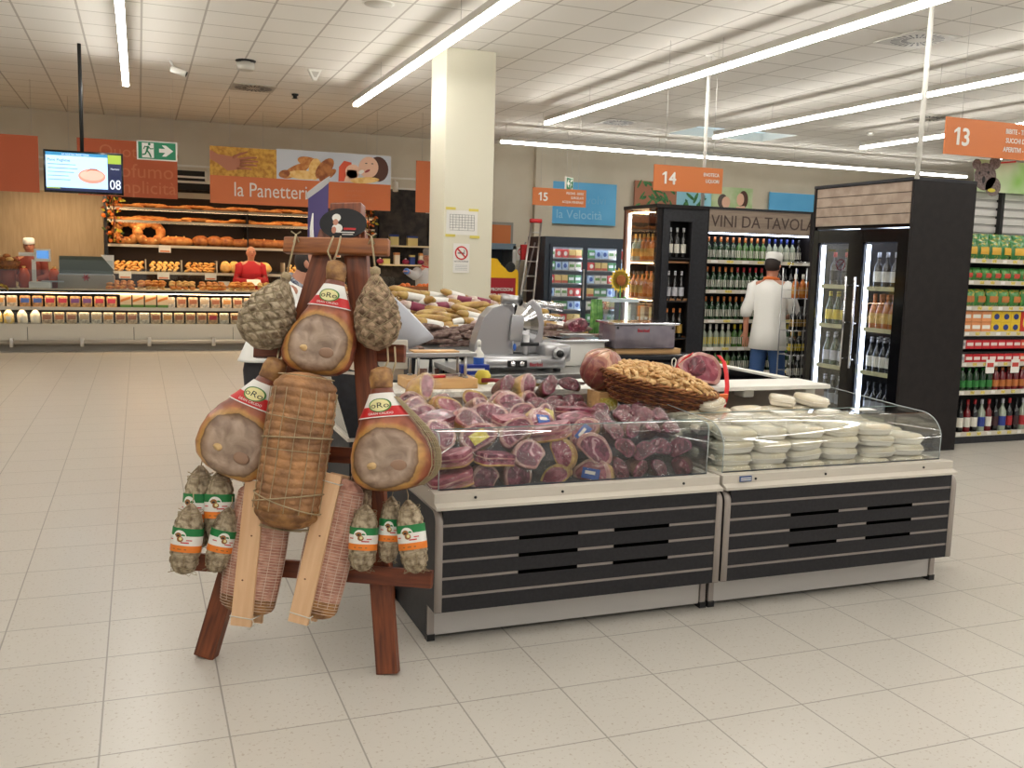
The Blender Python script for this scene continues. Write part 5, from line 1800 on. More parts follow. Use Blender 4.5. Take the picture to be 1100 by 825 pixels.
def bag(name, c1, c2, w_, h_):
    q = MB(); n = 20; rings = []
    for j in range(9):
        f = j / 8; th = .045 * math.sin(PI * min(1, max(0, f))) ** .5 + .002
        rings.append([(w_ / 2 * math.cos(a) * (1 + .04 * math.sin(f * 20)), th * math.sin(a) + .05, h_ * f) for a in [2 * PI * k / n for k in range(n)]])
    q.loft(rings, mat('bag_' + str(c1), c1, .3, coat=.5, c2=(196, 176, 70), ns=22, lo=.52, hi=.6))
    o = q.build(name)
    q = MB(); q.loft([[((w_ * .33) * math.cos(a), .05 - .046 * math.sin(PI * f) ** .5 - .003 * (1), h_ * f + 0) for a in (PI, PI * .75, PI / 2, PI / 4, 0)] for f in (.28, .4, .5, .62)], mat('bagp_' + str(c2), c2, .4), cap=False, closed=False)
    q.build('printed_panel', o)
    return Stock(tag(o, name, 'bag'))


bgs = [bag('snack_bag', (36, 120, 52), (216, 170, 60), .15, .20), bag('snack_bag', (62, 140, 60), (190, 120, 60), .14, .17), bag('snack_bag', (74, 150, 70), (200, 80, 60), .11, .13)]
for i in range(12):
    bgs[0].put(loc=(SX + .12 + i * .145, SY + .02, 1.74), rot=(-.1, 0, rs.uniform(-.2, .2)), label=f'green and gold snack bag on top right-edge shelf, {nth(i)} from left', group='green snack bags on the top right shelf')['group'] = 'green snack bags on the top right shelf'
    bgs[0].put(loc=(SX + .15 + i * .145, SY + .16, 1.80), rot=(-.1, 0, rs.uniform(-.2, .2)), label=f'green snack bag behind the front row on top right shelf, {nth(i)} from left', group='green snack bags on the top right shelf')
for i in range(15):
    bgs[2].put(loc=(SX + .09 + i * .12, SY + .02, 1.54), rot=(0, 0, rs.uniform(-.1, .1)), label=f'small green packet on the sixth lowest right shelf, {nth(i)} from left', group='small green packets')['group'] = 'small green packets'
for i in range(12):
    bgs[1].put(loc=(SX + .12 + i * .15, SY + .02, 1.30), rot=(0, 0, rs.uniform(-.2, .2)), label=f'green and brown bag on the fifth lowest right shelf, {nth(i)} from left', group='green bags on the right shelf')['group'] = 'green bags on the right shelf'
for i, x in enumerate((.40, .72)):
    t = tag(MB().bb(-.055, .055, -.003, 0, -.06, .07, m_paper).bb(-.04, .04, -.005, -.003, .0, .04, mat('tag_red', (200, 70, 60), .5)).build('price_poster', loc=(SX + x, SY - .02, .735)), f'white and red price poster hanging on right-edge shelf, {nth(i)} from left', 'sign', 'price posters at the right edge')
o = MB().sph((0, 0, .05), (.035, .03, .05), m_red, 12, 8).sph((0, 0, .12), .03, m_red, 12, 8).build('red_figurine', loc=(SX + .05, SY + .05, 1.93))
tag(o, 'small red ornament on top of the leftmost green bag', 'ornament'); o.scale = (.7, .7, .7); o.location.z = 1.935
# picture panel above the shelving: furry grey animal and green field
pn = thing('picture_panel', 'green and grey picture panel with a furry grey animal above right shelving', 'poster', (SX + .22, SY + .30, 2.40))
m_fur = mat('fur_grey', (128, 116, 112), .9, c2=(96, 84, 82), ns=50, nd=6)
MB().bb(.12, SW, 0, .01, -.0, .30, mat('panel_pale_green', (196, 208, 176), .6, c2=(120, 170, 70), ns=1.2)).build('board', pn)
q = MB(); q.ell(.25, .14, .14, .13, -.003, m_fur, 26, th=.003); q.ell(.13, .25, .055, .05, -.005, m_fur, 18, th=.003); q.ell(.36, .28, .07, .065, -.005, m_fur, 18, th=.003)
q.ell(.36, .05, .1, .09, -.003, m_fur, 20, th=.002)
q.build('animal_picture', pn)
q = MB(); q.ell(.23, .11, .020, .034, -.008, m_black, 14, th=.002); q.ell(.17, .17, .013, .013, -.008, m_black, 10, th=.002); q.ell(.28, .18, .013, .013, -.008, m_black, 10, th=.002); q.build('face', pn)
q = MB(); q.ell(.34, .015, .05, .018, -.008, mat('leaf_yellow', (206, 190, 60), .6), 14, th=.002); q.build('leaf_picture', pn)
q = MB(); q.bb(.42, .66, -.004, 0, .22, .235, m_red, T=Matrix.Rotation(-.12, 4, 'Y')); q.build('red_line', pn)

# ---- spirits cabinet and table wine wall --------------------------
VX, VY, VH = 5.97, 9.42, 2.28
t = thing('wine_display_wall', 'dark shelving wall of table wines with grey-brown plank header', 'shelving', (VX, VY, 0))
VW = 3.6
MB().bb(0, VW, .42, .46, 0, VH, m_dark).build('back_panel', t)
MB().bb(0, VW, -.01, .46, VH - .02, VH + .005, m_anth).build('top_cap', t)
for x in (0, 1.45, 2.9, VW - .04): MB().bb(x, x + .05, -.01, .42, 0, VH, m_darkwood).build('upright', t)
for k in range(2):
    x0, x1 = .05 + k * 1.45, 1.45 + k * 1.45
    pl = MB().bb(x0, x1, .0, .02, 2.01, 2.26, m_greywood).build('header_board', t)
    q = MB(); put_text(q, 'VINI DA TAVOLA' if k == 0 else 'VINI', .19, x0 + .03, 2.065, -.002, mat('burnt_brown', (70, 54, 48), .6), 'L', sx=.98); q.build('lettering', pl)
    MB().bb(x0, x1, .02, .05, 1.985, 2.0, m_cool).build('light_or_fill_strip', t)
vrails = (.10, .42, .62, .96, 1.32, 1.68)
vs_ = [.08, .40, .68, 1.00, 1.34, 1.68]
for i, z in enumerate(vs_):
    o_ = MB().bb(.05, VW - .04, .0, .42, z - .02, z, m_alu).build('shelf', t)
    MB().bb(.05, VW - .04, -.012, 0, z - .03, z + .012, m_rail).build('price_rail', o_)
    for k in range(16):
        x = .1 + k * .21; MB().bb(x, x + .09, -.014, -.012, z - .022, z + .006, m_sticker_y if k % 2 else m_paper).build('price_tag', o_)
shelf_types = {
    5: [('green', WH, OR), ('lime', WH, OR), ('clear', WH, BU), ('dark', WH, BL), ('dark', GR, GR), ('dark', WH, RE)],
    4: [('green', WH, OR), ('green', WH, RE), ('black', WH, BL), ('dark', WH, BU), ('dark', WH, BU), ('black', WH, BL)],
    3: [('green', WH, OR), ('green', WH, OR), ('dark', WH, GR), ('green', WH, BU), ('dark', WH, BU), ('dark', RE, BL)],
    2: [('clear', YE, WH), ('lime', WH, YE), ('green', WH, YE), ('green', OR, OR), ('dark', BU, BU), ('dark', WH, BL)],
    1: [('lime', YE, BL), ('green', WH, BL), ('green', WH, GR), ('green', WH, BL), ('lime', YE, YE), ('lime', YE, YE)],
    0: [('green', WH, BL), ('green', WH, BL), ('green', YE, BL), ('lime', YE, YE), ('yellow', YE, GR), ('yellow', YE, GR)]}
cn = {'green': 'green', 'lime': 'pale green', 'clear': 'clear', 'dark': 'dark', 'black': 'black', 'yellow': 'yellow'}
for si in range(6):
    tot = 30
    for j in range(tot):
        x = .10 + j * .083
        if 1.42 < x < 1.53: continue
        ty = shelf_types[si][min(5, (j * 6 + (j * 7) % 5) // tot)]
        b = bottle('wine', *ty, .27, .034, parts=False)
        b.put(loc=(VX + x, VY + .06, vs_[si]), label=f'{cn[ty[0]]} wine bottle on {nth(5 - si)} shelf from top of table wine wall, {nth(j)} from left', group='table wines on the wall shelving')['group'] = 'table wines on the wall shelving'

# spirits cabinet: lit glass face to the left, black side with bottles to the front
t = thing('spirits_cabinet', 'dark corner cabinet with warm lit spirits left of the wine wall', 'cabinet', (5.40, 9.36, 0))
MB().bb(.0, .57, .72, .76, 0, 2.26, m_darkwood).build('back_panel', t)
MB().bb(-.10, .57, -.02, .76, 2.24, 2.28, m_darkwood).build('top_cap', t)
MB().bb(.0, .09, .0, .03, 0, 2.24, m_anth).build('front_stile', t)
MB().bb(.37, .57, .0, .03, 0, 2.24, m_anth).build('front_stile', t)
MB().bb(.53, .57, .03, .72, 0, 2.24, m_dark).build('partition', t)
MB().bb(.02, .53, .35, .37, 0, 2.24, m_dark).build('partition', t)
MB().bb(.09, .37, .0, .03, 2.10, 2.24, m_anth).build('front_rail', t)
MB().bb(.02, .57, .02, .72, 0, .25, m_anth).build('plinth', t)
MB().bb(-.06, .0, .02, .07, 0, 2.24, m_darkwood).build('corner_post', t)
MB().bb(-.10, -.04, .68, .74, 0, 2.24, mat('mahogany', (70, 36, 28), .4)).build('corner_post', t)
MB().bb(-.075, -.06, .64, .67, .3, 2.20, mat('white_led_strip', (255, 240, 220), .4, emit=7)).build('light_or_fill_strip', t)
MB().bb(-.062, -.06, .03, .64, .25, 2.24, m_fglass).build('door_glass', t)
MB().bb(-.03, .3, .35, .70, 2.2, 2.215, mat('warm_panel', (255, 206, 150), .4, emit=9)).build('lit_ceiling', t)
m_lw = mat('warm_shelf', (166, 120, 80), .5)
for i, z in enumerate((1.66, 1.24, .80, .40)):
    ls_ = MB().bb(-.04, .53, .05, .70, z - .02, z, m_lw).build('lit_shelf', t)
    MB().bb(-.035, -.02, .06, .68, z - .034, z - .021, mat('added_warm_strip', (255, 206, 150), .4, emit=10)).build('light_or_fill_strip', ls_)  # small glowing strip added to lift the dark cabinet interior
for i, z in enumerate((1.70, 1.22, .80, .46)):
    MB().bb(.09, .37, .02, .30, z - .015, z, m_dark).build('shelf', t)
    for j in range(3):
        if i == 3: continue
        k = [('wine', 'black', WH, SI), ('spark', 'black', SI, SI), ('wine', 'dark', GO, OR)][i]
        bottle(*k, .33, .032).put(loc=(5.40 + .145 + j * .085, 9.36 + .08, z), label=f'bottle in dark front of corner cabinet, {nth(i)} shelf from top, {nth(j)} from left', group='bottles in the dark cabinet front')['group'] = 'bottles in the dark cabinet front'
for i, z in enumerate((1.66, 1.24, .80, .40)):
    for j in range(6):
        y = 9.36 + .62 - j * .10
        if i == 0: k = ('spirit', 'brandy' if j > 1 else 'clear', GO, GO, .30, .034)
        elif i == 1: k = ('spirit', 'brandy' if j % 3 else 'amber', OR if j > 2 else GO, OR if j > 2 else BL, .30, .034)
        elif i == 2: k = None
        else: k = ('spirit', 'clear', WH, SI, .26, .034)
        lab = f'in lit corner cabinet, {nth(i)} shelf from top, {nth(j)} from left'
        if k is None:
            c_ = [(200, 188, 170), (168, 150, 120), (230, 140, 50), (216, 200, 170), (120, 90, 70), (232, 214, 150)][j]
            o = MB().bb(-.04, .04, -.042, .042, 0, .34, mat('giftbox_' + str(j), c_, .4), bev=.003).build('gift_box', loc=(5.40, y, z))
            MB().bb(-.042, -.04, -.03, .03, .12, .22, m_paper).build('label', o)
            tag(o, f'tall gift box {lab}', 'box', 'gift boxes in the lit cabinet')
        else:
            bottle(*k).put(loc=(5.40, y, z), label=f'spirit bottle {lab}', group='spirits in the lit cabinet')['group'] = 'spirits in the lit cabinet'

# wire rack with wine bottles beside the chef
RX, RY = 6.40, 8.30
t = thing('wire_bottle_rack', 'narrow wire rack of wine bottles between chef and tall fridge', 'rack', (RX, RY, 0))
for x, y in ((0, 0), (.31, 0), (0, .22), (.31, .22)): MB().cyl((x, y, 0), (x, y, 1.62), .007, m_steel, 8).build('post', t)
zz = (.18, .44, .70, .96, 1.30)
for z in zz:
    q = MB()
    for (a, b) in (((0, 0), (.31, 0)), ((0, .22), (.31, .22)), ((0, 0), (0, .22)), ((.31, 0), (.31, .22))):
        q.cyl((a[0], a[1], z), (b[0], b[1], z), .003, m_steel, 6)
        q.cyl((a[0], a[1], z + .09), (b[0], b[1], z + .09), .002, m_steel, 6)
    for k in range(7): q.cyl((.02 + k * .045, 0, z), (.02 + k * .045, .22, z), .0025, m_chrome, 5)
    q.build('wire_shelf', t)
q = MB(); q.tube([(0, .12, 1.62), (.03, .12, 1.68), (.28, .12, 1.68), (.31, .12, 1.62)], .007, m_chrome, 8); q.build('top_hoop', t)
for i, z in enumerate(zz):
    for j in range(3):
        k = [('wine', 'dark', WH, BL), ('wine', 'dark', WH, SI), ('wine', 'dark', YE, GO), ('wine', 'black', GO, BL), ('wine', 'amber', GO, WH)][i]
        bottle(*k, .25, .036, parts=False).put(loc=(RX + .06 + j * .095, RY + .08, z + .005), label=f'wine bottle in narrow wire rack, {nth(4 - i)} level from top, {nth(j)} from left', group='bottles in the wire rack')['group'] = 'bottles in the wire rack'

# ------------------------------------------------------------------ bakery
m_shelfwhite = mat('shelf_front_cream', (206, 196, 178), .4)
m_bakepanel = mat('bakery_cream_panel', (206, 200, 186), .45)
m_stone = mat('dark_stone_cladding', (70, 62, 56), .8, c2=(42, 38, 36), ns=6, bump=.5, bs=14)
BX0, BX1, BY = -3.2, 4.55, 16.65
struct(MB().bb(-3.4, -.58, 18.80, 18.88, 0, 2.62, m_panelwood).build('trim_3'))
struct(MB().bb(-.55, 5.4, 18.84, 18.89, 0, 3.0, m_stone).build('trim_4'))

bc = thing('bakery_counter', 'long cream bakery counter with glass front and two packed shelves', 'display counter', (BX0, BY, 0))
BW = BX1 - BX0
for k in range(5):
    MB().bb(k * BW / 5 + .004, (k + 1) * BW / 5 - .004, 0.0, .04, .14, .42, m_bakepanel, bev=.004).build('front_panel', bc)
MB().bb(0, BW, .06, .9, 0, .14, mat('kick_grey', (150, 144, 134), .5)).build('kick_plate', bc)
MB().bb(0, BW, .05, 1.0, .14, .42, m_dark).build('body', bc)
bmp = MB().tube([(0, -.06, .15), (BW, -.06, .15)], .035, mat('bumper_grey', (172, 166, 156), .35, .3), 10).build('bumper_rail', bc)
for k in range(8): MB().bb(.3 + k * 1.0, .36 + k * 1.0, -.10, .0, .08, .22, m_alu, bev=.01).build('bumper_bracket', bc)
for z, y0 in ((.42, .0), (.68, .10)):
    MB().bb(0, BW, y0, .55, z - .02, z, m_alu).build('shelf', bc)
    MB().bb(0, BW, y0 - .012, y0, z - .03, z + .02, m_rail).build('price_rail', bc)
MB().bb(0, BW, .55, .60, .42, .95, m_dark).build('back_panel', bc)
MB().bb(0, BW, .14, 1.0, .93, .965, m_black).build('deck_edge', bc)
MB().bb(0, BW, .18, 1.0, .965, .985, mat('deck_cream', (220, 204, 176), .4)).build('deck', bc)
MB().bb(0, BW, .10, .104, .42, .62, m_glass).build('lower_glass', bc)
MB().bb(0, BW, .15, .154, .985, 1.28, m_glass).build('upper_glass', bc)
MB().bb(.0, BW, .60, .95, .42, .93, m_dark).build('cabinet', bc)
# glowing strips added out of sight to brighten the counter packets
for (x0, x1, y, z) in ((0, BW, .145, .915), (0, BW, .105, .652)):
    MB().bb(x0, x1, y, y + .03, z, z + .008, mat('added_counter_light', (255, 220, 176), .4, emit=16)).build('light_or_fill_strip', bc)

# back shelving
SX0, SX1, SYB = -.55, 4.25, 18.15
bs = thing('bakery_shelving', 'tall dark bakery shelving full of bread along the back wall', 'shelving', (SX0, SYB, 0))
SWB = SX1 - SX0
MB().bb(0, SWB, .58, .62, 0, 2.62, mat('shelving_back', (58, 44, 36), .7)).build('back_panel', bs)
for x in (0, SWB - .05): MB().bb(x, x + .05, 0, .6, 0, 2.62, m_black).build('upright', bs)
MB().bb(0, SWB, -.05, .6, 2.60, 2.66, m_shelfwhite).bb(0, SWB, -.05, -.03, 2.56, 2.60, m_shelfwhite).build('canopy', bs)
MB().bb(0, SWB, .12, .2, 2.592, 2.6, mat('added_bread_light', (255, 214, 160), .4, emit=5)).build('light_or_fill_strip', bs)  # added glow tucked behind the canopy lip, brightens the top bread
BL_ = {'top': 2.36, 'second': 2.14, 'third': 1.72, 'fourth': 1.25, 'fifth': .96}
for nm_, z in BL_.items():
    MB().bb(.05, SWB - .05, 0, .58, z - .025, z, mat('bread_shelf', (120, 96, 74), .5)).build('shelf', bs)
    MB().bb(.05, SWB - .05, -.012, 0, z - .035, z + .01, m_shelfwhite).build('shelf_rail', bs)
for z in (2.36, 2.14, 1.72, 1.25): MB().bb(.05, SWB - .05, .02, .08, z - .033, z - .026, mat('added_bread_light2', (255, 214, 160), .4, emit=11)).build('light_or_fill_strip', bs)  # added glow strips hidden behind the rails to light the bread
for k in range(8): MB().bb(.05 + k * .60, .07 + k * .60, .0, .5, 1.25, 1.47, mat('bin_divider', (196, 186, 166), .4)).build('bin_divider', bs)
MB().bb(0.05, SWB - .05, -.004, .0, 1.25, 1.30, m_glass).build('bin_front', bs)
for i, (x, z) in enumerate(((.98, 1.66), (4.0, 1.66), (.32, 1.19), (.95, 1.19), (1.75, 1.19), (2.3, 1.19), (1.98, 1.05), (3.4, 1.19))):
    o = MB().bb(-.10, .10, -.004, 0, -.06, .06, m_paper).bb(-.08, .08, -.006, -.004, -.05, -.025, mat('tag_orange', (222, 130, 80), .5)).build('price_sign', loc=(SX0 + x, SYB - .02, z))
    tag(o, f'white price sign on bakery shelving, {nth(i)} in reading order', 'sign', 'bakery price signs')
t = MB().bb(SWB / 2, SWB / 2 + .02, .0, .58, 1.72, 2.36, m_black).build('centre_upright', bs)

m_crust = mat('bread_crust', (178, 104, 46), .6, c2=(206, 142, 74), ns=10, bump=.4, bs=30)
m_crustd = mat('dark_crust', (138, 74, 32), .6, c2=(184, 116, 58), ns=9, bump=.4, bs=30)
m_crustl = mat('light_crust', (222, 172, 92), .6, c2=(236, 198, 128), ns=12, bump=.2, bs=40)
m_rollm = mat('roll_crust', (226, 176, 98), .6, c2=(204, 140, 66), ns=9, bump=.2, bs=40)


def loaf(name, L, rx, rz, m, seed, cuts=0, taper=3):
    rings = []
    for i in range(15):
        t_ = i / 14; k = max(.04, 1 - abs(2 * t_ - 1) ** taper) ** .5
        rings.append([((t_ - .5) * L, rx * k * math.cos(a) * (1 + .08 * mnoise.noise(Vector((t_ * 6 + seed, math.cos(a), 0)))),
                       rz * k * (math.sin(a) if math.sin(a) > 0 else .7 * math.sin(a)) * (1 + .10 * mnoise.noise(Vector((t_ * 7, math.sin(a) * 2, seed)))) + rz * .7) for a in [2 * PI * q_ / 16 for q_ in range(16)]])
    o = MB().loft(rings, m).build(name)
    for c in range(cuts):
        x = (-.5 + (c + 1) / (cuts + 1)) * L * .9
        MB().tube([(x - .05 * L / cuts, -rx * .5, rz * 1.52), (x, 0, rz * 1.72), (x + .05 * L / cuts, rx * .5, rz * 1.52)], rz * .13, m_crustl, 6).build('scored_cut', o)
    return o


ringm = MB(); pts = []
for k in range(40):
    a = 2 * PI * k / 40; pts.append((.19 * math.cos(a), 0, .17 * math.sin(a) + .23))
ringm.tube(pts, [.078 + .008 * math.sin(k * 1.3) for k in range(40)], m_crust, 14, closed=True)
ro_ = ringm.build('ring_bread')
q = MB()
for k in range(0, 40, 3):
    a = 2 * PI * k / 40; q.sph((.19 * math.cos(a), -.066, .17 * math.sin(a) + .23), (.03, .012, .02), m_crustl, 8, 5)
q.build('flour_marks', ro_)
ro_ = Stock(tag(ro_, 'ring', 'bread'))
for i, x in enumerate((.22, .62)):
    ro_.put(loc=(SX0 + x + .12, SYB + .22 - i * .06, 1.72), rot=(-.18, 0, -.35 + .5 * i), label=['large brown ring bread partly hidden behind another at left of third shelf', 'large brown ring bread standing in front at left of third shelf'][i], group='ring breads')['group'] = 'ring breads'
lfA = Stock(tag(loaf('bread_loaf', .60, .12, .10, m_crust, 1, 3), 'loaf', 'bread'))
lfB = Stock(tag(loaf('round_loaf', .32, .15, .12, m_crustd, 2, 0, 2), 'loaf', 'bread'))
lfC = Stock(tag(loaf('long_loaf', 1.25, .12, .10, m_crustd, 3, 5, 6), 'loaf', 'bread'))
bag_ = Stock(tag(loaf('baguette', .62, .045, .04, m_crust, 4, 4, 5), 'baguette', 'bread'))
for i, (s_, x, n_) in enumerate(((lfA, 1.18, 'oval brown loaf'), (lfB, 1.60, 'round dark loaf'), (lfB, 1.84, 'round dark loaf'), (lfB, 2.06, 'round dark loaf'), (lfC, 2.72, 'very long dark loaf'), (lfB, 3.42, 'round dark loaf'), (lfA, 3.86, 'oval brown loaf'))):
    s_.put(loc=(SX0 + x, SYB + .2 + .02 * (i % 2), 1.72), rot=(0, 0, .05 * (-1) ** i), label=f'{n_} on the third bakery shelf, {nth(i)} right of the ring breads', group='large loaves on the third bakery shelf')['group'] = 'large loaves on the third bakery shelf'
for lv, (z, nm_) in enumerate(((2.14, 'second'), (2.36, 'top'))):
    for i in range(11):
        x = .34 + i * .40
        flat = lv == 1 or i > 5 or i < 3
        bag_.put(loc=(SX0 + x, SYB + .22 + .06 * (i % 2), z + .03 * (i % 2)), rot=(0, .0, (.0 if flat else .55) + rs.uniform(-.12, .12)), label=f'brown baguette on the {nm_} bakery shelf, {nth(i)} from left', group='baguettes on the upper bakery shelves')['group'] = 'baguettes on the upper bakery shelves'
# bins of rolls
rollA = Stock(tag(loaf('bread_roll', .12, .036, .030, m_rollm, 5, 0, 2.4), 'roll', 'roll'))
rollB = Stock(tag(loaf('bread_roll', .085, .040, .034, m_crustl, 6, 0, 2), 'roll', 'roll'))
tin = Stock(tag(loaf('tin_loaf', .24, .09, .13, m_crustl, 7, 0, 8), 'loaf', 'bread'))
rr_ = random.Random(5)
bins = ['first', 'second', 'third', 'fourth', 'fifth', 'sixth', 'seventh', 'eighth']
for b_ in range(8):
    x0 = .10 + b_ * .60
    if b_ == 3:
        for j in range(3):
            tin.put(loc=(SX0 + x0 + .12 + .16 * j, SYB + .16, 1.25), rot=(0, 0, PI / 2 + .2 * j), label=f'tall golden tin loaf in the fourth bakery bin, {nth(j)} from left', group='tin loaves in the fourth bin')['group'] = 'tin loaves in the fourth bin'
        continue
    if b_ == 4:
        o = loaf('round_country_loaf', .30, .15, .13, m_crustl, 9, 0, 2); o.location = (SX0 + x0 + .2, SYB + .18, 1.25); tag(o, 'large round golden loaf in the fifth bakery bin', 'bread')
        continue
    s_ = rollA if b_ % 2 == 0 else rollB
    for j in range(20):
        c, r_ = j % 5, j // 5
        s_.put(loc=(SX0 + x0 + .06 + c * .10 + .03 * (r_ % 2), SYB + .05 + .03 * r_ + rr_.uniform(-.01, .02), 1.26 + .042 * r_), rot=(rr_.uniform(-.4, .4), rr_.uniform(-.5, .5), rr_.uniform(-1.2, 1.2)),
               label=f'golden bread roll in the {bins[b_]} bakery bin from left', group=f'bread rolls in the {bins[b_]} bin')['group'] = f'bread rolls in the {bins[b_]} bin'
# pastries on the counter
m_pas = [mat('pastry_gold', (222, 156, 70), .5, c2=(196, 110, 44), ns=12), mat('pastry_brown', (184, 108, 50), .5, c2=(214, 152, 84), ns=12), mat('pastry_pale', (230, 196, 130), .5, c2=(214, 150, 80), ns=10)]
pas = []
for k in range(3):
    q = MB()
    if k == 0: q.tube([(-.06, .02, .02), (-.03, -.02, .03), (.03, -.02, .03), (.06, .02, .02)], [.014, .032, .032, .014], m_pas[0], 8)
    elif k == 1: q.sph((0, 0, .028), (.055, .045, .03), m_pas[1], 12, 7)
    else: q.tube([(-.05, 0, .025), (0, .012, .035), (.05, 0, .025)], [.02, .03, .02], m_pas[2], 8)
    pas.append(Stock(tag(q.build('pastry'), 'pastry', 'pastry')))
pn_ = ['gold crescent pastry', 'round brown bun', 'pale short pastry']
for g_ in range(9):
    x0 = 2.75 + g_ * .48
    for j in range(16):
        c, r_, l_ = j % 4, (j // 4) % 2, j // 8
        k = (g_ * 2 + (j // 8)) % 3
        pas[k].put(loc=(BX0 + x0 + c * .105 + rr_.uniform(-.012, .012), BY + .30 + r_ * .10, .99 + l_ * .05 + r_ * .035), rot=(rr_.uniform(-.2, .2), rr_.uniform(-.2, .2), rr_.uniform(-.8, .8)),
                   label=f'{pn_[k]} in the {nth(g_)} pastry heap on bakery counter', group=f'pastries in the {nth(g_)} heap')['group'] = f'pastries in the {nth(g_)} heap'

# packets on the two lower shelves
pcol = [((206, 178, 140), (236, 226, 206)), ((214, 150, 80), (240, 220, 190)), ((60, 90, 160), (206, 150, 90)), ((190, 40, 60), (226, 180, 120)), ((110, 60, 120), (206, 160, 100)), ((196, 110, 50), (236, 210, 170)), ((170, 100, 60), (230, 200, 160))]
pks = []
for i, (a, b) in enumerate(pcol):
    q = MB(); q.bb(-.075, .075, 0, .12, 0, .19, mat('pkt_' + str(b), b, .35, coat=.5, c2=tuple(int(v * .7) for v in b), ns=20), bev=.018)
    o = q.build('bread_packet'); MB().bb(-.06, .06, -.002, 0.0, .08, .15, mat('pktp_' + str(a), a, .35, coat=.5)).build('printed_panel', o)
    pks.append(Stock(tag(o, 'p', 'packet')))
pnames = ['cream', 'orange-brown', 'blue', 'red', 'purple', 'orange', 'brown']
seq_up = [0, 0, 0, 6, 6, 1, 1, 2, 2, 3, 3, 4, 4, 3, 3, 1, 1, 1, 1, 0, 6, 6, 0, 6, 1, 6, 6, 0, 6, 6, 1, 6, 0, 6, 6, 1, 0, 6, 6, 6]
for i in range(40):
    x = BX0 + .25 + i * .18
    if x > BX1 - .1: break
    if i in (15, 16, 17, 18):
        continue
    pks[seq_up[i]].put(loc=(x, BY + .17, .68), rot=(-.08, 0, rr_.uniform(-.1, .1)), label=f'{pnames[seq_up[i]]} packet on the upper shelf of bakery counter, {nth(i)} from left', group='packets on the upper counter shelf')['group'] = 'packets on the upper counter shelf'
q = MB(); q.bb(-.085, .085, 0, .1, 0, .24, mat('box_pale', (226, 200, 160), .5), bev=.004); o = q.build('tall_bread_box')
MB().bb(-.085, .085, -.003, 0, 0, .06, GRm if False else mat('box_green', (96, 140, 60), .5)).build('green_base', o)
MB().prism([(-.08, .10), (.08, .16), (.08, .20), (-.08, .14)], -.003, 0, mat('box_orange', (214, 130, 60), .5), 'y').build('printed_panel', o)
tb = Stock(tag(o, 'b', 'box'))
for i in range(4):
    tb.put(loc=(BX0 + .25 + (15.2 + i * 1.05) * .18, BY + .17, .68), label=f'tall pale box on the upper bakery counter shelf, {nth(i)} of four from left', group='tall pale boxes')['group'] = 'tall pale boxes'
seq_lo = [0, 0, 5, 5, 0, 0, 0, 6, 6, 6, 5, 6, 0, 0, 1, 6, 6, 0, 6, 1, 6, 6, 6, 3, 0, 6, 1, 1, 6, 0, 6, 1, 6, 0, 6, 6, 1, 0, 6, 6]
bagp = []
for i in (0, 5):
    b = pcol[i][1] if i == 0 else (236, 200, 90)
    q = MB(); rings = []
    for j in range(7):
        f = j / 6; w_ = .075 * (1 if f < .7 else 1 - (f - .7) * 2.2)
        rings.append([(w_ * math.cos(a) * (1 + .06 * math.sin(3 * a + j)), w_ * .7 * math.sin(a) + .06, .23 * f) for a in [2 * PI * k / 14 for k in range(14)]])
    q.loft(rings, mat('bag_' + str(b), b, .35, coat=.5, c2=(240, 232, 214), ns=18)); o = q.build('biscuit_bag'); MB().bb(-.03, .03, .0, .006, .07, .12, m_paper).build('label', o); bagp.append(Stock(tag(o, 'g', 'bag')))
for i in range(40):
    x = BX0 + .2 + i * .18
    if x > BX1 - .1: break
    if i < 9:
        k = 1 if 4 <= i <= 6 else 0
        bagp[k].put(loc=(x, BY + .12, .42), rot=(0, 0, rr_.uniform(-.3, .3)), label=f'{["clear", "yellow"][k]} biscuit bag on the lower shelf of bakery counter, {nth(i)} from left', group='biscuit bags')['group'] = 'biscuit bags'
    else:
        pks[seq_lo[i]].put(loc=(x, BY + .12, .42), rot=(0, 0, rr_.uniform(-.08, .08)), label=f'{pnames[seq_lo[i]]} packet on the lower shelf of bakery counter, {nth(i)} from left', group='packets on the lower counter shelf')['group'] = 'packets on the lower counter shelf'

# autumn garland at the left end of the shelving
def garland(loc, lab, h_):
    t = thing('garland', lab, 'decoration', loc)
    ms = [mat('leaf_orange', (206, 104, 30), .5), mat('leaf_yellow', (206, 160, 50), .5), mat('leaf_brown', (110, 52, 24), .6), mat('leaf_green', (70, 84, 36), .6)]
    r_ = random.Random(int(loc[0] * 100))
    MB().tube([(0, 0, 0), (.03, 0, h_ * .5), (0, 0, h_)], .012, ms[2], 6).build('stem', t)
    for k in range(70):
        z = r_.uniform(.02, h_); a = r_.uniform(0, 2 * PI); rad = r_.uniform(.04, .15)
        c = Vector((rad * math.cos(a), rad * math.sin(a) * .6, z))
        T = Matrix.Translation(c) @ Matrix.Rotation(a, 4, 'Z') @ Matrix.Rotation(r_.uniform(-1, 1), 4, 'Y')
        q = MB()
        if k % 9 == 0: q.sph((0, 0, 0), .035, ms[0], 12, 8, T=T); q.build('orange_fruit', t)
        else:
            q.prism([(0, 0), (.035, .02), (.075, .012), (.09, 0), (.06, -.02), (.03, -.022)], -.002, .002, ms[k % 4], 'y', T=T); q.build('leaf', t)


garland((SX0 + .14, SYB - .05, 1.75), 'autumn leaf garland at the left end of bread shelving', .82)
garland((SX1 - .2, SYB - .05, 1.75), 'autumn leaf garland at the right end of bread shelving', .75)

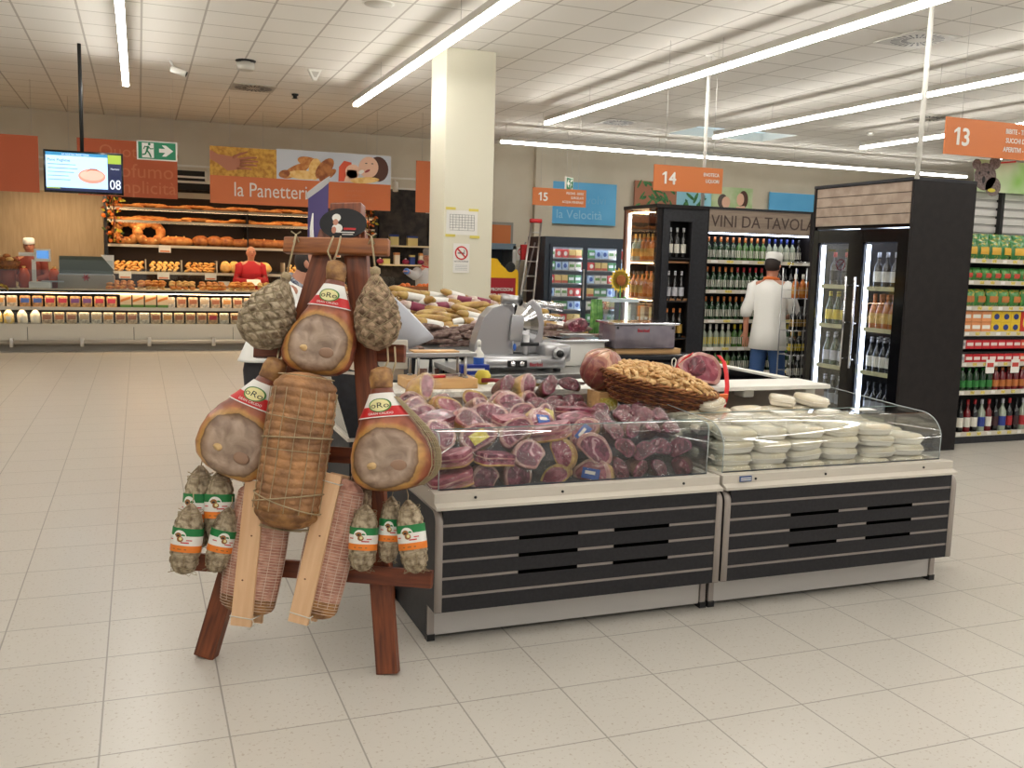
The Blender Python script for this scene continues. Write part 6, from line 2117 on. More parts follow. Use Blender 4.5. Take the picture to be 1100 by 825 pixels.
# chocolate and sweets shelving right of the bread
cs = thing('sweets_shelving', 'two pale shelves of packaged sweets on dark stone wall left of pillar', 'shelving', (4.30, 17.9, 0))
for z in (1.86, 1.50): MB().bb(0, 1.1, 0, .35, z - .03, z, mat('pale_shelf', (220, 200, 160), .5)).build('shelf', cs)
for x in (0, .98): MB().bb(x, x + .02, .3, .35, 0, 2.4, m_dark).build('upright', cs)
MB().bb(0, 1.1, .35, .37, 0, 2.5, m_stone).build('back_panel', cs)
MB().bb(0, 1.1, 0, .35, .9, .93, mat('pale_shelf', (220, 200, 160), .5)).build('shelf', cs)
for i, (x, z, c1, c2, w_, h_) in enumerate(((.24, 1.86, (220, 200, 130), (40, 60, 120), .17, .2), (.60, 1.86, (214, 190, 120), (40, 60, 120), .20, .18), (.10, 1.50, (226, 210, 130), (210, 190, 110), .12, .1), (.30, 1.50, (232, 220, 200), (180, 120, 70), .10, .22), (.60, 1.50, (50, 70, 140), (220, 200, 120), .10, .18), (.80, 1.50, (230, 214, 190), (220, 150, 80), .12, .22))):
    o = MB().bb(-w_ / 2, w_ / 2, 0, .12, 0, h_, mat('cb_' + str(c1), c1, .5), bev=.004).build('sweets_box', loc=(4.30 + x, 17.95, z))
    MB().bb(-w_ / 2 - .001, w_ / 2 + .001, -.002, .1, h_ * .8, h_ + .002, mat('cb_' + str(c2), c2, .5)).build('lid', o)
    tag(o, f'{["cream box with blue lid", "wide cream box with blue lid", "small yellow box", "tall white box", "tall blue box", "tall white and orange box"][i]} on {"upper" if z > 1.6 else "lower"} pale shelf, left of pillar', 'box', 'sweets on the pale shelves')
    if i in (0, 2, 3, 4):
        o = MB().sph((0, 0, .05), (.07, .05, .05), mat('sweets_magenta', (150, 30, 70), .4), 12, 8).build('sweets_bag', loc=(4.30 + x - .13 + (.3 if i > 2 else 0), 17.97, z)); MB().sph((0, 0, .1), (.02, .015, .02), m_paper, 8, 5).build('bag_tie', o)
        tag(o, f'small magenta sweets bag on {"upper" if z > 1.6 else "lower"} pale shelf, {nth([0, 0, 0, 1, 2][i])} from left', 'bag')

# scales and slicer on bakery counter, left
t = thing('bakery_scale', 'white shop scale with blue display on bakery counter at left', 'scale', (-1.45, 17.0, .985))
MB().bb(-.18, .14, -.12, .14, 0, .10, m_white, bev=.01).build('base', t); MB().bb(.0, .32, -.12, .14, .10, .12, m_steel).build('plate', t)
MB().bb(-.14, -.08, 0, .05, .1, .45, m_white).build('post', t)
dz = MB().bb(-.10, .14, -.02, .04, .42, .62, m_white, bev=.01).build('display_housing', t)
MB().bb(-.06, .11, -.024, -.02, .47, .59, mat('display_blue', (90, 150, 220), .3, emit=.8)).build('display', dz)
MB().bb(-.32, -.10, -.02, .04, .50, .56, m_white, bev=.008).build('keyboard', t)
t = thing('refrigerated_display', 'glass topped pastry display with grey tray on the bakery counter', 'display case', (-.80, 17.1, .985))
MB().bb(-.42, .42, -.15, .3, 0, .22, mat('display_grey', (150, 140, 128), .35, .4), bev=.01).build('base', t)
MB().bb(-.40, .40, -.14, .28, .22, .24, m_steel).build('tray', t)
MB().prism([(-.40, .24), (-.40, .52), (.30, .52), (.42, .24)], .0, .02, mat('green_grey_panel', (74, 82, 68), .4), 'y').build('rear_panel', t)
MB().bb(-.40, .40, -.14, -.136, .24, .46, m_glass).build('front_glass', t)
MB().prism([(.22, .55), (.42, .55), (.42, .30)], -.1, -.09, m_paper, 'y').build('white_corner', t)
q = MB()
for k in range(6):
    a = 2 * PI * k / 6; q.tube([(0, -.17, .18), (.06 * math.cos(a), -.18, .18 + .06 * math.sin(a)), (.02 * math.cos(a + .8), -.175, .18 + .02 * math.sin(a + .8))], .009, mat('bow_red', (180, 50, 60), .4), 5)
q.build('red_bow', t)
t = thing('bread_basket', 'small basket of dark-topped rolls at far left of bakery counter', 'basket', (-1.95, 17.1, .985))
MB().lathe([(.16, .28), (.2, .42), (.19, .42), (.15, .29)], m_wick2, 20).build('basket', t)
MB().lathe([(.12, 0), (.12, .28)], mat('red_stand', (150, 60, 30), .5), 16).build('stand', t)
for k in range(7):
    a = 2 * PI * k / 6 if k < 6 else 0; r_ = .10 if k < 6 else 0
    q = MB().sph((r_ * math.cos(a), r_ * math.sin(a), .44 + (.05 if k == 6 else 0)), (.06, .045, .04), m_crustl if k % 2 else m_crustd, 10, 6).build('bread_roll', loc=(-1.95, 17.1, .985))
    tag(q, 'roll in the small basket at far left of bakery counter', 'roll', 'rolls in the small left basket')
for i, x in enumerate((-1.72, -1.28)):
    o = MB().lathe([(.07, 0), (.09, .2), (.05, .30), (.02, .31)], mat('orange_red_jar', (196, 74, 30), .4), 16).build('orange_bag', loc=(x, 17.15, .985)); MB().lathe([(.022, .3), (.03, .34)], m_crustl, 10).build('tie', o)
    tag(o, ['orange-red bag left of the white bakery scale', 'orange-red bag right behind the white bakery scale'][i], 'bag')
q = MB()
for k in range(4): q.bb(-1.2 + .0, -.3, 0, .001, 0, .001, m_paper) if False else None
t = thing('banana_bunch', 'yellow and dark curved bananas at the far left below bakery counter top', 'fruit', (-1.99, 16.75, .985))
for k in range(3): MB().tube([(-.10, .02 * k, .05 - .01 * k), (-.02, .02 * k, .05), (.05, .02 * k, .02), (.09, .02 * k, -.03)], [.008, .02, .02, .008], mat('banana', (200, 168, 60), .5, c2=(90, 70, 30), ns=12), 8).build('banana', t)

# ------------------------------------------------------------------ hanging boards and screen
SGY = 15.60
m_dorange = mat('board_orange', (200, 106, 54), .55)
m_dorange2 = mat('board_red_orange', (184, 86, 44), .55)
m_ghost = mat('ghost_letters', (198, 112, 66), .5)
m_sil = mat('silver_letters', (214, 206, 194), .4)


def wires(t, xs, z0, z1):
    for x in xs: MB().cyl((x, .01, z0), (x, .01, z1), .003, m_alu, 6).build('hanging_wire', t)


t = thing('hanging_board', 'plain red-orange hanging board at the left edge beside the screen', 'sign', (-2.0, SGY, 2.41))
MB().bb(-.2, .68, 0, .02, 0, .80, m_dorange2).build('board', t); wires(t, (0, .6), .80, CEIL - 2.41)
t = thing('hanging_board', 'red-orange hanging board with faint large words behind the screen and exit sign', 'sign', (-.81, SGY, 2.41))
b_ = MB().bb(0, 1.38, 0, .02, 0, .82, m_dorange2).build('board', t); wires(t, (.1, 1.3), .82, CEIL - 2.41)
q = MB(); put_text(q, 'Quotidiano', .24, .30, .58, -.002, m_ghost, 'L'); put_text(q, 'Profumo', .29, 1.32, .29, -.002, m_ghost, 'R'); put_text(q, 'Semplicità', .27, 1.36, .06, -.002, m_ghost, 'R'); q.build('lettering', b_)
t = thing('bakery_board', 'long orange bakery board reading la Panetteria with three pictures on top', 'sign', (1.04, SGY, 2.38))
W_ = 2.83
b_ = MB().bb(0, W_, 0, .02, 0, .42, m_dorange).bb(0, 1.0, 0, .02, .42, .86, mat('wheat_yellow', (206, 158, 60), .6, c2=(170, 116, 36), ns=14, nd=6)).bb(1.0, W_, 0, .02, .42, .88, mat('picture_pale', (196, 200, 208), .6)).build('board', t)
wires(t, (.3, 1.4, 2.6), .86, CEIL - 2.38)
q = MB(); put_text(q, 'la Panetteria', .31, .36, .12, -.003, m_sil, 'L', sx=.80); q.build('lettering', b_)
q = MB()
for k in range(3): put_text(q, ['il pane fresco', 'ogni giorno', 'dalla nostra bottega'][k], .06, 2.08, .28 - k * .075, -.003, m_ghost, 'L')
q.build('small_lettering', b_)
m_hand = mat('hand_tone', (176, 112, 84), .6); m_skl = mat('face_tone', (226, 182, 156), .6)
q = MB()  # hand reaching over the wheat
q.poly([(.0, .80), (.12, .74), (.30, .72), (.44, .70), (.47, .62), (.40, .52), (.26, .50), (.12, .60), (.0, .66)], -.004, m_hand, th=.003)
for (a, b) in (((.34, .70), (.56, .80)), ((.44, .68), (.70, .72)), ((.45, .64), (.72, .66)), ((.44, .59), (.70, .60)), ((.40, .54), (.62, .54))):
    q.tube([(a[0], -.004, a[1]), ((a[0] + b[0]) / 2, -.004, (a[1] + b[1]) / 2 + .01), (b[0], -.004, b[1])], [.022, .019, .011], m_hand, 8)
q.build('hand_picture', b_)
q = MB()
for (cx, cz, rx, rz, ro, m_) in ((1.30, .56, .24, .08, .5, m_crust), (1.42, .50, .26, .07, .0, m_crustl), (1.52, .70, .20, .08, -.2, m_crust), (1.60, .60, .10, .17, -.15, m_crustl), (1.75, .62, .10, .20, -.7, m_crustd), (1.80, .52, .16, .06, .6, m_crustd), (1.12, .50, .09, .06, .3, m_crustd)):
    q.ell(cx, cz, rx, rz, -.004 - .001 * len(q.v) / 400, m_, 20, ro, th=.003)
q.build('bread_picture', b_)
q = MB()
q.poly([(1.97, .43), (1.98, .66), (2.06, .76), (2.18, .74), (2.22, .44)], -.0035, mat('orange_sleeve', (214, 84, 50), .6), th=.003)
q.ell(2.62, .66, .17, .20, -.003, mat('hair_brown', (82, 50, 40), .7), 22, th=.002); q.ell(2.46, .68, .16, .17, -.006, m_skl, 22, -.4, th=.003)
q.ell(2.20, .60, .12, .11, -.009, m_skl, 18, .4, th=.003); q.poly([(2.06, .43), (2.12, .62), (2.26, .62), (2.3, .43)], -.009, m_skl, th=.003)
q.ell(2.34, .60, .05, .03, -.011, m_paper, 12, .5, th=.002); q.ell(2.44, .62, .05, .018, -.012, mat('lips', (160, 60, 60), .5), 12, .5, th=.002)
q.ell(2.42, .74, .02, .008, -.012, m_ink, 8, th=.002); q.ell(2.52, .74, .02, .008, -.012, m_ink, 8, th=.002)
q.ell(2.40, .47, .24, .05, -.011, m_crustl, 16, .1, th=.002)
q.build('person_picture', b_)
t = thing('hanging_board', 'narrow orange hanging board partly hidden by the pillar', 'sign', (4.30, SGY, 2.38))
MB().bb(0, .9, 0, .02, 0, .84, m_dorange).build('board', t); wires(t, (.1, .8), .84, CEIL - 2.38)
# ceiling rails behind the boards
for i, (z, y, th_) in enumerate(((3.02, 17.0, .03), (2.84, 17.0, .03))):
    t = thing('lighting_rail', ['upper thin white lighting rail behind the bakery boards', 'lower thin white lighting rail behind the bakery boards'][i], 'rail', (-2.0, y, z))
    MB().bb(0, 7.5, 0, .05, 0, th_, m_white).build('rail', t); wires(t, (1, 4, 7), th_, CEIL - z)
    if i == 0:
        for x in (.35, 1.2, 2.1, 3.1, 4.1, 5.1, 6.3):
            sp_ = MB().cyl((x, .02, -.02), (x, .02, -.08), .02, m_white).build('spot_arm', t)
            MB().cyl((x, .0, -.06), (x, .0 + (.10 if x < 1.3 else -.03), -.22), .05, m_white, 14).build('spotlight', t)
            ld = bpy.data.lights.new('spot_lamp', 'SPOT'); ld.energy = 75 if x > 1.3 else 80; ld.color = (1, .74, .45); ld.spot_size = 1.9; ld.spot_blend = .8; ld.shadow_soft_size = .05
            lo_ = bpy.data.objects.new('spot_lamp', ld); COL.objects.link(lo_); lo_.parent = t; lo_.location = (x, .12 if x < 1.3 else -.05, -.26)
            lo_.rotation_euler = (.75 if x < 1.3 else -.12 + .45 * (int(x) % 2), 0, 0)
t = thing('dark_fascia', 'dark fascia board with white lower band above the bread shelves', 'fascia', (-.6, 17.55, 2.66))
MB().bb(0, 4.9, 0, .05, 0.02, .34, m_dark).build('board', t); MB().bb(0, 4.9, -.01, 0, .13, .17, m_white).build('band', t)
wires(t, (.3, 4.5), .34, CEIL - 2.66)
for x in (.2, 4.7): MB().bb(x, x + .04, .05, .65, .02, .06, m_dark).build('bracket', t)

# screen
TY = 12.6
p0 = at(46, 162, y=TY); p1 = at(133, 210, y=TY)
t = thing('menu_screen', 'black framed screen with bread picture and number 08, hanging from pole', 'screen', (p0.x, TY, p1.z), 0)
TW, TH = p1.x - p0.x, .49
MB().bb(0, TW, 0, .06, 0, TH, m_gloss_black, bev=.006).build('housing', t)
MB().cyl((TW * .48, .08, TH * .8), (TW * .48, .08, CEIL - p1.z), .022, m_black, 10).build('pole', t)
MB().bb(TW * .44, TW * .52, .06, .12, TH * .3, TH * .8, m_black).build('bracket', t)
E_ = lambda n, c, e: mat('scr_' + n, c, .3, emit=e)
sc_ = MB().bb(.022, TW - .02, -.002, 0, .025, TH - .022, E_('navy', (24, 34, 74), .5)).build('display', t)
q = MB(); q.bb(.025, TW * .80, -.004, -.002, .06, TH - .06, E_('sky', (176, 212, 246), 1.0)); q.bb(.025, TW * .80, -.004, -.002, TH - .06, TH - .024, E_('teal', (50, 130, 176), .8))
q.bb(TW * .805, TW - .022, -.004, -.002, TH * .74, TH - .024, E_('lime', (150, 176, 60), .7)); q.bb(.03, TW * .2, -.004, -.002, .046, .058, E_('lime', (150, 176, 60), .7)); q.build('coloured_panels', sc_)
q = MB(); q.ell(TW * .60, TH * .42, .15, .085, -.005, E_('bread', (206, 150, 130), .8), 28); q.ell(TW * .60, TH * .44, .13, .06, -.0065, E_('bread2', (222, 176, 160), .8), 24)
q.poly([(TW * .52, TH * .50), (TW * .58, TH * .60), (TW * .66, TH * .60), (TW * .70, TH * .54), (TW * .65, TH * .57), (TW * .58, TH * .57)], -.008, E_('crust', (160, 84, 50), .8)); q.build('bread_picture', sc_)
q = MB(); put_text(q, 'Pane Pugliese', .045, .045, TH * .74, -.005, E_('text', (60, 90, 150), .5), 'L')
for k in range(5): q.bb(.045, .045 + (.30, .32, .28, .22, .24)[k], -.005, -.004, TH * (.66 - k * .09), TH * (.66 - k * .09) + .008, E_('text2', (120, 150, 196), .6))
put_text(q, 'LA NOSTRA PANETTERIA', .026, TW * .4, TH - .052, -.005, E_('white', (220, 230, 240), .9), 'C'); q.build('lettering', sc_)
q = MB(); put_text(q, '08', .16, TW * .895, .065, -.005, E_('white', (220, 230, 240), .9), 'C', sx=.8)
put_text(q, 'Numero', .028, TW * .895, TH * .60, -.005, E_('white', (220, 230, 240), .9), 'C'); q.build('number', sc_)


def exit_sign(lab, loc, rz, w_, h_, flip=False):
    t = thing('exit_sign', lab, 'exit sign', loc, rz)
    MB().bb(0, w_, 0, .03, 0, h_, m_white, bev=.004).build('frame', t)
    f = MB().bb(.02, w_ - .02, -.003, 0, .015, h_ - .015, mat('exit_green', (10, 116, 76), .4, emit=.12)).build('green_face', t)
    k = -1 if flip else 1
    def X(u): return u * w_ if not flip else (1 - u) * w_
    q = MB(); q.poly([(X(.13), .03), (X(.42), .03), (X(.42), h_ - .03), (X(.13), h_ - .03)][::k], -.005, m_paper, th=.002); q.build('door_symbol', f)
    q = MB(); y = -.0055
    q.ell(X(.31), h_ * .82, .018, .018, y - .002, m_green, 12)
    for pts, r_ in (([(.29, .72), (.25, .5)], .015), ([(.25, .5), (.31, .34), (.35, .14)], .011), ([(.25, .5), (.21, .30), (.14, .26)], .011), ([(.28, .68), (.20, .70), (.17, .56)], .008), ([(.28, .70), (.34, .58), (.41, .60)], .008)):
        q.tube([(X(a), y, b * h_) for a, b in pts], r_, m_green, 6)
    q.build('running_figure', f)
    q = MB(); q.poly([(X(u), v * h_) for u, v in ((.55, .42), (.70, .42), (.62, .22), (.72, .22), (.90, .52), (.72, .80), (.62, .80), (.70, .62), (.55, .62))][::k], -.005, m_paper, th=.002); q.build('arrow', f)
    for x in (.05, w_ - .05): MB().cyl((x, .015, h_), (x, .015, CEIL - loc[2]), .002, m_alu, 6).build('hanging_wire', t)


pe = at(147, 171, y=14.5)
exit_sign('green exit sign with running figure and right arrow beside bakery board', (pe.x, 14.5, pe.z), 0, .53, .26)
pe = at(608, 204, y=16.3)
exit_sign('small green exit sign partly hidden behind number 15 board', (pe.x, 16.3, pe.z), .75, .34, .24, True)


def aisle(lab, num, lines, y, px, pz, w_, h_=.31):
    p = at(px, pz, y=y)
    t = thing('aisle_sign', lab, 'sign', (p.x, y, p.z), 0)
    b = MB().bb(0, w_, 0, .015, 0, h_, m_orange).build('board', t)
    q = MB(); u = h_ * .66 * .72; zb = h_ * .27; wd_ = u * .20
    q.poly([(.10 + u * .22, zb), (.10 + u * .22 + wd_, zb), (.10 + u * .22 + wd_, zb + u), (.10 + u * .26, zb + u), (.10, zb + u * .80), (.10, zb + u * .66), (.10 + u * .22, zb + u * .78)], -.005, m_paper, th=.003)
    put_text(q, num[1:], h_ * .66, .10 + u * .62, zb, -.003, m_paper, 'L', bold=.010); q.build('number', b)
    q = MB()
    for i, l in enumerate(lines): put_text(q, l, h_ * .19, w_ - .05, h_ * (.70 - .25 * i) + (.0 if len(lines) > 2 else -.04 * h_), -.003, m_paper, 'R', sx=.85, bold=.002)
    q.build('lettering', b)
    for x in (w_ * .15, w_ * .85): MB().cyl((x, .007, h_), (x, .007, CEIL - p.z), .002, m_alu, 6).build('hanging_wire', t)


aisle('orange aisle sign with white number 13 at the right edge', '13', ['BIBITE - THE FREDDI', 'SUCCHI DI FRUTTA', 'APERITIVI - SALATINI'], 6.9, 1014, 165, 1.25, .33)
aisle('orange aisle sign with white number 14 above the corner cabinet', '14', ['ENOTECA', 'LIQUORI'], 9.3, 702, 204, .87, .275)
aisle('orange aisle sign with white number 15 in front of blue board', '15', ['PISCINE - BIRRE', 'SURGELATI', 'ACQUA MINERALE'], 14.5, 572, 220, .95, .28)

# boards on the back wall
m_bl = mat('board_blue', (84, 170, 222), .5, c2=(104, 186, 232), ns=.6)
t = thing('wall_board', 'sky blue wall board with pale words la Velocità behind sign 15', 'sign', (8.10, 18.80, 2.44))
b_ = MB().bb(0, 1.56, 0, .03, 0, .88, m_bl).build('board', t)
q = MB(); put_text(q, 'la Velocità', .26, .16, .12, -.002, mat('pale_blue_letters', (150, 206, 236), .5), 'L'); put_text(q, 'evolvi', .26, .72, .44, -.002, mat('ghost_blue', (108, 180, 224), .5), 'L'); q.build('lettering', b_)
t = thing('wall_board', 'plain sky blue wall board left of the tall wine fridge', 'sign', (13.62, 18.80, 2.9))
MB().bb(0, 1.5, 0, .03, 0, .48, m_bl).build('board', t); MB().bb(0, 1.5, -.005, 0, .47, .48, m_white).build('edge', t)
t = thing('wall_picture_board', 'wall board with green leaves and two people above the wine wall', 'sign', (10.10, 18.80, 2.72))
b_ = MB().bb(0, 1.05, 0, .03, 0, .72, mat('terracotta_picture', (170, 112, 84), .6)).bb(1.05, 1.95, 0, .03, 0, .70, mat('aqua_picture', (150, 206, 222), .6)).bb(1.95, 3.05, 0, .03, 0, .70, mat('blur_green', (170, 196, 140), .6, c2=(206, 216, 180), ns=2)).build('board', t)
q = MB(); ml = mat('leaf_deep', (40, 96, 52), .6, c2=(74, 134, 76), ns=12)
r_ = random.Random(8)
for k in range(46): q.ell(r_.uniform(.05, .95) if k < 30 else r_.uniform(1.2, 1.75), r_.uniform(.1, .68) if k < 30 else r_.uniform(.05, .45), r_.uniform(.06, .16), r_.uniform(.02, .04), -.003 - .0003 * k, ml, 10, r_.uniform(-1.2, 1.2), th=.002)
q.build('leaf_picture', b_)
q = MB(); q.ell(2.25, .38, .13, .16, -.003, mat('hair_grey', (90, 80, 74), .7), 18, th=.002); q.ell(2.34, .36, .11, .13, -.006, m_skl, 18, th=.002); q.ell(2.8, .44, .13, .2, -.003, mat('hair_brown', (82, 50, 40), .7), 18, th=.002); q.ell(2.72, .44, .10, .14, -.006, m_skl, 18, th=.002)
q.poly([(2.1, 0), (2.15, .2), (2.45, .22), (2.5, 0)], -.004, mat('shirt_blue', (120, 170, 200), .6), th=.002); q.poly([(2.6, 0), (2.62, .28), (2.85, .3), (2.95, 0)], -.004, m_skl, th=.002); q.build('people_picture', b_)

# ------------------------------------------------------------------ frozen cabinet, doors, ladder
FZ = thing('freezer_cabinet', 'dark blue-grey glass door freezer at the back, full of colourful packs', 'freezer', (7.38, 17.3, 0))
m_fz = mat('freezer_navy', (44, 54, 66), .4)
FWd = 3.2
MB().bb(0, FWd, 0, .9, 1.98, 2.12, m_fz).build('top_panel', FZ); MB().bb(0, FWd, 0, .9, 0, .38, m_fz).build('base', FZ)
MB().bb(0, .1, 0, .9, .38, 1.98, m_fz).build('side_panel', FZ); MB().bb(FWd - .1, FWd, 0, .9, .38, 1.98, m_fz).build('side_panel', FZ)
MB().bb(.1, FWd - .1, .85, .9, .38, 1.98, mat('freezer_white', (210, 216, 220), .5)).build('rear_liner', FZ)
MB().bb(.1, FWd - .1, .1, .3, 1.96, 1.98, m_cool).build('light_or_fill_strip', FZ)
MB().bb(0, FWd, -.02, 0, .30, .38, m_steel).build('trim', FZ)
for k in range(4):
    x0, x1 = .1 + k * .75, .1 + (k + 1) * .75
    d = MB(); d.bb(x0, x0 + .06, -.03, 0, .38, 1.98, m_fz); d.bb(x1 - .04, x1, -.03, 0, .38, 1.98, m_fz); d.bb(x0, x1, -.029, -.001, .381, .44, m_fz); d.bb(x0, x1, -.029, -.001, 1.92, 1.979, m_fz)
    do = d.build('door', FZ); MB().bb(x0 + .06, x1 - .04, -.016, -.014, .44, 1.92, m_fglass).build('door_glass', do)
    MB().bb(x1 - .035, x1 - .01, -.06, -.03, .9, 1.5, m_alu).build('handle', do)
    MB().bb(x0 + .0, x0 + .03, .02, .04, .40, 1.95, m_cool).build('light_or_fill_strip', FZ)
fzc = [((236, 226, 206), (120, 160, 80)), ((214, 70, 60), (240, 230, 210)), ((226, 190, 110), (200, 90, 50)), ((90, 150, 90), (236, 236, 230)), ((180, 200, 220), (60, 90, 160))]
fzs = [carton('frozen_pack', a, b, .13, .16, .2, i % 3) for i, (a, b) in enumerate(fzc)]
fn_ = ['cream', 'red', 'yellow', 'green', 'pale blue']
for si, z in enumerate((.44, .70, .96, 1.22, 1.48, 1.72)):
    MB().bb(.1, FWd - .1, .10, .8, z - .02, z, m_alu).build('shelf', FZ)
    for j in range(14):
        k = (si * 2 + j // 2 + (j * 3) % 2) % 5
        fzs[k].put(loc=(7.38 + .22 + j * .145, 17.45, z), label=f'{fn_[k]} frozen pack, {nth(5 - si)} freezer shelf from top, {nth(j)} from left', group='packs in the freezer')['group'] = 'packs in the freezer'

t = thing('step_ladder', 'aluminium ladder with red cap leaning by the freezer', 'ladder', (7.02, 17.62, 0))
for s_ in (-1, 1):
    MB().tube([(-.05 + .16 * s_ - .05, -.35, 0), (.30 + .10 * s_, .0, 2.42)], .022, m_alu, 8).build('rail', t)
    MB().tube([(-.25 + .16 * s_, .25, 0), (.2 + .10 * s_, .05, 2.0)], .018, mat('ladder_grey', (150, 150, 150), .4, .5), 8).build('rear_rail', t)
for k in range(8):
    f = (k + .7) / 8.5; c = Vector((-.10 + .40 * f, -.35 + .35 * f, 2.42 * f)); w_ = .16 - .06 * f
    MB().cyl(c - Vector((w_, 0, 0)), c + Vector((w_, 0, 0)), .014, m_alu, 8).build('rung', t)
MB().bb(.16, .40, -.05, .05, 2.38, 2.46, m_red, bev=.02).build('red_cap', t); MB().bb(.0, .12, .0, .1, 1.65, 1.95, m_red, bev=.01).build('red_bracket', t)
# door behind the pillar, no smoking notice, chiller
D1 = MB().bb(6.60, 7.30, 18.84, 18.90, 0, 2.42, mat('door_frame_grey', (140, 138, 128), .5)).build('door_1'); struct(D1)
MB().bb(6.66, 7.24, 18.82, 18.84, 0, 2.36, mat('door_orange_wood', (196, 110, 50), .5)).build('door_leaf', D1)
MB().cyl((7.18, 18.80, 1.0), (7.10, 18.80, 1.0), .012, m_chrome).build('door_handle', D1)
t = thing('no_smoking_notice', 'small round no smoking notice on back wall beside the ladder', 'sign', (7.52, 18.88, 1.78))
MB().bb(-.12, .12, -.004, 0, -.14, .14, m_paper).build('board', t); no_smoking(t, .04, .085)
t = thing('glass_chiller', 'grey glass fronted drinks chiller partly hidden by pillar', 'chiller', (5.98, 17.2, 0))
MB().bb(0, .75, .55, .6, 0, 1.92, m_fz).build('back_panel', t); MB().bb(0, .06, 0, .6, 0, 1.92, m_alu).build('side_panel', t); MB().bb(.69, .75, 0, .6, 0, 1.92, m_alu).build('side_panel', t)
MB().bb(0, .75, 0, .6, 1.84, 1.95, mat('chiller_top', (96, 116, 130), .4)).build('top_panel', t); MB().bb(0, .75, 0, .6, 0, .3, m_fz).build('base', t)
MB().bb(.06, .69, 0, .005, .3, 1.84, m_fglass).build('door_glass', t)
for z in (.8, 1.3): MB().bb(.06, .69, .05, .55, z, z + .015, m_alu).build('shelf', t)
for i, (x, z, c_) in enumerate(((.25, .815, (150, 90, 60)), (.45, .815, (70, 90, 150)), (.3, 1.315, (150, 90, 60)), (.5, 1.315, (220, 225, 240)))):
    bottle('water', 'white', c_, c_, .26, .06).put(loc=(5.98 + x, 17.4, z), label=f'{["brown", "blue", "brown", "white"][i]} container on the {["lower", "lower", "upper", "upper"][i]} shelf of the grey chiller', group='containers in the chiller')['group'] = 'containers in the chiller'
t = thing('promotion_stand', 'yellow and red promotional stand right of the white pillar', 'sign', (4.42, 12.5, 0))
MB().prism([(0, 0), (.52, 0), (.52, 1.45), (.50, 1.50), (.34, 1.50), (.26, 1.56), (.20, 1.64), (0, 1.66)], 0, .03, mat('promo_yellow', (232, 184, 20), .5), 'y').build('board', t)
b_ = MB().bb(.10, .48, -.004, 0, .5, 1.38, mat('promo_red', (160, 26, 40), .5)).build('red_panel', t)
q = MB(); put_text(q, 'PROMOZIONI', .062, .115, 1.20, -.006, m_paper, 'L', sx=.85, bold=.002); put_text(q, 'DEL MESE', .062, .115, 1.12, -.006, m_paper, 'L', sx=.85, bold=.002)
for k in range(4): q.bb(.12, .42, -.006, -.004, .98 - k * .07, .995 - k * .07, mat('promo_pink', (220, 150, 150), .5))
q.build('lettering', b_); MB().bb(-.02, .54, -.1, .15, 0, .02, m_black).build('base', t)
MB().ell(.40, 1.53, .07, .07, -.003, m_black, 18, th=.003).build('round_emblem', t)
t = thing('green_cone', 'green rounded pennant just right of the pillar', 'pennant', (4.5, 13.2, 1.55))
MB().sph((0, 0, .22), (.07, .05, .22), mat('pennant_green', (30, 120, 60), .5), 16, 10).build('pennant', t); MB().cyl((-.04, .02, -1.55), (-.04, .02, 1.0), .012, m_steel).build('pole', t)
# sunflower and clear dispenser behind the packer
t = thing('sunflower', 'yellow artificial sunflower above the clear box behind the packer', 'flower', (4.50, 8.6, 0))
MB().tube([(0, 0, .93), (.01, 0, 1.2), (0, 0, 1.42)], .008, mat('stem_green', (70, 140, 60), .5), 8).build('stem', t)
MB().lathe([(.05, -.01), (.055, .01), (.03, .02)], mat('flower_brown', (150, 84, 30), .8), 18, T=Matrix.Translation((0, -.012, 1.45)) @ Matrix.Rotation(PI / 2, 4, 'X')).build('flower_centre', t)
for k in range(18):
    a = 2 * PI * k / 18; T = Matrix.Translation((0, 0, 1.45)) @ Matrix.Rotation(a, 4, 'Y')
    MB().prism([(.04, -.012), (.08, -.024), (.125, 0), (.08, .024), (.04, .012)], -.003, .003, mat('petal_yellow', (236, 196, 70), .5), 'y', T=T).build('petal', t)
for s_ in (-1, 1): MB().prism([(0, 0), (.05 * s_, .05), (.10 * s_, .03), (.05 * s_, -.01)], -.002, .002, mat('stem_green', (70, 140, 60), .5), 'y', T=Matrix.Translation((0, 0, 1.24))).build('leaf', t)
MB().lathe([(.06, .90), (.07, .94)], m_white, 14).build('foot', t)
t = thing('clear_container', 'clear plastic container with lid behind the packer under the sunflower', 'container', (4.30, 8.4, .90))
MB().bb(0, .30, 0, .25, 0, .34, clear_mat('clear_plastic', (216, 228, 234), .12, .6, .1)).build('container', t); MB().bb(-.01, .31, -.01, .26, .34, .37, mat('pale_lid', (196, 212, 222), .3)).build('lid', t)
MB().bb(.03, .27, .03, .22, .01, .15, mat('container_food', (156, 118, 90), .7, c2=(110, 84, 70), ns=30)).build('contents', t)
t = thing('rear_counter', 'low dark counter standing behind the packer', 'counter', (3.9, 8.3, 0))
MB().bb(0, 1.0, 0, .5, .86, .90, m_steel).build('top', t); MB().bb(.02, .98, .02, .48, 0, .86, m_anth).build('cabinet', t)
t = thing('cucumber_bag', 'green cucumbers standing in a bag left of the clear container', 'vegetables', (4.18, 8.5, .90))
for k in range(4): MB().tube([(.03 * k - .03, .01 * (k % 2), 0), (.03 * k - .03 + .01, .01 * (k % 2), .2), (.03 * k - .03, 0, .36)], [.02, .026, .014], mat('cucumber_green', (66, 120, 50), .4, c2=(110, 156, 80), ns=20), 10).build('cucumber', t)

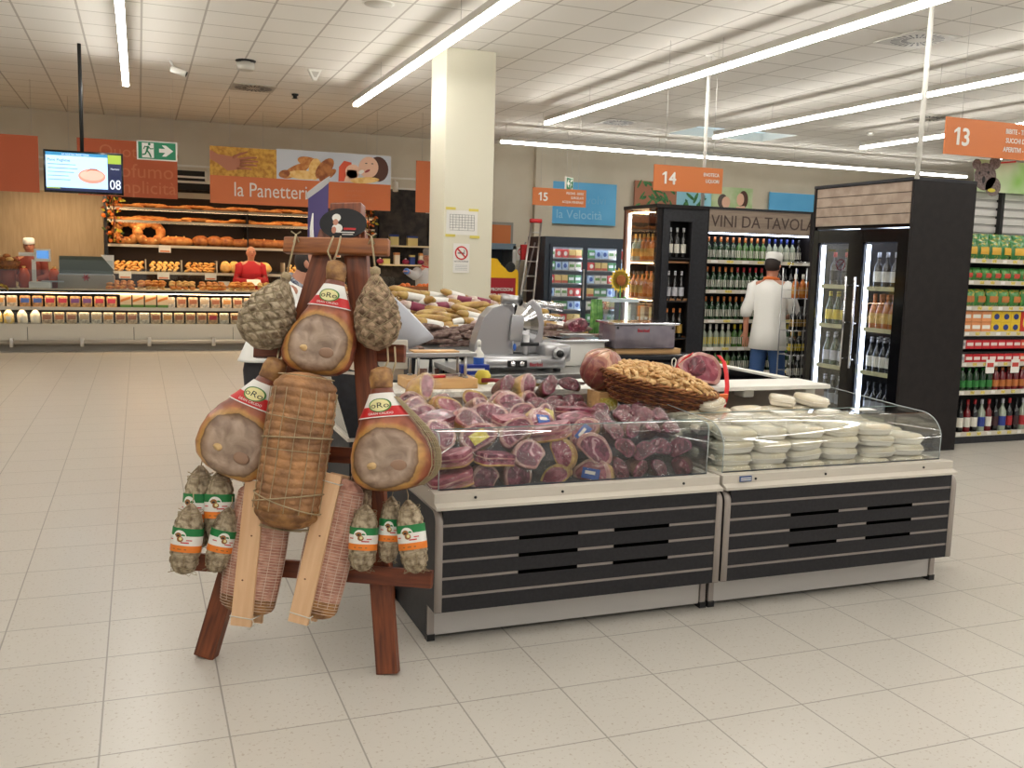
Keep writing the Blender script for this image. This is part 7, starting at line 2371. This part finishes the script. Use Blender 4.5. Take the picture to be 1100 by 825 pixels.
# purple banner behind the rack
p = at(346, 225, y=8.6)
t = thing('purple_banner', 'purple folded banner with white swirl standing behind top of rack', 'banner', (1.50, 8.6, 0))
b_ = MB().prism([(-.11, 1.45), (.06, 1.45), (.075, 2.26), (.03, 2.22), (-.10, 2.12)], 0, .03, mat('banner_purple', (74, 62, 112), .6), 'y').build('board', t)
MB().prism([(-.11, 2.10), (.02, 2.20), (.085, 2.26), (.085, 2.31), (0.0, 2.25), (-.12, 2.15)], -.004, .034, mat('banner_grey', (168, 166, 164), .5), 'y').build('grey_edge', t)
q = MB(); q.tube([(-.06, -.004, 1.5), (-.03, -.004, 1.6), (-.07, -.004, 1.7), (-.075, -.004, 1.85), (-.065, -.004, 1.98)], [.05, .045, .02, .016, .006], m_paper, 8); q.build('white_swirl', b_)
MB().bb(-.04, .0, .0, .03, 0, 1.45, m_steel).build('post', t); MB().bb(-.2, .2, -.15, .15, 0, .02, m_steel).build('base', t)

# ------------------------------------------------------------------ people


def skin_graph(name, nodes, edges, m, parent=None, root=0, sub=2):
    """nodes: [(x,y,z,r) or (x,y,z,rx,ry)]"""
    me = bpy.data.meshes.new(name)
    me.from_pydata([n[:3] for n in nodes], edges, [])
    o = bpy.data.objects.new(name, me); COL.objects.link(o)
    md = o.modifiers.new('skin', 'SKIN'); md.use_smooth_shade = True
    if not me.skin_vertices: me.attributes.new('x', 'FLOAT', 'POINT')
    sv = me.skin_vertices[0].data if me.skin_vertices else None
    for i, n in enumerate(nodes):
        sv[i].radius = (n[3], n[4] if len(n) > 4 else n[3]); sv[i].use_root = (i == root)
    s_ = o.modifiers.new('sub', 'SUBSURF'); s_.levels = sub; s_.render_levels = sub
    me.materials.append(m)
    if parent: o.parent = parent
    return o


def chain(mb, pts, rs, m, n=14):
    mb.tube(pts, rs, m, n)


def person(lab, loc, rz, J, coat, legs, hat=None, hair=None, apron=None, collar=None, coat_len=.80, look=0.0, glove=None, standing=True):
    """J: lean (forward), arms: dict side -> (elbow, wrist) local points (x right, y back, z up; faces -y)"""
    t = thing('person', lab, 'person', loc, rz)
    ln = J.get('lean', 0.0)
    def L(x, y, z):   # lean forward about the hips
        if z <= .95: return Vector((x, y, z))
        dz_ = z - .95; c, s = math.cos(ln), math.sin(ln)
        return Vector((x, y * c - dz_ * s, .95 + dz_ * c + y * s))
    nodes = []; edges = []
    def N(p, r, r2=None, par=None):
        nodes.append((p[0], p[1], p[2], r, r2 if r2 else r)); i = len(nodes) - 1
        if par is not None: edges.append((par, i))
        return i
    pel = N(L(0, 0, .95), .13, .10); sp1 = N(L(0, 0, 1.12), .12, .09, pel); sp2 = N(L(0, 0, 1.32), .14, .10, sp1); ch = N(L(0, .0, 1.42), .12, .08, sp2)
    nk = N(L(0, .01, 1.50), .055, .055, ch); hd0 = N(L(0, -.01, 1.57), .068, .075, nk); hd1 = N(L(0, -.012, 1.65), .075, .088, hd0); hd2 = N(L(0, 0, 1.72), .06, .07, hd1)
    for s_ in (-1, 1):
        sh = N(L(.18 * s_, 0, 1.42), .055, None, ch)
        e, w_ = J['arms'][0 if s_ < 0 else 1]
        e, w_ = Vector(e), Vector(w_)
        el = N(e, .042, None, sh); wr = N(w_, .028, None, el)
        d = (w_ - e).normalized(); side_ = d.cross(Vector((0, 0, 1)));
        if side_.length < .1: side_ = Vector((1, 0, 0))
        side_.normalize()
        pm = N(w_ + d * .05, .034, .02, wr)
        for k, (o_, ll) in enumerate(((-.028, .065), (-.010, .078), (.010, .074), (.027, .058))):
            f1 = N(w_ + d * .09 + side_ * o_, .010, None, pm); f2 = N(w_ + d * (.09 + ll * .6) + side_ * o_ * 1.1 + Vector((0, 0, -.008)), .009, None, f1); N(w_ + d * (.09 + ll) + side_ * o_ * 1.1 + Vector((0, 0, -.026)), .007, None, f2)
        th = N(w_ + d * .04 - side_ * .035 * s_, .012, None, pm); N(w_ + d * .075 - side_ * .055 * s_, .009, None, th)
        hp = N((.09 * s_, 0, .90), .09, .09, pel); kn = N((.10 * s_ + J.get('kx', 0) * s_, -.02 + J.get('step', 0) * s_, .50), .06, None, hp); an = N((.11 * s_ + J.get('fx', 0) * s_, .03 + J.get('step', 0) * 2 * s_, .09), .04, None, kn)
        N((.12 * s_ + J.get('fx', 0) * s_, -.12 + J.get('step', 0) * 2 * s_, .035), .035, None, an)
    b = skin_graph('body', nodes, edges, m_skin, t, 0, 2)
    # trousers and shoes
    q = MB()
    for s_ in (-1, 1):
        st = J.get('step', 0) * s_; fx = J.get('fx', 0) * s_; kx = J.get('kx', 0) * s_
        q.tube([(.075 * s_, 0, .93), (.085 * s_, 0, .84), (.10 * s_ + kx, -.02 + st, .50), (.11 * s_ + fx, .03 + 2 * st, .10)], [.085, .098, .085, .068], legs, 14)
    q.build('trousers', t)
    for s_ in (-1, 1):
        st = J.get('step', 0) * s_ * 2; fx = J.get('fx', 0) * s_
        MB().sph((.115 * s_ + fx, -.05 + st, .045), (.05, .14, .045), m_black, 14, 8).build('shoe', t)
    # coat: torso loft and sleeves
    q = MB(); rings = []
    prof = [(coat_len, .215, .155), (.92, .195, .145), (1.08, .175, .13), (1.25, .195, .135), (1.36, .215, .125), (1.43, .185, .10), (1.475, .10, .08), (1.50, .065, .065)]
    for z, rx, ry in prof:
        rings.append([tuple(L(rx * math.cos(a) * (1 + .02 * math.sin(5 * a + z * 9)), ry * math.sin(a) * (1 + .03 * math.sin(7 * a)), z)) for a in [2 * PI * k / 28 for k in range(28)]])
    q.loft(rings, coat)
    for s_ in (-1, 1):
        e, w_ = J['arms'][0 if s_ < 0 else 1]; e, w_ = Vector(e), Vector(w_)
        sl_ = .25 if J.get('short') else .9
        sh = L(.15 * s_, 0, 1.42)
        q.tube([sh, L(.19 * s_, 0, 1.40), sh.lerp(e, .55), e, e.lerp(w_, sl_)], [.07, .085, .075, .068, .056], coat, 14)
    q.build('coat', t)
    if collar:
        q = MB(); q.tube([tuple(L(.075 * math.cos(a), .075 * math.sin(a) + .01, 1.495 + .01 * math.sin(a))) for a in [2 * PI * k / 20 for k in range(20)]], .016, collar, 8, closed=True); q.build('collar', t)
    if glove:
        e, w_ = J['arms'][0]; e, w_ = Vector(e), Vector(w_); MB().sph(tuple(w_ + (w_ - e).normalized() * .07), (.05, .05, .05), glove, 12, 8).build('glove', t)
    # head details
    hc = L(0, -.008, 1.645)
    HM = Matrix.Translation(hc) @ Matrix.Rotation(look, 4, 'Z') @ Matrix.Rotation(-ln * .5, 4, 'X')
    q = MB(); q.sph((0, 0, 0), (.078, .096, .112), m_skin, 20, 14); q.sph((0, -.098, -.012), (.013, .018, .02), m_skin, 8, 6)
    for s_ in (-1, 1): q.sph((.078 * s_, .005, -.005), (.012, .02, .03), m_skin, 8, 6)
    f_ = q.build('face', t); f_.matrix_local = HM
    for s_ in (-1, 1): MB().sph((.03 * s_, -.088, .012), (.011, .007, .006), m_black, 8, 5).build('eye', f_)
    MB().sph((0, -.092, -.052), (.022, .008, .006), mat('lips', (160, 60, 60), .5), 10, 5).build('mouth', f_)
    if hair:
        q = MB(); q.sph((0, .012, .012), (.086, .098, .112), hair, 18, 12, fn=lambda v: Vector((v.x, max(v.y, -.045 + .03 * (v.z < .07)), max(v.z, -.06)))); q.build('hair', f_)
    if hat:
        q = MB(); q.lathe([(.094, .045), (.098, .06), (.096, .115), (.085, .135), (.03, .145)], hat, 22, T=Matrix.Diagonal((.92, 1.1, 1, 1)).to_4x4() @ Matrix.Rotation(.22, 4, 'X')); q.build('hat', f_)
    if apron:
        q = MB(); q.loft([[tuple(L(rx * math.cos(a), -ry * abs(math.sin(a)) * 1.04 - .006, z)) for a in [PI * k / 14 for k in range(15)]] for z, rx, ry in ((.55, .20, .16), (.8, .19, .165), (.95, .18, .155), (1.1, .15, .14), (1.35, .12, .145))], apron, cap=False, closed=False)
        q.build('apron', t)
    return t


m_wcoat = mat('white_cotton', (240, 239, 234), .8, bump=.15, bs=20)
m_jeans = mat('blue_jeans', (44, 74, 120), .8)
m_dkt = mat('dark_trousers', (44, 42, 46), .8)
m_hairb = mat('dark_hair', (40, 30, 26), .7)
# chef, seen from behind and right
person('person in white coat and white cap with blue jeans, seen from behind at wine shelves', (6.50, 8.85, 0), 2.15,
       dict(arms=[((-.24, -.10, 1.16), (-.12, -.34, 1.10)), ((.25, .05, 1.14), (.27, -.02, .90))], lean=.02, short=True, step=.05, fx=.02), m_wcoat, m_jeans, hat=m_wcoat, hair=m_hairb, collar=mat('orange_collar', (230, 120, 50), .6), coat_len=.72)
# baker in red
person('bald person in red shirt reading a paper behind the bakery counter', (1.86, 17.84, 0), .1,
       dict(arms=[((-.26, -.04, 1.14), (-.08, -.26, 1.12)), ((.26, -.04, 1.14), (.06, -.28, 1.16))], lean=.12), mat('red_shirt', (172, 22, 34), .7), m_dkt, coat_len=.88)
t = MB().bb(-.12, .12, -.003, .003, -.08, .08, m_paper).build('paper_sheet', loc=(1.88, 17.38, 1.12), rot=(-.9, 0, .1)); tag(t, 'white paper sheet held by the person in red', 'paper')
# baker in white cap, far left
person('person in white cap behind the scale at far left of the bakery', (-1.70, 17.95, 0), 0.0,
       dict(arms=[((-.26, -.06, 1.14), (-.12, -.30, 1.10)), ((.26, -.06, 1.14), (.1, -.3, 1.08))], lean=.10), mat('brown_shirt', (110, 40, 30), .7), m_dkt, hat=m_wcoat, hair=m_hairb, coat_len=.88)
# person by the pillar reaching left
person('person in white with grey cap reaching left beside the white pillar', (4.36, 15.2, 0), .35,
       dict(arms=[((-.36, -.22, 1.34), (-.60, -.38, 1.40)), ((.24, -.04, 1.14), (.0, -.3, 1.12))], lean=.12), mat('pale_grey_cotton', (196, 192, 190), .8), m_dkt, hat=mat('grey_cap', (128, 124, 122), .8), hair=m_hairb, coat_len=.75, look=-.7, glove=mat('blue_glove', (90, 130, 200), .5), collar=m_red)
# person behind the rack leaning forward
person('person in white coat with striped collar bending forward behind the wooden rack', (.77, 6.6, 0), 1.05,
       dict(arms=[((-.22, -.30, 1.05), (-.1, -.42, .98)), ((.26, -.30, 1.10), (.16, -.48, 1.0))], lean=.50), m_wcoat, m_dkt, hair=m_hairb, collar=mat('striped_collar', (70, 80, 104), .7, c2=(190, 194, 200), ns=60), coat_len=.90)

# produce crates behind the salami island, in front of the pillar person
t = thing('produce_crate', 'wooden crate of orange produce between salami heap and pillar', 'crate', (3.45, 13.2, 1.10))
for a in ((0, .9, 0, .02), (0, .9, .48, .5)): MB().bb(a[0], a[1], a[2], a[3], 0, .12, m_barwood).build('side_board', t)
for x in (0, .88): MB().bb(x, x + .02, 0, .5, 0, .12, m_barwood).build('end_board', t)
MB().bb(0, .9, 0, .5, -.01, .01, m_barwood).build('bottom', t)
for x in (.03, .84):
    for y in (.03, .44): MB().bb(x, x + .04, y, y + .04, -1.10, 0, m_barwood).build('leg', t)
oc = Stock(tag(MB().sph((0, 0, 0), (.045, .04, .04), mat('produce_orange', (214, 110, 40), .5), 10, 7).build('orange_fruit'), 'orange fruit in the crate beside the pillar', 'fruit', 'orange fruit in the crate'))
for k in range(24):
    oc.put(loc=(3.45 + .08 + (k % 8) * .105, 13.2 + .10 + (k // 8) * .14, 1.16 + .03 * ((k * 7) % 3)), label='orange fruit in the crate beside the pillar')
